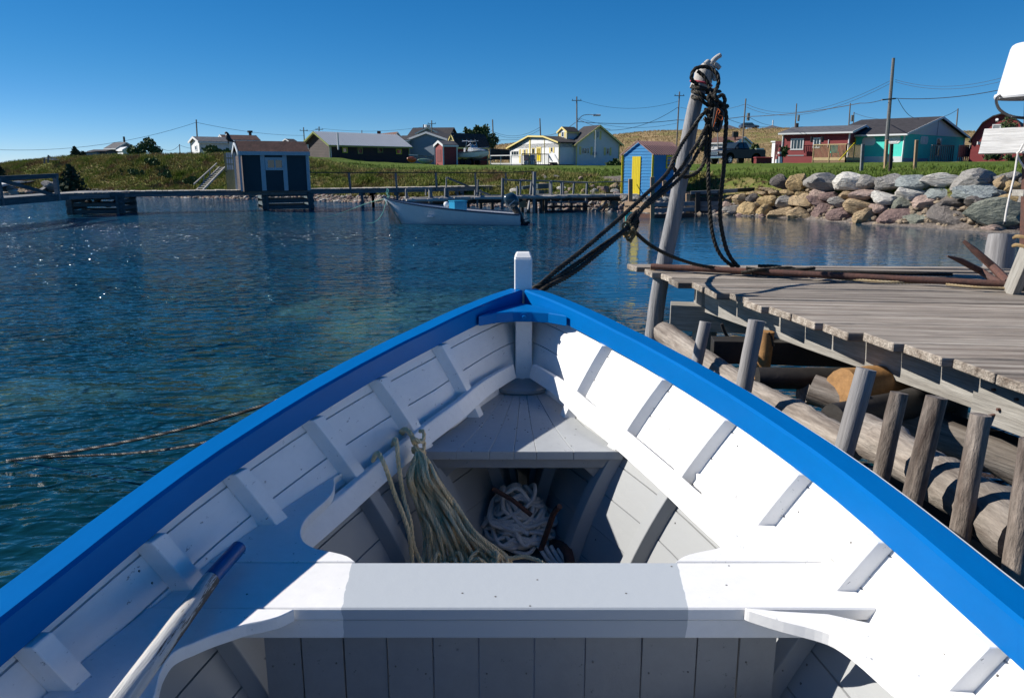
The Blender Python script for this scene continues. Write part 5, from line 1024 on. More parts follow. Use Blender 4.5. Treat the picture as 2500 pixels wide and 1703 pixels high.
# --- white house with yellow trims: low wing and the main block
wing = House('white_cottage', 'white cottage wing with yellow trims and flat topped gable facing the deck', 'house', 4, 765, 665, 415, 98, 58, 205, 985, 'B', 410, 'sidewhite', 'roofdark', 'trimyellow', over=.0, base=1, flat=True, rth=.02)
F_ = wing.A; prof = [F_.at(*zz(4, x, y)) for x, y in ((765, 412), (612, 350), (440, 347), (200, 478))]
LA = wing.LA; zt = wing.zt; pz = [(0, prof[0][1]), (prof[1][0], prof[1][1]), (prof[2][0], prof[2][1]), (LA, prof[3][1])]
MB().prism([wing.V(a, 0, z) for a, z in pz]+[wing.V(LA, 0, zt-.5), wing.V(0, 0, zt-.5)], wing.dB*wing.LB).build('gable_wall', 'sidewhite', wing.root)
for (a, z), (a2, z2) in zip(pz, pz[1:]):
    e0 = -.25 if a == 0 else 0; e1 = .3 if a2 == LA else 0; k0 = (z2-z)/(a2-a)
    MB().prism([wing.V(a+e0, -.35, z+e0*k0+.02), wing.V(a2+e1, -.35, z2+e1*k0+.02), wing.V(a2+e1, -.35, z2+e1*k0+.16), wing.V(a+e0, -.35, z+e0*k0+.16)], wing.dB*(wing.LB+.35)).build('roof_slab', 'roofdark', wing.root)
    MB().prism([wing.V(a+e0, -.40, z+e0*k0+.0), wing.V(a2+e1, -.40, z2+e1*k0+.0), wing.V(a2+e1, -.40, z2+e1*k0+.19), wing.V(a+e0, -.40, z+e0*k0+.19)], wing.dB*.045).build('barge_board', 'trimyellow', wing.root)
for x0, x1 in ((428, 444), (598, 603)): wing.panel('A', 4, x0, 355, x1, 655, 'trim_board', 'trimyellow', .06)
wing.win('A', 4, 512, 460, 565, 625, 'trimyellow', 1, 1, .14, 'door', 'yellow', .06); wing.win('A', 4, 524, 475, 555, 548, 'trimyellow', 2, 1, .05, 'door_window', 'glass', .08)
wing.win('A', 4, 460, 472, 492, 540, 'trimyellow', 1, 1, .08); wing.win('A', 4, 372, 485, 390, 556, 'trimwhite', 1, 1, .07); wing.panel('A', 4, 392, 483, 408, 556, 'shutter', 'trimyellow'); wing.panel('A', 4, 352, 487, 368, 556, 'shutter', 'trimyellow')
wing.win('A', 4, 675, 462, 697, 518, 'trimwhite', 1, 1, .06); wing.panel('A', 4, 699, 460, 715, 525, 'shutter', 'trimyellow'); wing.panel('A', 4, 656, 465, 672, 527, 'shutter', 'trimyellow')
wing.win('A', 4, 225, 500, 312, 575, 'trimwhite', 3, 1, .12); wing.panel('A', 4, 316, 486, 333, 640, 'shutter', 'trimyellow')
wing.panel('B', 4, 768, 668, 980, 690, 'foundation', 'bluefound')
mh = House('white_cottage', 'white cottage with large gable, dark roof, dormer and pale yellow shutters', 'house', 4, 962, 668, 414, 99, 67, 820, 1440, 'A', 222, 'sidewhite', 'roofdark', 'trimyellow', over=.45, base=1)
mh.win('B', 4, 1018, 466, 1113, 537, 'trimwhite', 3, 1, .09); mh.panel('B', 4, 994, 455, 1017, 547, 'shutter', 'trimyellow'); mh.panel('B', 4, 1122, 458, 1147, 549, 'shutter', 'trimyellow')
mh.win('B', 4, 1298, 470, 1335, 546, 'trimwhite', 1, 1, .09); mh.panel('B', 4, 1274, 465, 1296, 552, 'shutter', 'trimyellow'); mh.panel('B', 4, 1338, 467, 1360, 556, 'shutter', 'trimyellow')
mh.win('B', 4, 1188, 278, 1220, 362, 'trimwhite', 1, 1, .09); mh.panel('B', 4, 1163, 283, 1184, 372, 'shutter', 'trimyellow'); mh.panel('B', 4, 1226, 280, 1246, 376, 'shutter', 'trimyellow')
mh.panel('B', 4, 965, 668, 1438, 688, 'foundation', 'bluefound')
c = P(*zz(4, 1172, 560), 98.0); MB().tube([c+Vector((0, -.3, -.2)), c+Vector((0, -.3, 3.0))], .04, 6).build('power_mast', 'tin', mh.root); mh.panel('B', 4, 1157, 515, 1184, 550, 'meter_box', 'siteblue', .25)
dm = House('dormer', 'small white dormer with yellow shutters on the cottage roof', 'dormer', 4, 858, 358, 285, 100.5, 58, 760, 975, 'B', 240, 'sidewhite', 'roofdark', 'trimyellow', over=.18, base=.6)
for ob in (dm.root,):
    off = dm.root.location-mh.root.location; dm.root.name = 'dormer'; dm.win('A', 4, 797, 285, 824, 350, 'trimwhite', 1, 1, .08); dm.panel('A', 4, 768, 300, 790, 350, 'shutter', 'trimyellow'); dm.panel('A', 4, 828, 290, 846, 355, 'shutter', 'trimyellow')
    kids = [c_ for c_ in bpy.data.objects if c_.parent == dm.root]
    for c_ in kids: c_.parent = mh.root; c_.location = c_.location+off; c_.name = 'dormer_'+c_.name.split('.')[0]
    bpy.data.objects.remove(dm.root)
# deck of the cottage
dk = thing('cottage_deck', 'wooden deck with pale railings and steps in front of the white cottage', 'deck', tuple(ZP(4, 350, 690, 93)))
dA_ = wing.dA; o0 = ZP(4, 650, 650, 94.5); o1 = ZP(4, 345, 655, 91.5); o2 = ZP(3, 1385, 655, 95.5); zd = o1.z
for p in (o0, o1, o2): p.z = zd
back = Vector((3.2, 3.0, 0))
MB().prism([o0, o1, o2, o2+back, o0+back], (0, 0, -.22)).build('deck_floor', 'farwood', dk); MB().prism([p+Vector((.05, .08, -.22)) for p in (o0, o1, o2)]+[o2+back+Vector((0, 0, -.22)), o0+back+Vector((0, 0, -.22))], (0, 0, -.75)).build('deck_skirt', 'concrete', dk)
def rail(root, a, b_, hgt, m, npost=4, bal=0, tw=.09):
    MB().bar(a+Vector((0, 0, hgt)), b_+Vector((0, 0, hgt)), tw, tw).build('rail', m, root)
    for i in range(npost): p = a.lerp(b_, i/(npost-1)); MB().bar(p+Vector((0, 0, -.5)), p+Vector((0, 0, hgt)), tw, tw).build('post', m, root)
    for i in range(bal): p = a.lerp(b_, (i+.5)/bal); MB().bar(p, p+Vector((0, 0, hgt)), .045, .045).build('baluster', m, root)
rail(dk, o1, o2, 1.0, 'trimwhite', 4); MB().bar(o1+Vector((0, 0, .08)), o2+Vector((0, 0, .08)), .08, .1).build('rail', 'trimwhite', dk); rail(dk, o1, o0, 1.15, 'darkwood', 3, 14)
for k_ in range(2): MB().bar(ZP(4, 645+70*k_, 548, 94.2+k_), ZP(4, 690+70*k_, 625, 93.7+k_), .1, .14).build('stair_rail', 'trimwhite', dk)
for k_ in range(4): MB().bar(ZP(4, 655+14*k_, 640+12*k_, 94-k_*.15), ZP(4, 740+6*k_, 640+12*k_, 94.5-k_*.15), .3, .12).build('step', 'darkwood', dk)
for x, c_ in ((395, 'rock_pink'), (465, 'siteblue')):
    p = ZP(4, x, 628, 93.6); p.z = zd; ch = thing('deck_chair', 'reddish chair standing on the cottage deck' if x < 400 else 'grey-blue chair standing on the cottage deck', 'chair', tuple(p))
    MB().box(p+Vector((-.3, -.3, .4)), p+Vector((.3, .3, .47))).build('seat', c_, ch); MB().hexa([p+Vector(v) for v in ((-.3, .25, .47), (.3, .25, .47), (.3, .3, .47), (-.3, .3, .47), (-.3, .4, 1.1), (.3, .4, 1.1), (.3, .45, 1.1), (-.3, .45, 1.1))]).build('backrest', c_, ch)
    for sx_ in (-.27, .27):
        for sy_ in (-.27, .27): MB().bar(p+Vector((sx_, sy_, 0)), p+Vector((sx_, sy_, .4)), .05, .05).build('leg', c_, ch)
# board fence
fn = thing('board_fence', 'grey upright board fence between motorboat and white cottage', 'fence', tuple(ZP(3, 1490, 575, 97)))
for i in range(18): p = ZP(3, 1384+i*12.4, 577, 97); MB().box(p+Vector((-.12, 0, -.3)), p+Vector((.12, .04, 1.05-i*.008))).build('board', 'beam', fn)
p0, p1 = ZP(3, 1380, 520, 97.1), ZP(3, 1600, 525, 97.1); MB().bar(p0, p1, .06, .1).build('rail', 'farwood', fn)
# --- blue hut with yellow door
hut = House('blue_hut', 'bright blue wooden hut with yellow door and faded red tin roof', 'hut', 4, 1814, 1005, 540, 37.2, 42, 1486, 2165, 'B', 404, 'sideblue', 'pinktin', None, over=.0, base=0, rth=.03)
LA, LB = hut.LA, hut.LB; zb, zt, zr = hut.z0-.03, hut.zt, hut.zr; V = hut.V
nb_ = 17
for i in range(nb_):
    z = zb+(zr-zb)*i/nb_; z1 = min(zr-.02, zb+(zr-zb)*(i+1)/nb_+.012)
    def half(z): return LA/2 if z <= zt else LA/2*(zr-z)/(zr-zt)
    ha, hb = half(z), half(z1); c0 = LA/2; zj = random.uniform(-.006, .006)
    MB().hexa([V(c0-ha, -.03, z), V(c0+ha, -.03, z), V(c0+ha, -.002, z), V(c0-ha, -.002, z), V(c0-hb, -.014, z1+zj), V(c0+hb, -.014, z1+zj), V(c0+hb, -.002, z1+zj), V(c0-hb, -.002, z1+zj)]).build('siding_board', 'hutblue' if 'hutblue' in M else M.setdefault('hutblue', mat('hut blue paint', (.0, .24, .56), .6, var=.12, scale=3, bump=.3, bscale=20, rnd=.08)), hut.root)
    if z1 <= zt+.12: MB().hexa([V(-.03, .0, z), V(-.002, 0, z), V(-.002, LB, z), V(-.03, LB, z), V(-.014, 0, min(z1, zt)), V(-.002, 0, min(z1, zt)), V(-.002, LB, min(z1, zt)), V(-.014, LB, min(z1, zt))]).build('siding_board', M['hutblue'], hut.root)
a = hut.A.at(*zz(4, 1590, 1000)); b_ = hut.A.at(*zz(4, 1700, 566)); u0, u1 = sorted((a[0], b_[0])); dz0, dz1 = sorted((a[1], b_[1]))
dd = MB().hexa([hut.A.pt(u0, dz0, .02), hut.A.pt(u1, dz0, .02), hut.A.pt(u1, dz0, .03), hut.A.pt(u0, dz0, .03), hut.A.pt(u0, dz1, .02), hut.A.pt(u1, dz1, .02), hut.A.pt(u1, dz1, .03), hut.A.pt(u0, dz1, .03)]).build('door', 'yellow', hut.root)
for i in range(5): ua, ub = u0+(u1-u0)*i/5+.004, u0+(u1-u0)*(i+1)/5-.004; MB().hexa([hut.A.pt(ua, dz0, .03), hut.A.pt(ub, dz0, .03), hut.A.pt(ub, dz0, .055), hut.A.pt(ua, dz0, .055), hut.A.pt(ua, dz1, .03), hut.A.pt(ub, dz1, .03), hut.A.pt(ub, dz1, .055), hut.A.pt(ua, dz1, .055)]).build('door_board', 'yellow', dd)
for a_, b2, zz_ in ((-.03, -.03, zb-.55), (LA+.03, -.03, zb)): MB().bar(V(a_, b2, zz_), V(a_, b2, zt-.02), .085, .085).build('corner_board', 'yellow', hut.root)
hut.win('B', 4, 1975, 552, 2090, 705, 'yellow', 1, 1, .09, pane='glass')
sl = (zr-zt)/(LA/2)
for sd in (0, 1):
    Q = lambda t_, l, dz: V(t_ if sd == 0 else LA-t_, l, zt+sl*t_+dz)
    for i in range(15):
        l = -.1+(LB+.2)*i/14; MB().bar(Q(-.12, l, .05), Q(LA/2, l, .05), .05, .045).build('roof_rib', 'pinktin', hut.roof)
hut.roof.scale = (1, 1, 1)
# --- hill houses
for k, a in enumerate([dict(x=985, yb=500, yt=458, xa=690, xb=-9, yr=385, lab='hip roofed brown house with pale windows on the hill behind the ropes'), dict(x=1510, yb=500, yt=452, xa=1228, xb=-10, yr=398, lab='hip roofed brown house with double garage door alone on the hilltop')]):
    h = House('hill_house', a['lab'], 'house', 5, a['x'], a['yb'], a['yt'], 205, 4, a['xa'], a['xb'], 'A', a['yr'], 'darkwood', 'roofgrey', None, over=.5, base=6, hip=True)
    if k == 0:
        for x in (760, 818, 880): h.win('A', 5, x, 448, x+26, 490, 'trimyellow', 1, 1, .2)
        for x in (800, 860, 915, 940): h.panel('A', 5, x, 448, x+6, 492, 'shutter', 'trimyellow')
    else:
        h.win('A', 5, 1295, 455, 1330, 490, 'trimwhite', 1, 1, .2); h.panel('A', 5, 1345, 452, 1432, 490, 'garage_door', 'curtain', .08)
        MB().tube([h.V(h.LA/2, 4, h.zr-.1), h.V(h.LA/2, 4, h.zr+1.2)], .15, 6).build('mast', 'tin', h.root)
# --- white building behind the truck
h = House('white_shed', 'long white shed with rusty brown roof behind the pickup truck', 'shed', 5, 905, 690, 595, 112, 35, 590, 1078, 'A', 535, 'sidewhite', 'roofbrownish', 'trimwhite', over=.2, base=1)
h.win('A', 5, 632, 605, 660, 660, 'trimwhite', fw=.12); h.win('B', 5, 1010, 620, 1030, 665, 'trimwhite', fw=.12)
c = ZP(5, 905, 530, 113); MB().bar(c+Vector((0, 0, -1.2)), c+Vector((0, 0, .35)), .16, .16).build('chimney_pipe', 'rust', h.root); MB().bar(c+Vector((0, 0, -.05)), c+Vector((0, 0, .7)), .7, .7).build('chimney_cap', 'wetwood', h.root)
h = House('white_shed', 'small white shed with flat pale roof left of the red house', 'shed', 5, 1352, 705, 590, 93, 65, 1318, 1436, 'A', 575, 'sidewhite', 'trimwhite', None, over=.12, flat=True, rth=.12)
h.panel('B', 5, 1360, 620, 1392, 698, 'door', 'curtain', .03); h.panel('B', 5, 1396, 620, 1428, 698, 'door', 'curtain', .03)
# --- red house
h = House('red_house', 'red clapboard house with grey roof left of the turquoise house', 'house', 5, 2180, 737, 472, 86, 38, 1436, -9, 'A', 408, 'sidered', 'roofgrey', 'trimwhite', over=.45)
h.win('A', 5, 1535, 550, 1683, 680, 'trimwhite', 4, 1, .13); h.win('A', 5, 1790, 540, 1872, 660, 'trimwhite', 2, 1, .12, 'door'); h.panel('A', 5, 1955, 560, 1972, 650, 'corner_trim', 'trimwhite', .06)
h.panel('A', 5, 1500, 735, 1790, 748, 'foundation', 'concrete')
for i in range(5): MB().bar(ZP(5, 1690+i*22, 640, 85.6), ZP(5, 1690+i*22, 715-i*6, 85.6), .09, .09).build('stair_rail', 'sidebarn', h.root)
MB().bar(ZP(5, 1680, 632, 85.6), ZP(5, 1790, 628, 85.6), .09, .09).build('stair_rail', 'sidebarn', h.root); MB().bar(ZP(5, 1800, 622, 85.6), ZP(5, 1905, 632, 85.6), .09, .12).build('stair_rail', 'sidebarn', h.root); MB().bar(ZP(5, 1700, 722, 85.8), ZP(5, 1790, 722, 85.8), .8, .45).build('step', 'sidebarn', h.root)
for x in (1775, 1898): p = ZP(5, x, 560, 86.6); MB().box(p+Vector((-.1, -.1, -.3)), p+Vector((.1, .1, .3))).build('lantern', 'blackrub', h.root)
MB().tube([h.V(7, 4, h.zr), h.V(7, 4, h.zr+.5)], .2, 8).build('roof_vent', 'roofdark', h.root)
# --- turquoise house
tq = House('turquoise_house', 'turquoise clapboard house with dark roof and white gable peak', 'house', 6, 937, 798, 492, 84, 48, 92, 1612, 'A', 312, 'sideturq', 'roofdark', 'trimwhite', over=.5)
F_ = tq.B; zt, zr, LB = tq.zt, tq.zr, tq.LB
MB().prism([F_.pt(-.05, zt-.02, .003), F_.pt(LB+.05, zt-.02, .003), F_.pt(LB/2, zr-.06, .003)], -tq.dA*.03).build('gable_panel', 'trimwhite', tq.root)
for c_, w_ in ((zt+.02, .07),): MB().bar(F_.pt(LB/2, zt, .05), F_.pt(LB/2, zr-.2, .05), .05, .04).build('gable_seam', 'siteblue', tq.root)
def octo(f, k, x0, y0, x1, y1):
    G_ = tq.A if f == 'A' else tq.B; a = G_.at(*zz(k, x0, (y0+y1)/2)); b2 = G_.at(*zz(k, x1, (y0+y1)/2)); c_ = G_.at(*zz(k, (x0+x1)/2, y0)); d_ = G_.at(*zz(k, (x0+x1)/2, y1)); u0, u1 = sorted((a[0], b2[0])); z0, z1 = d_[1], c_[1]; q = min(u1-u0, z1-z0)*.25
    MB().prism([G_.pt(*p, .004) for p in ((u0+q, z0), (u1-q, z0), (u1, z0+q), (u1, z1-q), (u1-q, z1), (u0+q, z1), (u0, z1-q), (u0, z0+q))], G_.n*.035).build('window_surround', 'trimwhite', tq.root)
octo('A', 6, 490, 535, 638, 628); tq.win('A', 6, 524, 550, 602, 612, 'trimwhite', 1, 2, .06, depth=.07, pane='curtain'); octo('A', 6, 745, 515, 922, 608); tq.win('A', 6, 798, 530, 885, 594, 'trimwhite', 1, 2, .06, depth=.07, pane='curtain')
octo('B', 6, 1147, 525, 1232, 615); tq.win('B', 6, 1168, 540, 1202, 603, 'trimwhite', 1, 1, .06, depth=.07)
tq.win('A', 6, 138, 556, 325, 690, 'trimwhite', 4, 1, .2, 'patio_window'); tq.win('A', 6, 345, 552, 412, 745, 'lime', 1, 1, .13, 'door', 'curtain'); tq.panel('A', 6, 352, 665, 406, 745, 'door_panel', 'lime', .07)
tq.win('B', 6, 1322, 542, 1378, 755, 'trimwhite', 1, 1, .1, 'door'); tq.panel('A', 6, 470, 752, 933, 835, 'skirting', 'skirt', .05); tq.panel('B', 6, 942, 775, 1230, 812, 'skirting', 'siteblue', .05)
# deck of the turquoise house
td = thing('house_deck', 'new yellowish wooden deck with railing in front of the turquoise house', 'deck', tuple(ZP(5, 2150, 830, 79)))
k0 = ZP(6, 300, 762, 78.5); k1 = ZP(5, 1788, 765, 81.5); k2 = ZP(6, 468, 760, 83.5); k1.z = k2.z = k0.z; k3 = k1+(k2-k0)
MB().prism([k0, k1, k3, k2], (0, 0, -.28)).build('deck_floor', 'deckwood', td); MB().prism([k0+Vector((0, .03, -.28)), k1+Vector((0.03, 0, -.28)), k3+Vector((0, 0, -.28)), k2+Vector((-.03, .03, -.28))], (0, 0, -1.3)).build('deck_skirt', mat('brown deck skirt', (.24, .15, .085), .85, var=.2), td)
rail(td, k0, k1, 1.25, 'deckwood', 3, 26); rail(td, k0, k2, 1.25, 'deckwood', 3, 14)
MB().bar(ZP(6, 402, 600, 78), ZP(6, 225, 800, 78), .08, .08).build('yellow_pole', 'yellow', td)
tb_ = thing('deck_chair', 'pale blue deck chair standing behind the yellow pole on the new deck', 'chair', tuple(ZP(5, 2025, 760, 81)))
p = Vector(tb_.location); MB().box(p+Vector((-.4, -.3, .4)), p+Vector((.4, .3, .5))).build('seat', 'sideturq', tb_); MB().box(p+Vector((-.4, .25, .5)), p+Vector((.4, .33, 1.2))).build('backrest', 'sideturq', tb_)
for sx_ in (-.35, .35): MB().bar(p+Vector((sx_, -.25, 0)), p+Vector((sx_, -.25, .4)), .06, .06).build('leg', 'sideturq', tb_)
# rear deck fence at the right of the turquoise house
rf = thing('deck_fence', 'grey board railing of the back deck right of the turquoise house', 'fence', tuple(ZP(6, 1400, 780, 86)))
q0, q1, q2, q3 = ZP(6, 1262, 760, 83.5), ZP(6, 1512, 760, 88), ZP(6, 1572, 760, 86), ZP(6, 1805, 755, 92)
for a_, b2, nb2 in ((q0, q1, 12), (q2, q3, 12)):
    for i in range(nb2): p = a_.lerp(b2, i/(nb2-1)); MB().bar(p+Vector((0, 0, -.6)), p+Vector((0, 0, 1.15)), .09, .09).build('baluster', 'farwood', rf)
    MB().bar(a_+Vector((0, 0, 1.2)), b2+Vector((0, 0, 1.2)), .12, .1).build('rail', 'farwood', rf)
MB().prism([q2, q3, q3+Vector((0, 0, 1.1)), q2+Vector((0, 0, 1.1))], (0.03, .05, 0)).build('board_panel', 'farwood', rf)
# --- red barn at right
h = House('red_barn', 'red clapboard barn with curved gambrel roof at the far right', 'barn', 6, 2318, 720, 530, 82, 36, 1712, -10, 'B', 278, 'sidered', 'roofdark', None, over=.2, base=1)
LA, LB = h.LA, h.LB; zt = P(*zz(6, 1710, 545), h.V(LA, 0, 0).y).z; zr = P(*zz(6, 2015, 278), h.V(LA/2, 0, 0).y).z; z0 = h.z0
for o_ in [o_ for o_ in bpy.data.objects if o_.parent == h.root]: bpy.data.objects.remove(o_)
pr = [(0, zt), (LA*.16, zt+(zr-zt)*.62), (LA*.34, zt+(zr-zt)*.9), (LA/2, zr), (LA*.66, zt+(zr-zt)*.9), (LA*.84, zt+(zr-zt)*.62), (LA, zt)]
MB().prism([h.V(a, 0, z) for a, z in [(0, z0-1)]+pr+[(LA, z0-1)]], h.dB*LB).build('wall', 'sidered', h.root)
for (a, z), (a2, z2) in zip(pr, pr[1:]):
    e0 = -.25 if a == 0 else 0; e1 = .25 if a2 == LA else 0; k0_ = (z2-z)/(a2-a)
    MB().prism([h.V(a+e0, -.3, z+e0*k0_+.01), h.V(a2+e1, -.3, z2+e1*k0_+.01), h.V(a2+e1, -.3, z2+e1*k0_+.14), h.V(a+e0, -.3, z+e0*k0_+.14)], h.dB*(LB+.5)).build('roof_slab', 'roofdark', h.root)
h.win('A', 6, 1960, 388, 2062, 480, 'trimwhite', 1, 1, .12, pane='curtain'); h.panel('A', 6, 1705, 555, 1722, 660, 'corner_board', 'trimwhite', .08)
p = h.A.pt(*h.A.at(*zz(6, 2013, 335)), .25); MB().tube([p, p+Vector((0, -.15, -.12)), p+Vector((-.12, -.3, -.02))], [.1, .15, .14], 8).build('lamp_head', 'trimwhite', h.root)
p = h.A.pt(*h.A.at(*zz(6, 1814, 603)), .05); MB().box(p+Vector((-.2, -.1, -.15)), p+Vector((.2, .03, .15))).build('meter_box', 'trimwhite', h.root)
# ============================================================ boardwalks, cribs and middle jetty
FW = 'farwood'
def wline(a, b_, n_): return [a.lerp(b_, i/n_) for i in range(n_+1)]
bw = thing('boardwalk', 'long grey plank walkway on stilts crossing to the shed and on to the right', 'walkway', (-12, 37.5, .9))
Wa = [G(150, 473.5, .95), W1, W2, W3, Vector((-3.4, 43.35, .95)), W4]
wd_ = 1.05
for a, b_ in zip(Wa, Wa[1:]):
    d = (b_-a); Ln = d.length; d.normalize(); nr_ = Vector((-d.y, d.x, 0)); nb2 = max(2, int(Ln/.32))
    plank('side_beam', bw, a+Vector((0, 0, -.13)), b_+Vector((0, 0, -.13)), .06, .20, FW); plank('side_beam', bw, a+nr_*wd_+Vector((0, 0, -.13)), b_+nr_*wd_+Vector((0, 0, -.13)), .06, .20, FW)
DK = []
for a, b_ in zip(Wa, Wa[1:]):
    d = (b_-a); Ln = d.length; d.normalize(); nr_ = Vector((-d.y, d.x, 0)); k_ = int(Ln/.22)
    for i in range(k_): p = a+d*((i+.5)*Ln/k_); DK.append((p, nr_, Ln/k_))
pm = None
for i, (p, nr_, ln) in enumerate(DK):
    if pm is None:
        mb = MB().box((-.085, 0, -.02), (.085, 1.2, .02)); o = mb.build('deck_plank', mat('pale dry deck plank', (.55, .50, .43), .9, var=.3, scale=3, rnd=.2), bw, local=True); pm = o
    else: o = pm.copy(); COL.objects.link(o)
    o.parent = bw; o.location = p-nr_*(.07+random.uniform(0, .04))-bw.location+Vector((0, 0, random.uniform(-.006, .01))); o.rotation_euler = (0, 0, math.atan2(-nr_.x, nr_.y)); o.scale = (1.02*ln/.19, 1, 1)
rt = [P(*zz(3, x, 752), 1) for x in (0,)]
rp_ = []
for k, x in ((2, 1905), (3, 310), (3, 785), (3, 1215), (3, 1550), (3, 1875)):
    X = zz(k, x, 0)[0]; best = min((abs(px(a.lerp(b_, t/40))[0]-X), a.lerp(b_, t/40)) for a, b_ in zip(Wa, Wa[1:]) for t in range(41)); q = best[1]+Vector((0, -.04, 0)); top = P(X, 421.5 if x != 1875 or k == 2 else 418, q.y).z; rp_.append((q, top))
    MB().bar((q.x, q.y-.03, q.z-.2), (q.x-.05, q.y-.03, top), .10, .09).build('rail_post', FW, bw)
q0 = W3+Vector((-.1, -.05, 0)); pr_ = [Vector((q0.x, q0.y, rp_[0][1]+.02))]+[Vector((q.x, q.y-.03, t)) for q, t in rp_]
for a, b_ in zip(pr_, pr_[1:]): MB().bar(a, b_, .05, .05).build('rail', 'wetwood', bw)
for k, x, yb in ((2, 2030, 1135), (2, 2150, 1150), (3, 55, 1130), (3, 305, 1050), (3, 1000, 1010), (3, 1075, 1010), (3, 1270, 1010)):
    X = zz(k, x, 0)[0]; best = min((abs(px(a.lerp(b_, t/40))[0]-X), a.lerp(b_, t/40)) for a, b_ in zip(Wa, Wa[1:]) for t in range(41)); q = best[1]
    MB().bar((q.x, q.y+.1, -.5), (q.x-.03, q.y+.1, q.z-.2), .12, .12).build('stilt', FW, bw); MB().bar((q.x-.1, q.y-.06, q.z-.30), (q.x-.1, q.y+1.1, q.z-.30), .12, .14).build('cross_beam', FW, bw)
def crib(name, label, p0, wdx, dpt, ztop, dirv, rows_=3, m='cribwood', posts=True, rocks=0, low='wetwood'):
    r_ = thing(name, label, 'crib', tuple(p0)); d = Vector(dirv).normalized(); nr_ = Vector((-d.y, d.x, 0)); hh = .155; zz_ = -.35
    n_ = int((ztop+.35)/(hh*2)) + 1; step = (ztop+.35)/(n_)
    for i in range(n_):
        z = -.28+step*(i+.35); mm = low if z < .12 else m
        for off in (0, dpt): a = p0+nr_*off; a.z = z; plank('crib_beam', r_, a-d*.12, a+d*(wdx+.12), .16, hh, mm, seg=2, wob=.006)
        z += step*.5; mm = low if z < .12 else m
        if z < ztop-.02:
            for off in (0, wdx): a = p0+d*off; a.z = z; plank('crib_beam', r_, a-nr_*.12, a+nr_*(dpt+.12), .16, hh, mm, seg=2, wob=.006)
    if posts:
        for off in (.12, wdx-.12): a = p0+d*off-nr_*.10; MB().bar((a.x, a.y, -.4), (a.x, a.y, ztop), .10, .10).build('crib_post', m, r_)
    if rocks:
        for i in range(rocks):
            o = bpy.data.objects.new('crib_rock', RM[i % 12]); COL.objects.link(o); o.parent = r_; p = p0+d*random.uniform(.25, wdx-.25)+nr_*random.uniform(.3, dpt-.3); s_ = random.uniform(.12, .24); o.location = Vector((p.x, p.y, ztop*random.uniform(.45, .72)+.0))-r_.location; o.scale = (s_*1.2, s_, s_*.8); o.rotation_euler = (0, 0, random.uniform(0, 6)); o.material_slots[0].link = 'OBJECT'; o.material_slots[0].material = M[random.choice(('rock_grey', 'rock_dark', 'rock_pink'))] if rocks > 8 else M['rock_dark']
    return r_
M['cribwood'] = mat('grey crib timber', '5f6f74', .9, var=.3, scale=3, col2='46545a', bump=.4, bscale=10, stretch=(.5, 5, 5), rnd=.15)
a0 = G(172, 524, 0); crib('timber_crib', 'open timber crib standing alone in the water at left', a0, 2.15, 1.6, .84, (1, .13, 0), rocks=6)
top = MB(); tc_ = thing('crib_deck', 'short plank deck on top of the lone timber crib', 'deck', tuple(a0))
for i in range(12): p = a0+Vector((1, .13, 0)).normalized()*(-.15+i*.205); plank('deck_plank', tc_, Vector((p.x, p.y-.12, .95)), Vector((p.x-.1, p.y+1.75, .95)), .185, .04, 'farwood')
plank('side_beam', tc_, Vector((a0.x-.2, a0.y-.14, .84)), Vector((a0.x+2.35, a0.y+.20, .84)), .06, .18, 'cribwood')
a1 = G(650, 514, 0); a1.z = 0; crib('timber_crib', 'timber crib carrying the dark teal shed', G(648, 513, 0), 2.2, 2.4, .84, (1, .42, 0), low='wetwood')
# gangway coming towards the camera at far left
gw = thing('gangway', 'grey timber gangway with rail and diagonal brace at the far left edge', 'gangway', (-18.3, 28, .9))
def Q3(x, y, Y): return P(x, y, Y)
g0, g1 = G(-260, 507, .93), G(165, 475.5, .93)
plank('side_beam', gw, g0+Vector((0, 0, -.1)), g1+Vector((0, 0, -.1)), .08, .22, 'cribwood'); plank('side_beam', gw, g0+Vector((-.9, .2, -.1)), g1+Vector((-.9, .2, -.1)), .08, .22, 'cribwood')
k_ = int((g1-g0).length/.24)
for i in range(k_): p = g0.lerp(g1, (i+.5)/k_); plank('deck_plank', gw, p+Vector((.05, 0, .04)), p+Vector((-1.0, .22, .04)), .22, .04, 'farwood')
def on(t, x, y):  # point above the near beam
    p = g0.lerp(g1, t); return p
t1 = min(range(101), key=lambda i: abs(px(g0.lerp(g1, i/100))[0]-141))/100; q1 = g0.lerp(g1, t1); zt1 = P(128, 429, q1.y).z
t0 = min(range(101), key=lambda i: abs(px(g0.lerp(g1, i/100))[0]-4))/100; q0 = g0.lerp(g1, t0); zt0 = P(0, 436, q0.y).z
MB().bar(q1+Vector((0, 0, -.2)), (q1.x-.0, q1.y, zt1), .16, .12).build('rail_post', FW, gw); MB().bar(q0+Vector((0, 0, -.2)), (q0.x, q0.y, zt0), .13, .12).build('rail_post', FW, gw)
e = (Vector((q1.x, q1.y, zt1))-Vector((q0.x, q0.y, zt0))); tA = Vector((q0.x, q0.y, zt0)); plank('rail', gw, tA-e*.8, tA+e*1.05, .10, .17, 'cribwood'); plank('brace', gw, tA+Vector((.03, -.07, -.02)), q1+Vector((.03, -.07, -.02)), .06, .13, 'cribwood')
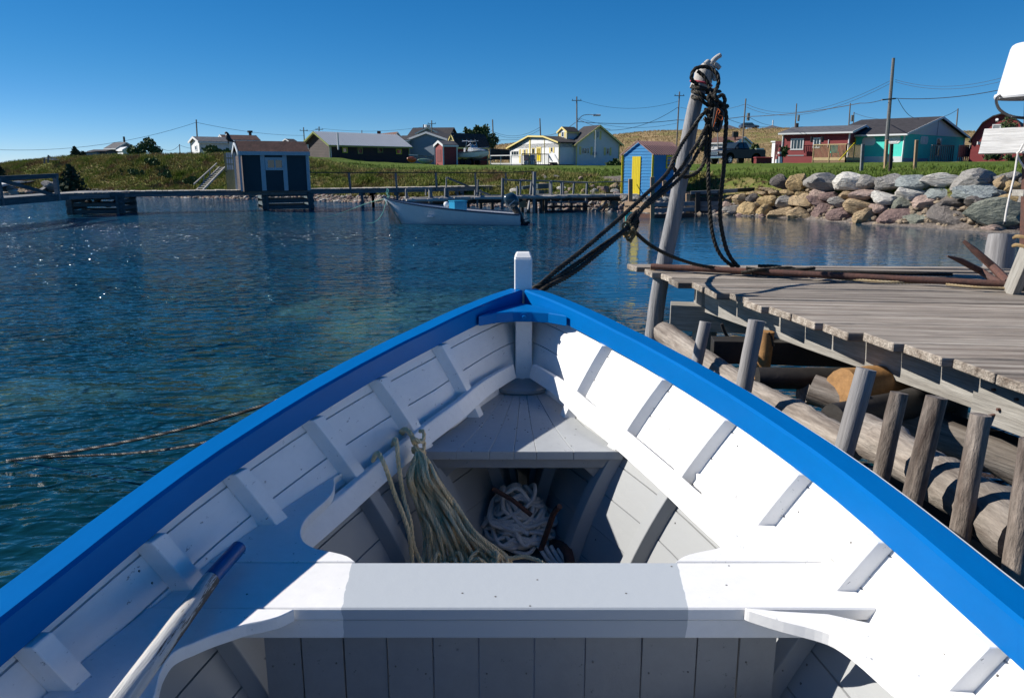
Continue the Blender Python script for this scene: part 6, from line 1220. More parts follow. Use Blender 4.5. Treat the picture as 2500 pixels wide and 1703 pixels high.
# --- middle jetty: rough poles, uneven white-topped deck, rails
mj = thing('rough_jetty', 'rough pole jetty with ragged pale deck and pipe railings leading to the blue hut', 'jetty', (2, 35.5, .7))
J = [G(975, 489, .66), G(1120, 484, .68), G(1300, 480.5, .70), G(1437, 478, .70), G(1600, 476.5, .70)]
M['bleached'] = mat('sun bleached pole deck', (.52, .49, .45), .9, var=.35, scale=3, rnd=.25)
k2 = 0; pm = None
for a, b_ in zip(J, J[1:]):
    d = (b_-a); Ln = d.length; d.normalize(); nr_ = Vector((-d.y, d.x, 0)); k_ = int(Ln/.14)
    for i in range(k_):
        if pm is None: o = logg('deck_pole', mj, (0, 0, 0), (0, 1.9, 0), .062, .058, 'bleached', n=7, seg=2); pm = o; base_rot = o.matrix_local.to_3x3().to_4x4()
        else: o = pm.copy(); COL.objects.link(o); o.parent = mj
        p = a+d*((i+.5)*Ln/k_)-nr_*random.uniform(.05, .22); mw = Matrix.Rotation(math.atan2(-nr_.x, nr_.y)+random.uniform(-.04, .04), 4, 'Z') @ base_rot; mw.translation = Vector((p.x, p.y, p.z+random.uniform(-.02, .03)))-mj.location; o.matrix_local = mw
    for off in (.15, 1.5): logg('stringer', mj, a+nr_*off+Vector((0, 0, -.16)), b_+nr_*off+Vector((0, 0, -.16)), .085, .085, 'wetwood', seg=3)
def jp(x, off=0):
    best = min((abs(px(a.lerp(b_, t/40))[0]-x), t, a.lerp(b_, t/40), (b_-a).normalized()) for a, b_ in zip(J, J[1:]) for t in range(41)); d = best[3]; return best[2]+Vector((-d.y, d.x, 0))*off
def post4(k, x, y0, y1, off=-.08, r=.05, m='farwood', dx=0):
    X = zz(k, x, 0)[0]; q = jp(X, off); a = P(zz(k, x+dx, y1)[0], zz(k, x, y1)[1], q.y); b_ = P(X, zz(k, x, y0)[1], q.y); return logg('rail_post', mj, a, b_, r, r*.85, m, n=8, seg=5, bend=.01)
for k, x, y0, y1, off, r, dx in ((4, 128, 812, 1175, -.25, .075, -10), (4, 290, 905, 1060, -.08, .05, 0), (4, 325, 848, 1040, -.05, .045, 0), (4, 485, 740, 1270, -.2, .085, 0), (4, 455, 850, 1000, 1.6, .06, -12), (4, 662, 840, 1015, 1.6, .055, 0), (4, 683, 840, 1130, -.15, .05, 0), (4, 790, 860, 1250, -.15, .055, -6), (4, 815, 845, 1000, 1.6, .05, 0), (4, 935, 862, 1040, -.08, .05, -12), (4, 1085, 865, 1100, -.08, .055, -8), (3, 425, 940, 1055, 0, .06, 5), (3, 650, 930, 1010, 1.5, .04, 0), (3, 700, 930, 1090, -.1, .09, 8), (3, 883, 800, 1110, -.1, .035, 0), (3, 868, 925, 1090, -.1, .06, 0), (3, 898, 925, 1090, -.14, .06, 0), (3, 1243, 830, 1150, -.15, .045, -12), (3, 1215, 930, 1010, 1.4, .06, 0), (3, 1272, 945, 1010, 1.5, .05, 0), (3, 1690, 905, 1030, -.1, .05, 0)):
    post4(k, x, y0, y1, off, r, dx=dx)
def rail4(k, x0, y0, k1, x1, y1, off=-.1, r=.035, m='farwood'):
    a, b_ = jp(zz(k, x0, 0)[0], off), jp(zz(k1, x1, 0)[0], off); return logg('rail', mj, P(*zz(k, x0, y0), a.y), P(*zz(k1, x1, y1), b_.y), r, r, m, n=7, seg=5, bend=.01)
rail4(4, 130, 832, 4, 680, 848); rail4(4, 680, 848, 4, 1090, 862); rail4(4, 1090, 862, 4, 1600, 850, r=.02); rail4(3, 420, 940, 3, 720, 928); rail4(3, 890, 805, 3, 1200, 940, .2, .04); rail4(3, 1200, 940, 3, 1440, 1025, .2, .04)
rail4(3, 470, 1050, 3, 1000, 1018, 1.2, .05, 'bleached'); rail4(3, 960, 1022, 4, 700, 1002, 1.7, .05, 'bleached'); rail4(4, 700, 1008, 4, 1500, 1000, 1.7, .05, 'bleached')
for y0, y1, x0, x1 in ((1085, 1082, 640, 1090), (1135, 1135, 640, 1110), (1188, 1186, 620, 1070), (1248, 1240, 650, 1075), (1240, 1245, 320, 640), (1215, 1225, 380, 660)): rail4(4, x0, y0, 4, x1, y1, -.3, .045, 'farwood' if y0 in (1248, 1085) else 'wetwood')
for x, y0, y1 in ((620, 1040, 1290), (500, 1050, 1290), (590, 1080, 1270), (1070, 1100, 1275), (1050, 1060, 1290), (900, 1040, 1260), (345, 1050, 1250), (700, 1050, 1280), (420, 1060, 1290), (560, 1050, 1290)): post4(4, x, y0, y1, .3 if x % 4 else -.2, .09, 'wetwood')
for k, x, y1 in ((3, 400, 1100), (3, 560, 1120), (3, 780, 1130), (3, 1000, 1150), (3, 1130, 1160), (3, 1270, 1160), (3, 1400, 1180)): post4(k, x, 1060, y1+40, .4, .09, 'wetwood')
rail4(4, 1310, 1075, 4, 1100, 1270, -.1, .07, 'log'); rail4(4, 1330, 1055, 4, 1500, 1190, .1, .06, 'wetwood'); rail4(4, 1400, 1080, 4, 1500, 1150, .4, .06, 'log'); rail4(4, 1145, 1080, 4, 1105, 1110, .3, .05, 'bleached')
for x0, y0, x1, y1 in ((310, 1080, 395, 1078), (312, 1118, 400, 1120)): a = jp(zz(4, x0, 0)[0], .2); plank('loose_board', mj, P(*zz(4, x0, y0), a.y), P(*zz(4, x1, y1), a.y), .1, .2, 'newwood')
logg('brace', mj, ZP(4, 430, 1070, 35), ZP(4, 415, 1170, 34.6), .04, .04, 'bleached', n=6)
# old stone crib at the end of the boardwalk
plank('crib_beam', mj, ZP(4, 500, 905, 42), ZP(4, 665, 900, 43), .3, .25, 'cribwood'); plank('crib_beam', mj, ZP(4, 510, 970, 41), ZP(4, 660, 975, 42), .3, .2, 'cribwood'); plank('crib_beam', mj, ZP(4, 340, 925, 42), ZP(4, 500, 900, 43), .2, .15, 'cribwood')
# --- new lumber crib and posts in front of the blue hut
nc = thing('lumber_crib', 'new tan lumber crib filled with grey rocks in front of the blue hut', 'crib', tuple(ZP(4, 1810, 1270, 33)))
c0 = ZP(4, 1812, 1285, 32.2); cl_ = ZP(4, 1512, 1270, 33.2); cr_ = ZP(4, 2290, 1275, 33.2)
for i, z in enumerate((.06, .30, .54)):
    c0.z = cl_.z = cr_.z = z; plank('crib_board', nc, cl_.copy(), c0.copy(), .09, .17 if i else .2, 'newwood' if i else 'rust'); plank('crib_board', nc, c0.copy(), cr_.copy(), .09, .17, 'farwood' if i else 'wetwood')
for x, y0, y1, Y, m in ((1577, 822, 1150, 33.1, 'newwood'), (1826, 800, 1290, 32.15, 'newwood'), (1962, 838, 1100, 34.4, 'newwood'), (2228, 985, 1280, 33.4, 'newwood'), (1518, 1130, 1290, 33.25, 'newwood')): MB().bar(ZP(4, x-2, y1, Y), ZP(4, x, y0, Y), .165 if x != 1518 else .1, .14).build('post', m, nc, bevel=.01)
random.seed(31)
for i in range(30):
    t = random.random(); t2 = random.uniform(.1, 1.0); p = c0+(cl_-c0)*(t*.9 if i % 3 == 0 else 0)+(cr_-c0)*(0 if i % 3 == 0 else t*.95)+Vector((0, .35+1.2*t2, 0)); p.z = .42+.30*t2+random.uniform(-.05, .05); s_ = random.uniform(.13, .30)
    o = bpy.data.objects.new('crib_rock', RM[i % 12]); COL.objects.link(o); o.parent = nc; o.location = p-nc.location; o.scale = (s_*1.15, s_, s_*.85); o.rotation_euler = (0, 0, random.uniform(0, 6)); o.material_slots[0].link = 'OBJECT'; o.material_slots[0].material = M[random.choice(('rock_grey', 'rock_blue', 'rock_pink', 'rock_grey'))]
bx_ = ZP(4, 1562, 1222, 33.0); MB().box(bx_+Vector((-.15, -.1, -.12)), bx_+Vector((.12, .0, .10))).build('blue_tag', M['sideturq'], nc)
dkc = thing('dark_crib', 'dark timber retaining crib between the blue hut and the boulders', 'crib', tuple(ZP(5, 560, 1400, 35)))
for i, (y0, y1) in enumerate(((1180, 1165), (1240, 1232), (1290, 1286), (1345, 1340), (1395, 1395))): plank('crib_beam', dkc, ZP(5, 330, y0, 35.6), ZP(5, 735, y1, 35.2), .2, .2, 'wetwood' if i not in (2, 3) else 'farwood', seg=2, wob=.01)
plank('crib_beam', dkc, ZP(5, 735, 1150, 35.2), ZP(5, 1330, 1112, 37), .2, .16, 'wetwood'); plank('crib_beam', dkc, ZP(5, 400, 1165, 35.4), ZP(5, 930, 1140, 35.1), .2, .14, 'farwood')
for x in (480, 690, 730): MB().bar(ZP(5, x, 1420, 35.3), ZP(5, x, 1160, 35.3), .2, .2).build('post', 'wetwood', dkc)
hf = thing('hut_footing', 'dark timber footing the blue hut stands on', 'footing', tuple(hut.C))
for z in (.05, .3, .52): plank('footing_beam', hf, V(-.1, 0, z), V(LA+.1, 0, z), .2, .2, 'wetwood'); plank('footing_beam', hf, V(0, -.1, z+.1), V(0, LB, z+.1), .2, .18, 'wetwood')
hg = MB().prism([V(0.05, .1, .1), V(LA-.05, .1, .1), V(LA-.05, LB-.1, .1), V(.05, LB-.1, .1)], (0, 0, .45)); hg.build('fill', 'rock_dark', hf)
# green line and ladder steps
ld = thing('bank_steps', 'pale wooden steps with a handrail climbing the grassy bank left of the shed', 'steps', tuple(ZP(2, 130, 960, 47)))
sA, sB = ZP(2, 105, 985, 44.5), ZP(2, 398, 690, 53); off = Vector((.45, -.25, 0))
MB().bar(sA, sB, .07, .10).build('stringer', 'newwood' if 0 else 'bleached', ld); MB().bar(sA+off, sB+off, .07, .10).build('stringer', 'bleached', ld)
for i in range(15): p = sA.lerp(sB, (i+.5)/15); MB().bar(p+Vector((0, 0, .03)), p+off+Vector((0, 0, .03)), .12, .05).build('tread', 'bleached', ld)
MB().bar(ZP(2, 108, 882, 46), ZP(2, 368, 645, 53), .06, .07).build('handrail', 'bleached', ld)
for x, y0, y1 in ((220, 778, 880), (290, 712, 800)): MB().bar(ZP(2, x, y0, 49), ZP(2, x, y1, 49), .05, .05).build('rail_post', 'bleached', ld)
# small fence on the left skyline
sf = thing('snow_fence', 'leaning wire and slat fence on the grassy skyline at far left', 'fence', tuple(ZP(1, 540, 620, 66)))
for x, y0, y1 in ((508, 580, 648), (550, 552, 640)): MB().bar(ZP(1, x-4, y1, 66), ZP(1, x, y0, 66), .1, .1).build('post', 'farwood', sf)
for x0, y0, x1, y1 in ((512, 590, 600, 610), (556, 595, 650, 612), (556, 565, 620, 600), (600, 595, 710, 608)): MB().bar(ZP(1, x0, y0, 66), ZP(1, x1, y1, 70), .05, .07).build('slat', 'trimwhite' if y0 > 570 else 'farwood', sf)
# driftwood and broken dock at far left shore
bd = thing('broken_dock', 'broken pale dock boards on the rocks behind the gangway', 'dock', tuple(ZP(1, 100, 900, 60)))
plank('deck_plank', bd, ZP(1, -80, 905, 57), ZP(1, 125, 868, 60), .8, .14, 'trimwhite'); plank('deck_plank', bd, ZP(1, 175, 858, 59), ZP(1, 250, 855, 62), .6, .12, 'trimwhite'); plank('beam', bd, ZP(1, -60, 925, 57), ZP(1, 370, 850, 63), .5, .12, 'wetwood'); plank('beam', bd, ZP(1, 450, 970, 57), ZP(1, 560, 905, 60), .3, .25, 'farwood')
for i, (x, y, s_, c_) in enumerate(((570, 890, .9, 'grey'), (170, 970, .8, 'white'), (250, 970, .6, 'tan'), (120, 920, .6, 'grey'), (340, 970, .5, 'pink'), (500, 955, .5, 'white'), (60, 940, .6, 'dark'), (590, 945, .5, 'grey'))):
    p = ZP(1, x, y, 58.5); o = bpy.data.objects.new('shore_rock', RM[i]); COL.objects.link(o); o.location = p; o.scale = (s_*.8, s_*.6, s_*.42); o.material_slots[0].link = 'OBJECT'; o.material_slots[0].material = M['rock_'+c_]
    new_tag(o, ['big grey slab rock left of the dark spruce', 'flat whitish rock at the waterline behind the gangway brace', 'tan rock on the shore behind the gangway brace', 'grey rock below the broken dock boards at far left', 'small pinkish shore rock near the gangway post', 'pale rock leaning by the gangway post', 'dark rock at the far left waterline', 'small grey rock just left of the spruce foot'][i], 'rock', 'rocks on the far left shore')
# lumber frame on the lawn before the turquoise house
lf = thing('boat_cradle', 'timber boat cradle with four upright posts on the lawn above the boulders', 'cradle', tuple(ZP(6, 760, 960, 36)))
for x, y0, y1, xb, Y, m in ((497, 612, 960, 475, 36.5, 'farwood'), (770, 562, 945, 745, 38.5, 'newwood'), (822, 610, 958, 803, 35.5, 'darkwood'), (1107, 565, 920, 1082, 37.5, 'newwood')): MB().bar(ZP(6, xb, y1, Y), ZP(6, x, y0, Y), .13, .12).build('post', m, lf, bevel=.008)
for a, b_, m in (((6, 415, 945, 37.2), (6, 1130, 925, 37.6), 'rust'), ((6, 430, 972, 35.4), (6, 790, 962, 35.6), 'farwood'), ((6, 700, 965, 35.8), (6, 1140, 938, 37.2), 'newwood'), ((6, 820, 975, 35.2), (6, 1130, 960, 36.2), 'darkwood'), ((6, 505, 985, 35.4), (6, 840, 958, 36.2), 'newwood')): plank('base_beam', lf, ZP(*a), ZP(*b_), .12, .13, m)
# ============================================================ moored white skiff
def loft(name, m, parent, st, n=9, inner=None):
    """st: list of (x, halfwidth_top, z_top, halfwidth_bottom, z_bottom)"""
    rows = []
    for x, ht, zt_, hb, zb_ in st:
        side = [(x, -(hb+(ht-hb)*(t**.8)), zb_+(zt_-zb_)*t) for t in np.linspace(1, 0, n)]; rows.append(side+[(x, -y, z) for (_, y, z) in side[::-1]])
    g = MB().grid(rows); return rows, g
sk_ = thing('moored_skiff', 'white open skiff with dark blue rail moored before the middle jetty', 'boat', (0, 0, 0))
bowP = G(972, 546, 0); SKX = bowP
sk_.location = bowP; LB_ = 4.55; sk_.rotation_euler = (0, 0, R(-4))
def stn(t):  # t 0 bow .. 1 stern ; local x to the right
    w_ = .74*math.sin(min(1, t*1.55+.02)*math.pi/2)**.8*(1-.10*t); zt_ = .98-.66*t**.62+.05*t*t; x0 = -.52+t*(LB_+.50); return x0, max(.03, w_), max(.37, zt_), max(.015, w_*.62*(t**.5 if t < 1 else 1)), -.12, .0+t*LB_
ou = []; inn = []; gun = [[], []]
for i in range(25):
    t = i/24; xt, wt, zt_, wb_, zb_, xb_ = stn(t); row = []
    for sd in (-1, 1):
        pts = [(xt+(xb_-xt)*(1-q), sd*(wb_+(wt-wb_)*q**.7), zb_+(zt_-zb_)*q) for q in np.linspace(1, 0, 8)]; row += pts if sd < 0 else pts[::-1]; gun[0 if sd < 0 else 1].append((xt, sd*wt, zt_))
    ou.append(row); inn.append([(x, y*(1-.035/max(.05, abs(y))) if abs(y) > .05 else y*.5, max(z, .10)+(0 if z < zt_ else 0)) for x, y, z in row])
g = MB().grid(ou); g.f.append(tuple(24*16+i for i in range(16))); M['skiffhull'] = mat('skiff white hull', (.82, .84, .86), .4, var=.08, scale=2, bump=.05, spec=.6)
sh_ = g.build('hull', 'skiffhull', sk_, local=True, smooth=True, sharp=60); MB().grid(inn).build('hull_inside', 'trimwhite', sk_, local=True, smooth=True)
for gg in gun: MB().tube([Vector(p)+Vector((0, 0, .01)) for p in gg], .032, 6).build('gunwale', M.setdefault('navy', mat('navy blue trim paint', (.008, .04, .10), .45)), sk_, local=True, smooth=True)
M['batten'] = mat('rust streaked white batten', (.60, .56, .50), .8, var=.3, scale=4, col2=(.40, .24, .12), wear='6e3d1c', wearamt=.02, wscale=5)
for x_ in (1.2, 2.6, 3.9): MB().box((x_, -.60, .28), (x_+.22, .60, .31)).build('thwart', 'trimwhite', sk_, local=True)
sfn = thing('slat_fender', 'rust stained pale upright slats against the skiff bow', 'fender', tuple(P(965, 546, 29)))
for i in range(7): MB().bar(P(946+i*2.0, 484+i*4.5, 29.0-.02*i), P(953+i*4.6, 549, 28.9-.02*i), .055, .03, up=(0, 1, 0)).build('slat', 'batten', sfn)
ob = thing('outboard_motor', 'dark blue-black outboard motor tilted on the skiff stern', 'outboard', tuple(P(1252, 500, 28.6)))
sec = [((0, 0, 0), .10, .12), ((.02, 0, .05), .17, .21), ((.02, 0, .18), .20, .25), ((.0, 0, .36), .20, .25), ((-.02, 0, .48), .17, .20), ((-.02, 0, .53), .09, .11)]
rows = []; tl = Matrix.Rotation(R(-22), 3, 'Y')
for c_, ry, rx in sec: rows.append([tl @ Vector((c_[0]+rx*math.copysign(abs(math.cos(a))**.7, math.cos(a)), ry*math.copysign(abs(math.sin(a))**.7, math.sin(a)), c_[2]-.1)) for a in np.linspace(0, 2*math.pi, 20, endpoint=False)])
g = MB().grid(rows, closed=True); g.f.append(tuple(100+i for i in range(20))); g.f.append(tuple(range(20))[::-1]); M['cowl'] = mat('dark teal engine cowl', (.012, .04, .065), .28, var=.1, bump=0, coat=.5)
g.build('cowl', 'cowl', ob, local=True, smooth=True, sharp=50)
MB().tube([tl @ Vector(p) for p in ((.0, 0, -.1), (.06, 0, -.3), (.10, 0, -.55), (.12, 0, -.8))], [.13, .12, .09, .07], 10).build('leg', 'blackrub', ob, local=True, smooth=True)
MB().tube([tl @ Vector(p) for p in ((-.02, 0, -.78), (.12, 0, -.80), (.34, 0, -.80))], [.05, .08, .04], 8).build('gearcase', 'blackrub', ob, local=True, smooth=True)
pr = MB()
for k in range(3): a = k*2.1; c_ = tl @ Vector((.36, 0, -.80)); d = tl @ Vector((0, math.cos(a), math.sin(a))); e_ = tl @ Vector((.03, -math.sin(a), math.cos(a))); pr.prism([c_, c_+d*.10-e_*.045, c_+d*.14, c_+d*.10+e_*.045], (.008, 0, 0))
pr.build('propeller', 'blackrub', ob, local=True); MB().prism([tl @ Vector(p) for p in ((.14, -.01, -.84), (.22, -.01, -.84), (.17, -.01, -1.0), (.12, -.01, -1.0))], (0, .02, 0)).build('skeg', 'blackrub', ob, local=True)
MB().prism([tl @ Vector(p) for p in ((.0, -.13, -.66), (.34, -.13, -.66), (.34, .13, -.66), (.0, .13, -.66))], (0, 0, .02)).build('cavitation_plate', 'blackrub', ob, local=True)
MB().prism([tl @ Vector(p) for p in ((-.13, -.213, .03), (.13, -.213, .12), (.13, -.214, .15), (-.13, -.214, .06))], (0, -.004, 0)).build('side_stripe', M['shedtrim'], ob, local=True)
for (x, y, r, Y, lab) in ((1090, 499, .11, 29.3, 'large white float ball lying in the moored skiff'), (1105, 502, .075, 29.1, 'small white float beside the blue box in the skiff')):
    c_ = P(x, y, Y); rows = [[c_+Vector((r*math.cos(b2)*math.cos(a), r*math.cos(b2)*math.sin(a), r*math.sin(b2)*.95)) for a in np.linspace(0, 2*math.pi, 14, endpoint=False)] for b2 in np.linspace(-1.5, 1.5, 9)]
    single(MB().grid(rows, closed=True).build('float_ball', 'plastic', None, smooth=True, sharp=80), lab, 'float', 'white floats in the skiff')
c_ = P(1118, 503, 29.0); bxx = thing('blue_box', 'bright blue fish box standing inside the moored skiff', 'box', tuple(c_))
M['boxblue'] = mat('blue plastic box', (.0, .26, .48), .5, var=.1); q = Matrix.Rotation(R(35), 3, 'Z'); m1 = MB()
for a, b_ in (((-.26, -.2, -.15), (.26, -.17, .17)), ((-.26, .17, -.15), (.26, .2, .17)), ((-.26, -.17, -.15), (-.23, .17, .17)), ((.23, -.17, -.15), (.26, .17, .17)), ((-.26, -.2, -.17), (.26, .2, -.15))): m1.box(a, b_)
m1.v = [tuple(q @ Vector(v)) for v in m1.v]; m1.build('box_walls', 'boxblue', bxx, local=True); m1 = MB().box((-.28, -.22, .17), (.28, .22, .20)); m1.v = [tuple(q @ Vector(v)) for v in m1.v]; m1.build('rim', 'boxblue', bxx, local=True)
M['greenrope'] = mat('pale green rope', (.10, .35, .30), .8)
gr = thing('green_line', 'thin pale green mooring line looping from the skiff bow into the water', 'rope', tuple(P(946, 480, 29)))
m1 = MB(); m1.tube(ropepath([(945, 460, 29.6), (947, 474, 29.2), (944, 488, 29), (941, 500, 28.9), (934, 520, 28.8), (924, 535, 28.7), (910, 544, 28.6), (895, 545, 28.6)]), .012, 5); m1.build('line', 'greenrope', gr, smooth=True)
m1 = MB(); m1.tube(ropepath([(946, 484, 28.9), (900, 495, 30.5), (860, 510, 31.5), (800, 530, 31), (740, 541, 30)]), .009, 5); m1.build('long_line', 'greenrope', gr, smooth=True)
m1 = MB()
for k in range(4): c_ = P(946+k, 466+5*k, 29.0); m1.tube([c_+Vector((.05*math.cos(a+k), .03*math.sin(a), .05*math.sin(a*1.3+k))) for a in np.linspace(0, 5, 14)], .014, 5)
m1.build('knot', 'greenrope', gr, smooth=True)
# ============================================================ black bird on the shed roof
bd_ = thing('black_bird', 'black bird perched on the left ridge end of the shed roof', 'bird', tuple(ZP(2, 505, 405, 36.4)))
def bp2(x, y): return P(530+x/6.596, 300+y/6.596, 36.4)
MB().tube(spline([bp2(290, 318), bp2(240, 290), bp2(195, 262), bp2(172, 225), bp2(168, 190), bp2(158, 168), bp2(140, 160), bp2(125, 178)], 4), [.012, .02, .03, .04, .05, .065, .08, .09, .10, .11, .115, .115, .11, .105, .10, .095, .085, .075, .068, .062, .058, .055, .053, .052, .05, .045, .035, .02, .008][:29], 10).build('body', 'blackrub', bd_, smooth=True, sharp=80)
MB().tube(spline([bp2(195, 235), bp2(215, 275), bp2(270, 308)], 4), [.05, .06, .06, .055, .05, .04, .03, .02, .01], 6).build('folded_wing', 'blackrub', bd_, smooth=True); 
for x in (172, 184): MB().tube([bp2(x, 262), bp2(x+2, 330)], .014, 5).build('leg', 'blackrub', bd_)
# ============================================================ dark pickup truck
M['truck'] = mat('black-blue truck paint', (.004, .008, .016), .35, spec=.25, var=.05, bump=0); M['chrome'] = mat('chrome', (.6, .62, .65), .15, metal=1, bump=0, var=0); M['lampglass'] = mat('headlight lens', (.35, .42, .50), .1, bump=0)
M['tyre'] = mat('tyre rubber', (.012, .012, .013), .8); M['alloy'] = mat('grey alloy', (.25, .26, .28), .3, metal=.8)
tp = P(1795, 404.5, 73); tk = thing('pickup_truck', 'black pickup truck parked on the lawn facing left behind the ropes', 'truck', (tp.x, tp.y, float(hz(tp.x, tp.y))), rz=R(213))
HWD = .98
def ext(prof, hw, taper=None):
    m_ = MB(); A = [(x, -(hw if not taper else taper(x, z)), z) for x, z in prof]; B = [(x, -y, z) for x, y, z in A]; k = len(prof)
    return m_.add(A+B, [tuple(range(k)), tuple(range(k, 2*k))[::-1]]+[(i, k+i, k+(i+1) % k, (i+1) % k) for i in range(k)])
ext([(2.85, .55), (2.90, .95), (2.78, 1.18), (1.35, 1.32), (1.2, 1.34), (-.75, 1.34), (-.80, 1.32), (-2.85, 1.32), (-2.88, .6), (-2.25, .55), (-2.1, .85), (-1.8, .98), (-1.45, .98), (-1.15, .85), (-1.0, .52), (1.25, .50), (1.4, .85), (1.65, 1.0), (2.0, 1.0), (2.3, .85), (2.4, .52)], HWD).build('body', 'truck', tk, local=True, bevel=.03)
ext([(1.25, 1.33), (.55, 1.86), (.30, 1.93), (-.45, 1.93), (-.80, 1.33)], .9, lambda x, z: .93 if z < 1.5 else .74).build('cab', 'truck', tk, local=True, bevel=.03)
ext([(1.17, 1.37), (.57, 1.80), (.56, 1.79), (1.12, 1.37)], .8, lambda x, z: .84 if z < 1.5 else .68).build('windscreen', 'glass', tk, local=True).location = (.03, 0, .04)
for sd in (-1, 1):
    for a in (((.95, 1.40), (.50, 1.80), (.12, 1.84), (.10, 1.40)), ((.0, 1.40), (.02, 1.84), (-.42, 1.84), (-.62, 1.40))):
        w2 = lambda z: sd*(.938 if z < 1.5 else .775); MB().prism([(x, w2(z), z) for x, z in a], (0, sd*.012, 0)).build('side_window', 'glass', tk, local=True)
    hl = MB().hexa([(2.70, sd*.62, .88), (2.80, sd*.95, .88), (2.60, sd*.99, .88), (2.5, sd*.7, .88), (2.92, sd*.62, 1.08), (2.86, sd*.96, 1.10), (2.60, sd*.995, 1.10), (2.5, sd*.7, 1.08)]).build('headlight', 'lampglass', tk, local=True)
    MB().box((.95, sd*1.03-.10, 1.34), (1.10, sd*1.03+.12, 1.52)).build('mirror', 'truck', tk, local=True, bevel=.02)
    MB().box((-2.90, sd*.86-.08, .95), (-2.86, sd*.86+.08, 1.22)).build('tail_light', 'sidered', tk, local=True)
    for x in (1.85, -1.62):
        wh = MB().tube([(x, sd*.74, .40), (x, sd*.98, .40)], .40, 24).build('wheel', 'tyre', tk, local=True, smooth=True); MB().tube([(x, sd*.975, .40), (x, sd*.995, .40)], .26, 16).build('rim', 'alloy', wh, local=True)
        for k in range(6): a = k*math.pi/3; MB().bar((x, sd*1.0, .40), (x+.25*math.cos(a), sd*1.0, .40+.25*math.sin(a)), .05, .03).build('spoke', 'chrome', wh, local=True)
gr_ = MB().box((2.86, -.58, .78), (2.93, .58, 1.12)).build('grille', 'blackrub', tk, local=True)
for z in (.82, .90, .98, 1.06): MB().box((2.93, -.55, z), (2.955, .55, z+.028)).build('grille_bar', 'chrome', gr_, local=True)
MB().box((2.80, -.96, .50), (3.02, .96, .72)).build('bumper', 'chrome', tk, local=True, bevel=.03); MB().box((-3.0, -.92, .52), (-2.86, .92, .70)).build('bumper', 'chrome', tk, local=True, bevel=.02)
# ============================================================ motorboat on a trailer
mp2 = P(1146, 399, 84); mo = thing('motorboat', 'white cabin motorboat with targa rails parked on a trailer beside the red shed', 'boat', (mp2.x, mp2.y, float(hz(mp2.x, mp2.y))), rz=R(-28))
rows = []
for i in range(15):
    t = i/14; x = -1.95+4.3*t; w_ = .95*(1-max(0, (t-.45)/.55)**2.2)+.02; zt_ = 1.30+.22*t*t; zb_ = .62+.45*max(0, (t-.6)/.4)**2; rows.append([(x, -w_, zt_), (x, -w_*.97, zt_-.25), (x, -w_*.82, zb_+.2), (x, 0, zb_), (x, w_*.82, zb_+.2), (x, w_*.97, zt_-.25), (x, w_, zt_)])
g = MB().grid(rows, closed=True); g.f.append(tuple(range(7))); g.build('hull', 'plastic', mo, local=True, smooth=True, sharp=35)
for sd in (-1, 1): MB().tube([(r_[0][0], sd*(abs(r_[0][1])+.01), r_[0][2]-.06) for r_ in rows], .03, 5).build('rub_rail', 'blackrub', mo, local=True)
ext([(2.1, 1.48), (1.3, 1.66), (.3, 1.80), (.15, 1.50), (.2, 1.4)], .6, lambda x, z: .62 if x < 1.5 else .25).build('cabin', 'plastic', mo, local=True, bevel=.03)
ext([(.75, 1.74), (.25, 2.12), (.20, 2.10), (.62, 1.72)], .5).build('windscreen', 'lampglass', mo, local=True)
for sd in (-1, 1):
    for a, b_ in (((-.1, 1.35), (.05, 2.45)), ((.7, 1.5), (.45, 2.45)), ((-.5, 2.40), (.75, 2.48)), ((.1, 1.9), (.55, 2.2))): MB().tube([(a[0], sd*.6, a[1]), (b_[0], sd*.58, b_[1])], .025, 5).build('rail', 'chrome', mo, local=True)
    MB().tube([(.4, sd*.7, 1.68), (1.4, sd*.62, 1.78), (2.2, sd*.2, 1.82)], .018, 5).build('bow_rail', 'chrome', mo, local=True)
    for k in range(3): MB().tube([(-.5+.5*k, sd*.5, 2.46), (-.55+.5*k, sd*.4, 2.62)], .02, 5).build('rod_holder', 'chrome', mo, local=True)
MB().box((-.5, -.55, 2.44), (.7, .55, 2.48)).build('top_frame', 'tin', mo, local=True); MB().box((-.6, -.12, 1.2), (-.5, .12, 1.75)).build('console', 'plastic', mo, local=True)
MB().box((.85, -.64, 1.62), (1.15, -.6, 1.68)).build('cabin_window', 'glass', mo, local=True)
fo_ = bpy.data.curves.new('lettering', 'FONT'); fo_.body = 'SEALIFE'; fo_.size = .30; fo_.extrude = .004; fo = bpy.data.objects.new('hull_lettering', fo_); COL.objects.link(fo); fo.parent = mo; fo.location = (-1.2, -.99, 1.08); fo.rotation_euler = (R(84), 0, 0); bpy.context.view_layer.update(); me = bpy.data.meshes.new_from_object(fo); me.materials.clear(); me.materials.append(M['siteblue']); f2 = bpy.data.objects.new('hull_lettering', me); COL.objects.link(f2); f2.parent = mo; f2.location = fo.location; f2.rotation_euler = fo.rotation_euler; bpy.data.objects.remove(fo); f2.name = 'hull_lettering'
eng = MB().hexa([(-2.55, -.2, 1.35), (-2.05, -.2, 1.35), (-2.05, .2, 1.35), (-2.55, .2, 1.35), (-2.45, -.17, 1.95), (-2.1, -.17, 2.0), (-2.1, .17, 2.0), (-2.45, .17, 1.95)]).build('outboard', 'plastic', mo, local=True, bevel=.05); MB().bar((-2.25, 0, 1.4), (-2.6, 0, .55), .18, .22).build('outboard_leg', 'trimwhite', mo, local=True, bevel=.03)
tr_ = thing('boat_trailer', 'dark boat trailer carrying the white motorboat', 'trailer', tuple(mo.location), rz=R(-28))
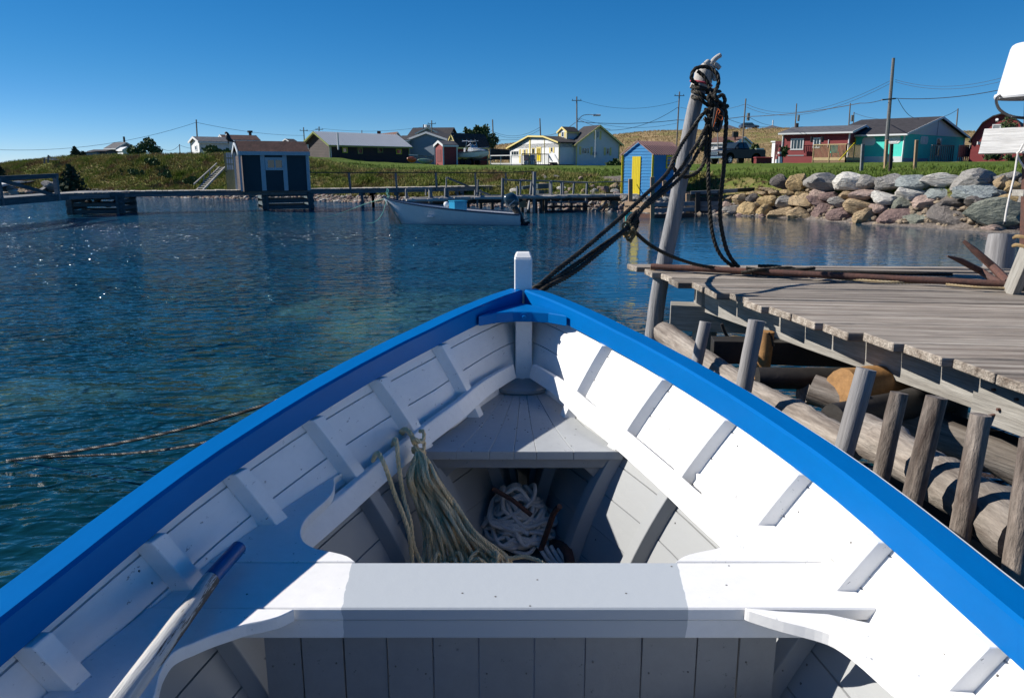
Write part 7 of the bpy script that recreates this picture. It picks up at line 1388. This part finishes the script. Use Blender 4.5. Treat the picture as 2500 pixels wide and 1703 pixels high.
for sd in (-1, 1): MB().bar((-1.8, sd*.7, .55), (2.6, sd*.35, .55), .1, .12).build('frame_rail', 'blackrub', tr_, local=True); MB().tube([(-.3, sd*.85, .32), (-.3, sd*1.05, .32)], .32, 16).build('wheel', 'tyre', tr_, local=True); MB().tube([(.45, sd*.85, .32), (.45, sd*1.05, .32)], .32, 16).build('wheel', 'tyre', tr_, local=True); MB().box((-.75, sd*.95-.14, .66), (.9, sd*.95+.14, .72)).build('mudguard', 'blackrub', tr_, local=True)
MB().bar((-1.0, -.8, .5), (-1.0, .8, .5), .1, .1).build('cross_bar', 'blackrub', tr_, local=True)
# canoe, kayak, clutter
def kayak(name, lab, cat, p0, p1, r, m):
    p0, p1 = Vector(p0), Vector(p1); N = 12; single(MB().tube([p0.lerp(p1, i/N)+Vector((0, 0, .12*((i/N-.5)*2)**2)) for i in range(N+1)], [r*max(.08, math.sin(math.pi*(i+.15)/(N+.3)))**.6 for i in range(N+1)], 10).build(name, m, None, smooth=True), lab, cat)
kayak('kayak', 'orange-red kayak lying on the grass right of the dark building', 'kayak', ZP(3, 440, 600, 83), ZP(3, 540, 608, 84), .30, mat('orange kayak', (.45, .10, .03), .5)); kayak('canoe', 'pale green canoe upside down on the grass left of the red shed', 'canoe', ZP(3, 560, 618, 82), ZP(3, 728, 628, 83), .28, mat('pale green canoe', (.22, .38, .28), .5))
rf2 = thing('grey_rail_fence', 'low grey rail fence behind the orange kayak', 'fence', tuple(ZP(3, 500, 600, 88)))
for a, b_ in (((3, 455, 548, 88), (3, 565, 553, 88)), ((3, 455, 578, 88), (3, 740, 605, 88)), ((3, 565, 560, 88), (3, 745, 575, 88))): MB().bar(ZP(*a), ZP(*b_), .06, .10).build('rail', 'trimwhite' if a[2] < 550 else 'farwood', rf2)
for x in (458, 566, 650, 742): MB().bar(ZP(3, x, 620, 88), ZP(3, x, 550, 88), .1, .1).build('post', 'farwood', rf2)
ck = thing('broken_chair', 'broken white framed lounge chair on the grass beside the dark building', 'chair', tuple(ZP(2, 1600, 670, 82)))
for a, b_ in (((1605, 585), (1650, 592)), ((1605, 585), (1570, 650)), ((1650, 592), (1625, 660)), ((1540, 650), (1620, 675)), ((1560, 630), (1640, 655)), ((1545, 655), (1600, 640))): MB().bar(ZP(2, *a, 82), ZP(2, *b_, 82.2), .07, .06).build('frame_bar', 'trimwhite', ck)
MB().prism([ZP(2, 1607, 592, 82), ZP(2, 1643, 598, 82), ZP(2, 1622, 648, 82.1), ZP(2, 1580, 638, 82.1)], (0, .03, 0)).build('seat_cloth', 'shedtrim', ck)
# garden lighthouse ornament, red box, trailer board
go = ZP(5, 1400, 828, 66); gl_ = thing('garden_lighthouse', 'small red and white ornamental lighthouse on the lawn', 'ornament', tuple(go))
def cone(p, r0, r1, z0, z1, nm, m, par, n=10, k=.68): MB().tube([p+Vector((0, 0, z0*k)), p+Vector((0, 0, z1*k))], [r0*k, r1*k], n).build(nm, m, par)
cone(go, .42, .30, 0, .75, 'tower', 'trimwhite', gl_); cone(go, .30, .22, .75, 1.1, 'tower_band', 'sidered', gl_); cone(go, .22, .2, 1.1, 1.35, 'tower_top', 'trimwhite', gl_); cone(go, .27, .27, 1.35, 1.4, 'gallery', 'sidered', gl_); cone(go, .15, .14, 1.4, 1.65, 'lantern_room', 'sidered', gl_); cone(go, .2, .02, 1.65, 1.85, 'lantern_roof', 'sidered', gl_)
fg_ = ZP(5, 1375, 828, 65); fi = thing('garden_gnome', 'small white and red figure beside the ornamental lighthouse', 'ornament', tuple(fg_)); cone(fg_, .20, .16, 0, .5, 'body', 'trimwhite', fi); cone(fg_, .17, .12, .45, .8, 'coat', 'sidered', fi); cone(fg_, .10, .09, .8, 1.0, 'head', 'rock_pink', fi)
rb = ZP(5, 1225, 833, 70); ro = thing('storage_box', 'low dark red box on the lawn just right of the truck', 'box', tuple(rb)); MB().box(rb+Vector((-.75, -.3, -.05)), rb+Vector((.65, .4, .42))).build('box_body', 'sidebarn', ro, bevel=.05); MB().box(rb+Vector((-.8, -.34, .42)), rb+Vector((.7, .44, .55))).build('lid', 'sidered', ro, bevel=.05)
gp = ZP(5, 1190, 700, 80); single(MB().prism([ZP(5, 1140, 660, 80), ZP(5, 1235, 660, 80), ZP(5, 1222, 715, 80), ZP(5, 1205, 735, 80)], (0, .5, 0)).build('satellite_board', 'trimwhite', None), 'tilted pale board standing behind the truck bed', 'board')
cp_ = ZP(5, 1055, 492, 190); car = thing('parked_car', 'silver grey parked car seen far away on the hilltop', 'car', tuple(cp_), rz=R(5)); cz = float(hz(cp_.x, cp_.y)); car.location.z = max(cz, cp_.z-.1)
ext([(2.2, .35), (2.2, .8), (1.2, .95), (-2.1, .95), (-2.2, .35)], .88).build('body', 'alloy', car, local=True, bevel=.05); ext([(1.1, .95), (.5, 1.45), (-1.2, 1.45), (-1.9, .95)], .78).build('cab', 'glass', car, local=True, bevel=.05)
for x in (1.4, -1.4): MB().tube([(x, -.9, .33), (x, .9, .33)], .33, 12).build('wheel', 'tyre', car, local=True)
# ============================================================ utility poles and wires
M['utility'] = mat('utility pole wood', (.22, .19, .165), .9, var=.3, scale=4); M['wire'] = mat('black cable', (.03, .03, .035), .6, bump=0, var=0)
PO = {}
def upole(key, x0, y0, x1, y1, Y, lab, r=.11, arm=0, ext_=2.5, lamp=False, tf=False, m='utility'):
    a, b_ = P(x1, y1, Y), P(x0, y0, Y); d = (a-b_).normalized(); PO[key] = b_
    t = thing('utility_pole', lab, 'utility pole', tuple(a), 'utility poles along the shore road')
    MB().tube([a+d*ext_, b_], [r, r*.72], 8).build('pole_shaft', m, t, smooth=True)
    if arm:
        for dz in ((.5,) if arm == 1 else (.4, 1.2)): MB().bar(b_+Vector((-.65, 0, -dz)), b_+Vector((.65, 0, -dz)), .07, .08).build('crossarm', m, t)
        for sx_ in (-.55, 0, .55): MB().tube([b_+Vector((sx_, 0, -.44)), b_+Vector((sx_, 0, -.3))], .035, 6).build('insulator', 'blackrub', t)
    if lamp: MB().tube(spline([b_+Vector((0, 0, -3.4)), b_+Vector((.7, -.1, -2.5)), b_+Vector((1.6, -.2, -2.3)), b_+Vector((2.3, -.2, -2.35))], 4), .05, 6).build('lamp_arm', 'tin', t); MB().box(b_+Vector((2.2, -.4, -2.5)), b_+Vector((3.2, 0, -2.25))).build('lamp_head', 'tin', t, bevel=.05)
    if tf: MB().tube([b_+Vector((.42, -.1, -2.6)), b_+Vector((.42, -.1, -1.7))], .18, 10).build('transformer', 'farwood', t, smooth=True)
    return t
upole('a', 479, 292, 482, 345, 100, 'utility pole above the white building at left')
upole('b', 380, 347, 382, 384, 125, 'utility pole just right of the round dark bush at left'); upole('c', 438, 352, 440, 384, 150, 'thin utility pole alone between the bush and the white building')
upole('d', 741, 311, 743, 345, 130, 'utility pole with crossarm left of the dark building peak', arm=1); upole('e', 779, 309, 779, 330, 135, 'utility pole with crossarm over the dark building ridge', arm=1); upole('f', 883.5, 318, 883.5, 335, 160, 'short pole tip above the silver roof')
upole('g', 1034, 304, 1034, 330, 135, 'left of two poles rising above the grey house'); upole('h', 1054, 294, 1054, 330, 125, 'taller right pole rising above the grey house', arm=1); upole('i', 1147, 313, 1147, 340, 150, 'pole tip behind the barn and tree')
upole('j', 1202.5, 292, 1204.5, 350, 115, 'utility pole right of the leafy tree behind the barn'); upole('k', 1318, 289, 1320, 340, 118, 'utility pole behind the white cottage wing', arm=0)
upole('l', 1408, 236, 1408.5, 320, 108, 'street lamp pole rising behind the cottage dormer', lamp=True, arm=1); upole('m', 1659, 224, 1652, 352, 105, 'tall pole left of the mooring pole head', arm=1)
upole('n', 1672.6, 295, 1671, 345, 150, 'short pole just left of the mooring pole'); upole('o', 1821, 241, 1812, 356, 100, 'pole with transformer standing behind the truck', tf=True); upole('p', 1945, 253, 1940, 326, 125, 'utility pole between hill house and red house', tf=True, r=.12)
upole('q', 2076, 252, 2072, 310, 120, 'utility pole with transformer above the red house ridge', tf=True, r=.12); upole('r', 2085, 274, 2083, 310, 125, 'thin pole stub right of the transformer pole'); upole('s', 2181.5, 142, 2160, 402, 62, 'tall pale pole in front of the turquoise house', r=.16, ext_=.3, m='farwood')
upole('t', 2339, 265, 2333, 330, 110, 'utility pole right of the turquoise gable'); upole('u', 1752, 323, 1753, 360, 100, 'thin pale post before the white shed', r=.09, m='farwood')
b_ = PO['s']; q = P(2181-3, 243, 62); t_ = [o for o in bpy.data.objects if o.name.startswith('utility_pole') and o.get('label', '').startswith('tall pale')][0]; MB().bar(P(2153, 244, 61.6), P(2186, 241, 62), .09, .10).build('crossarm', 'utility', t_)
def wire(a, b_, sag, lab, r=.024, n=14, r2=None):
    a, b_ = Vector(a), Vector(b_); o = MB().tube([a.lerp(b_, i/n)-Vector((0, 0, sag*4*(i/n)*(1-i/n))) for i in range(n+1)], [r+((r2 or r)-r)*i/n for i in range(n+1)], 4).build('overhead_wire', 'wire', None); return single(o, lab, 'wire', 'overhead wires')
wire(P(0, 366, 90), P(479, 299, 100), 1.0, 'thin wire running from left edge up to the leftmost tall pole'); wire(P(479, 299, 100), P(741, 331, 130), .4, 'wire from leftmost tall pole down towards the dark building'); wire(P(380, 352, 125), P(438, 354, 150), 1.0, 'wire between the two poles right of the bush', .03); wire(P(438, 354, 150), P(490, 362, 150), .3, 'wire from thin pole to the white building', .03)
wire(P(741, 318, 130), P(779, 312, 135), .3, 'short wire between the two poles above the dark building', .03); wire(P(779, 313, 135), P(1034, 310, 135), .6, 'long faint wire over the silver roof', .025)
wire(P(1094, 323, 150), P(1147, 314, 150), .5, 'wire left of the barn pole', .03); wire(P(1147, 314, 150), P(1203, 318, 115), .7, 'wire right of the barn pole', .03); wire(P(1203, 321, 115), P(1318, 311, 118), .9, 'lower wire from tree pole to the cottage wing pole'); wire(P(1203, 325, 115), P(1318, 317, 118), .9, 'lowest wire from tree pole to the cottage wing pole'); wire(P(1208, 340, 115), P(1322, 331, 118), .3, 'service wire reaching the cottage wing roof'); wire(P(1322, 331, 118), P(1405, 299, 108), .5, 'cable rising from the cottage wing to the lamp pole', .035)
wire(P(1410, 297, 108), P(1654, 293, 105), .35, 'thick cable from lamp pole to the tall pole', .045); wire(P(1654, 293, 105), P(1815, 285, 100), .2, 'thick cable passing behind the mooring pole', .045); wire(P(1815, 285, 100), P(2100, 252, 90), .3, 'thick cable rising over the red house', .045); wire(P(2100, 252, 90), P(2158, 243, 62), .1, 'thick cable reaching the tall pale pole', .04, r2=.03); wire(P(2180, 240, 62), P(2440, 220, 58), .25, 'thick cable from tall pale pole towards the bucket', .030)
wire(P(1412, 244, 108), P(1657, 247, 105), 1.0, 'upper thin wire between lamp pole and tall pole', .022); wire(P(1412, 288, 108), P(1657, 300, 105), .9, 'middle thin wire between lamp pole and tall pole', .022); wire(P(1478, 318, 100), P(1655, 262, 105), .8, 'wire slanting from cottage gable up to the tall pole', .032); wire(P(1410, 290, 108), P(1490, 316, 100), .2, 'short wire from lamp pole to the cottage gable', .03)
wire(P(1661, 262, 105), P(1821, 254, 100), .6, 'thin wire from the tall pole to the transformer pole', .022); wire(P(1823, 255, 100), P(2178, 195, 62), 1.6, 'upper thin wire climbing to the tall pale pole', .022, r2=.014); wire(P(1823, 262, 100), P(2178, 202, 62), 1.6, 'lower thin wire climbing to the tall pale pole', .022, r2=.014); wire(P(2186, 195, 62), P(2560, 150, 50), .9, 'thin wire from tall pale pole to the right edge', .014); wire(P(2186, 200, 62), P(2560, 160, 50), .9, 'second thin wire from tall pale pole to the right edge', .014)
wire(P(1778, 291, 110), P(1875, 310, 120), .3, 'thin wire behind the hanging rope loops', .03); wire(P(1823, 282, 100), P(1880, 306, 120), .2, 'thin wire right of transformer pole', .025); wire(P(2193, 243, 62), P(2240, 288, 78), .4, 'service wire from tall pale pole to the turquoise roof', .02); wire(P(2240, 290, 90), P(2338, 268, 110), .5, 'wire from turquoise roof to the rightmost pole', .028); wire(P(2086, 276, 125), P(2200, 290, 100), .4, 'wire from pole stub to the turquoise roof', .028)
# ============================================================ trees and bushes
M['spruce'] = mat('spruce needles', (.04, .075, .03), .9, var=.4, scale=2, col2=(.02, .04, .02), bump=0); M['leafy'] = mat('dark leaves', (.09, .15, .04), .8, var=.4, scale=2, col2=(.04, .07, .02), bump=0); M['bushg'] = mat('bush leaves', (.12, .18, .045), .85, var=.4, scale=2, col2=(.06, .10, .03), bump=0); M['bark'] = mat('tree bark', (.09, .07, .055), .9)
def leaves(nm, m, par, pts, s0, s1):
    v = []; f = []
    for p in pts:
        a, b2 = random.uniform(0, 6.3), random.uniform(-1.2, 1.2); d = Vector((math.cos(a)*math.cos(b2), math.sin(a)*math.cos(b2), math.sin(b2))); u = d.orthogonal().normalized()*random.uniform(s0, s1)*.55; d = d*random.uniform(s0, s1); k = len(v); v += [p-u*.6, p+d*.5-u, p+d, p+d*.4+u]; f.append((k, k+1, k+2, k+3))
    mb = MB(); mb.v = [tuple(x) for x in v]; mb.f = f; o_ = wloc(par); me = bpy.data.meshes.new(nm); me.from_pydata([tuple(Vector(x)-o_) for x in mb.v], [], mb.f); me.update(); me.materials.append(M[m]); o = bpy.data.objects.new(nm, me); COL.objects.link(o); o.parent = par; return o
def spruce(lab, x, yb, yt, Y, wpx, nm='spruce_tree'):
    b0 = P(x, yb, Y); top = P(x, yt, Y); hh = top.z-b0.z; w_ = wpx/F*Y/2; t = thing(nm, lab, 'tree', tuple(b0)); MB().tube([b0, top], [.09, .01], 6).build('trunk', 'bark', t); pts = []
    nt_ = int(9+hh*3)
    for i in range(nt_):
        f_ = i/nt_; z = b0.z+hh*(.02+.98*f_); rad = w_*(1-f_)**.85*random.uniform(.75, 1.1)
        for k in range(int(5+9*(1-f_))):
            a = random.uniform(0, 6.3); rr = rad*random.uniform(.6, 1.1)
            for q in range(10): u_ = random.uniform(.1, 1)**.7; pts.append(Vector((b0.x+rr*u_*math.cos(a), b0.y+rr*u_*math.sin(a), z-.18*rr*u_+random.uniform(-.05, .05))))
    leaves('crown', 'spruce', t, pts, .10, .26)
random.seed(77)
spruce('small dark spruce on the left skyline', 185, 386, 358, 92, 44); spruce('tiny spruce bush right of the skyline spruce', 204, 386, 371, 94, 30); spruce('large dark spruce at the foot of the left bank', 178, 470, 402, 57, 95); spruce('dark spruce cut by the left picture edge', -6, 430, 398, 58, 40)
def blob(lab, x, yc_, Y, rx, rz_, n_, m='leafy', s0=.15, s1=.4, nm='leafy_tree', cat='tree', trunk=True, k=7):
    c_ = P(x, yc_, Y); Rx, Rz = rx/F*Y, rz_/F*Y; t = thing(nm, lab, cat, (c_.x, c_.y, c_.z-Rz)); cl = [(Vector((random.gauss(0, .45)*Rx, random.gauss(0, .35)*Rx, random.gauss(0, .42)*Rz)), random.uniform(.30, .55)) for _ in range(k)]; pts = []
    for _ in range(n_):
        o_, r_ = random.choice(cl); d = Vector((random.gauss(0, 1), random.gauss(0, 1), random.gauss(0, 1))).normalized()*random.uniform(.5, 1)*r_; p = c_+o_+Vector((d.x*Rx, d.y*Rx, d.z*Rz)); pts.append(p)
    if trunk:
        MB().tube([c_+Vector((0, 0, -Rz-1)), c_+Vector((.05, 0, 0))], [.14, .06], 6).build('trunk', 'bark', t)
        for o_, _ in cl[:5]: MB().tube([c_+Vector((0, 0, -Rz*.5)), c_+o_], [.06, .02], 5).build('limb', 'bark', t)
    leaves('crown', m, t, pts, s0, s1); return t
blob('rounded dark green tree right of the far left houses', 352, 362, 112, 29, 21, 1500)
blob('uneven leafy tree rising behind the barn', 1178, 340, 104, 28, 30, 1700, k=9); blob('low leafy tree between barn roof and pole', 1150, 322, 112, 14, 8, 300)
blob('dark bush at the right corner of the white cottage', 1500, 399, 92, 14, 8, 500, 'bushg', nm='bush', cat='bush', trunk=False); blob('round green bush before the red house', 1913, 371, 84, 13, 10, 500, 'bushg', nm='bush', cat='bush', trunk=False); blob('dark shrubs behind the blue hut and mooring pole', 1712, 354, 98, 14, 12, 400, 'bushg', nm='bush', cat='bush', trunk=False); blob('shrub right of the white shed gable', 1842, 360, 108, 10, 10, 300, 'bushg', nm='bush', cat='bush', trunk=False); blob('dark shrub before the white shed windows', 1778, 349, 106, 10, 7, 250, 'bushg', nm='bush', cat='bush', trunk=False)
blob('dark shrub beside the red barn under the bleached board', 2425, 380, 60, 26, 16, 800, 'leafy', .08, .22, nm='bush', cat='bush', trunk=False); blob('evergreen bush in front of the red barn window', 2460, 312, 74, 24, 20, 900, 'leafy', .08, .22, nm='bush', cat='bush', trunk=False); blob('yellow-green bush at the right picture edge', 2475, 385, 58, 20, 12, 600, 'bushg', .08, .2, nm='bush', cat='bush', trunk=False)
blob('leafy scrub below the white building at left', 535, 374, 78, 34, 10, 900, 'bushg', nm='bush', cat='bush', trunk=False)
blob('dark blackish scrub on the low bank under the lawn', 1790, 437, 41, 20, 10, 600, 'bushg', .06, .18, nm='bush', cat='bush', trunk=False); blob('brownish scrub hanging over the bank left of the boulders', 1855, 440, 39, 22, 10, 500, 'bushg', .06, .18, nm='bush', cat='bush', trunk=False)
for i in range(5): blob(['dark scrub clump near the top of the left bank', 'scrub clump halfway up the left bank', 'low scrub beside the bank steps', 'scrub on the bank right of the shed', 'scrub clump left of the bank steps'][i], [370, 405, 470, 820, 330][i], [395, 425, 440, 445, 420][i], [60, 57, 54, 54, 57][i], [18, 16, 14, 20, 15][i], [8, 7, 7, 7, 6][i], 450, 'bushg', .08, .2, nm='scrub', cat='bush', trunk=False, k=9)
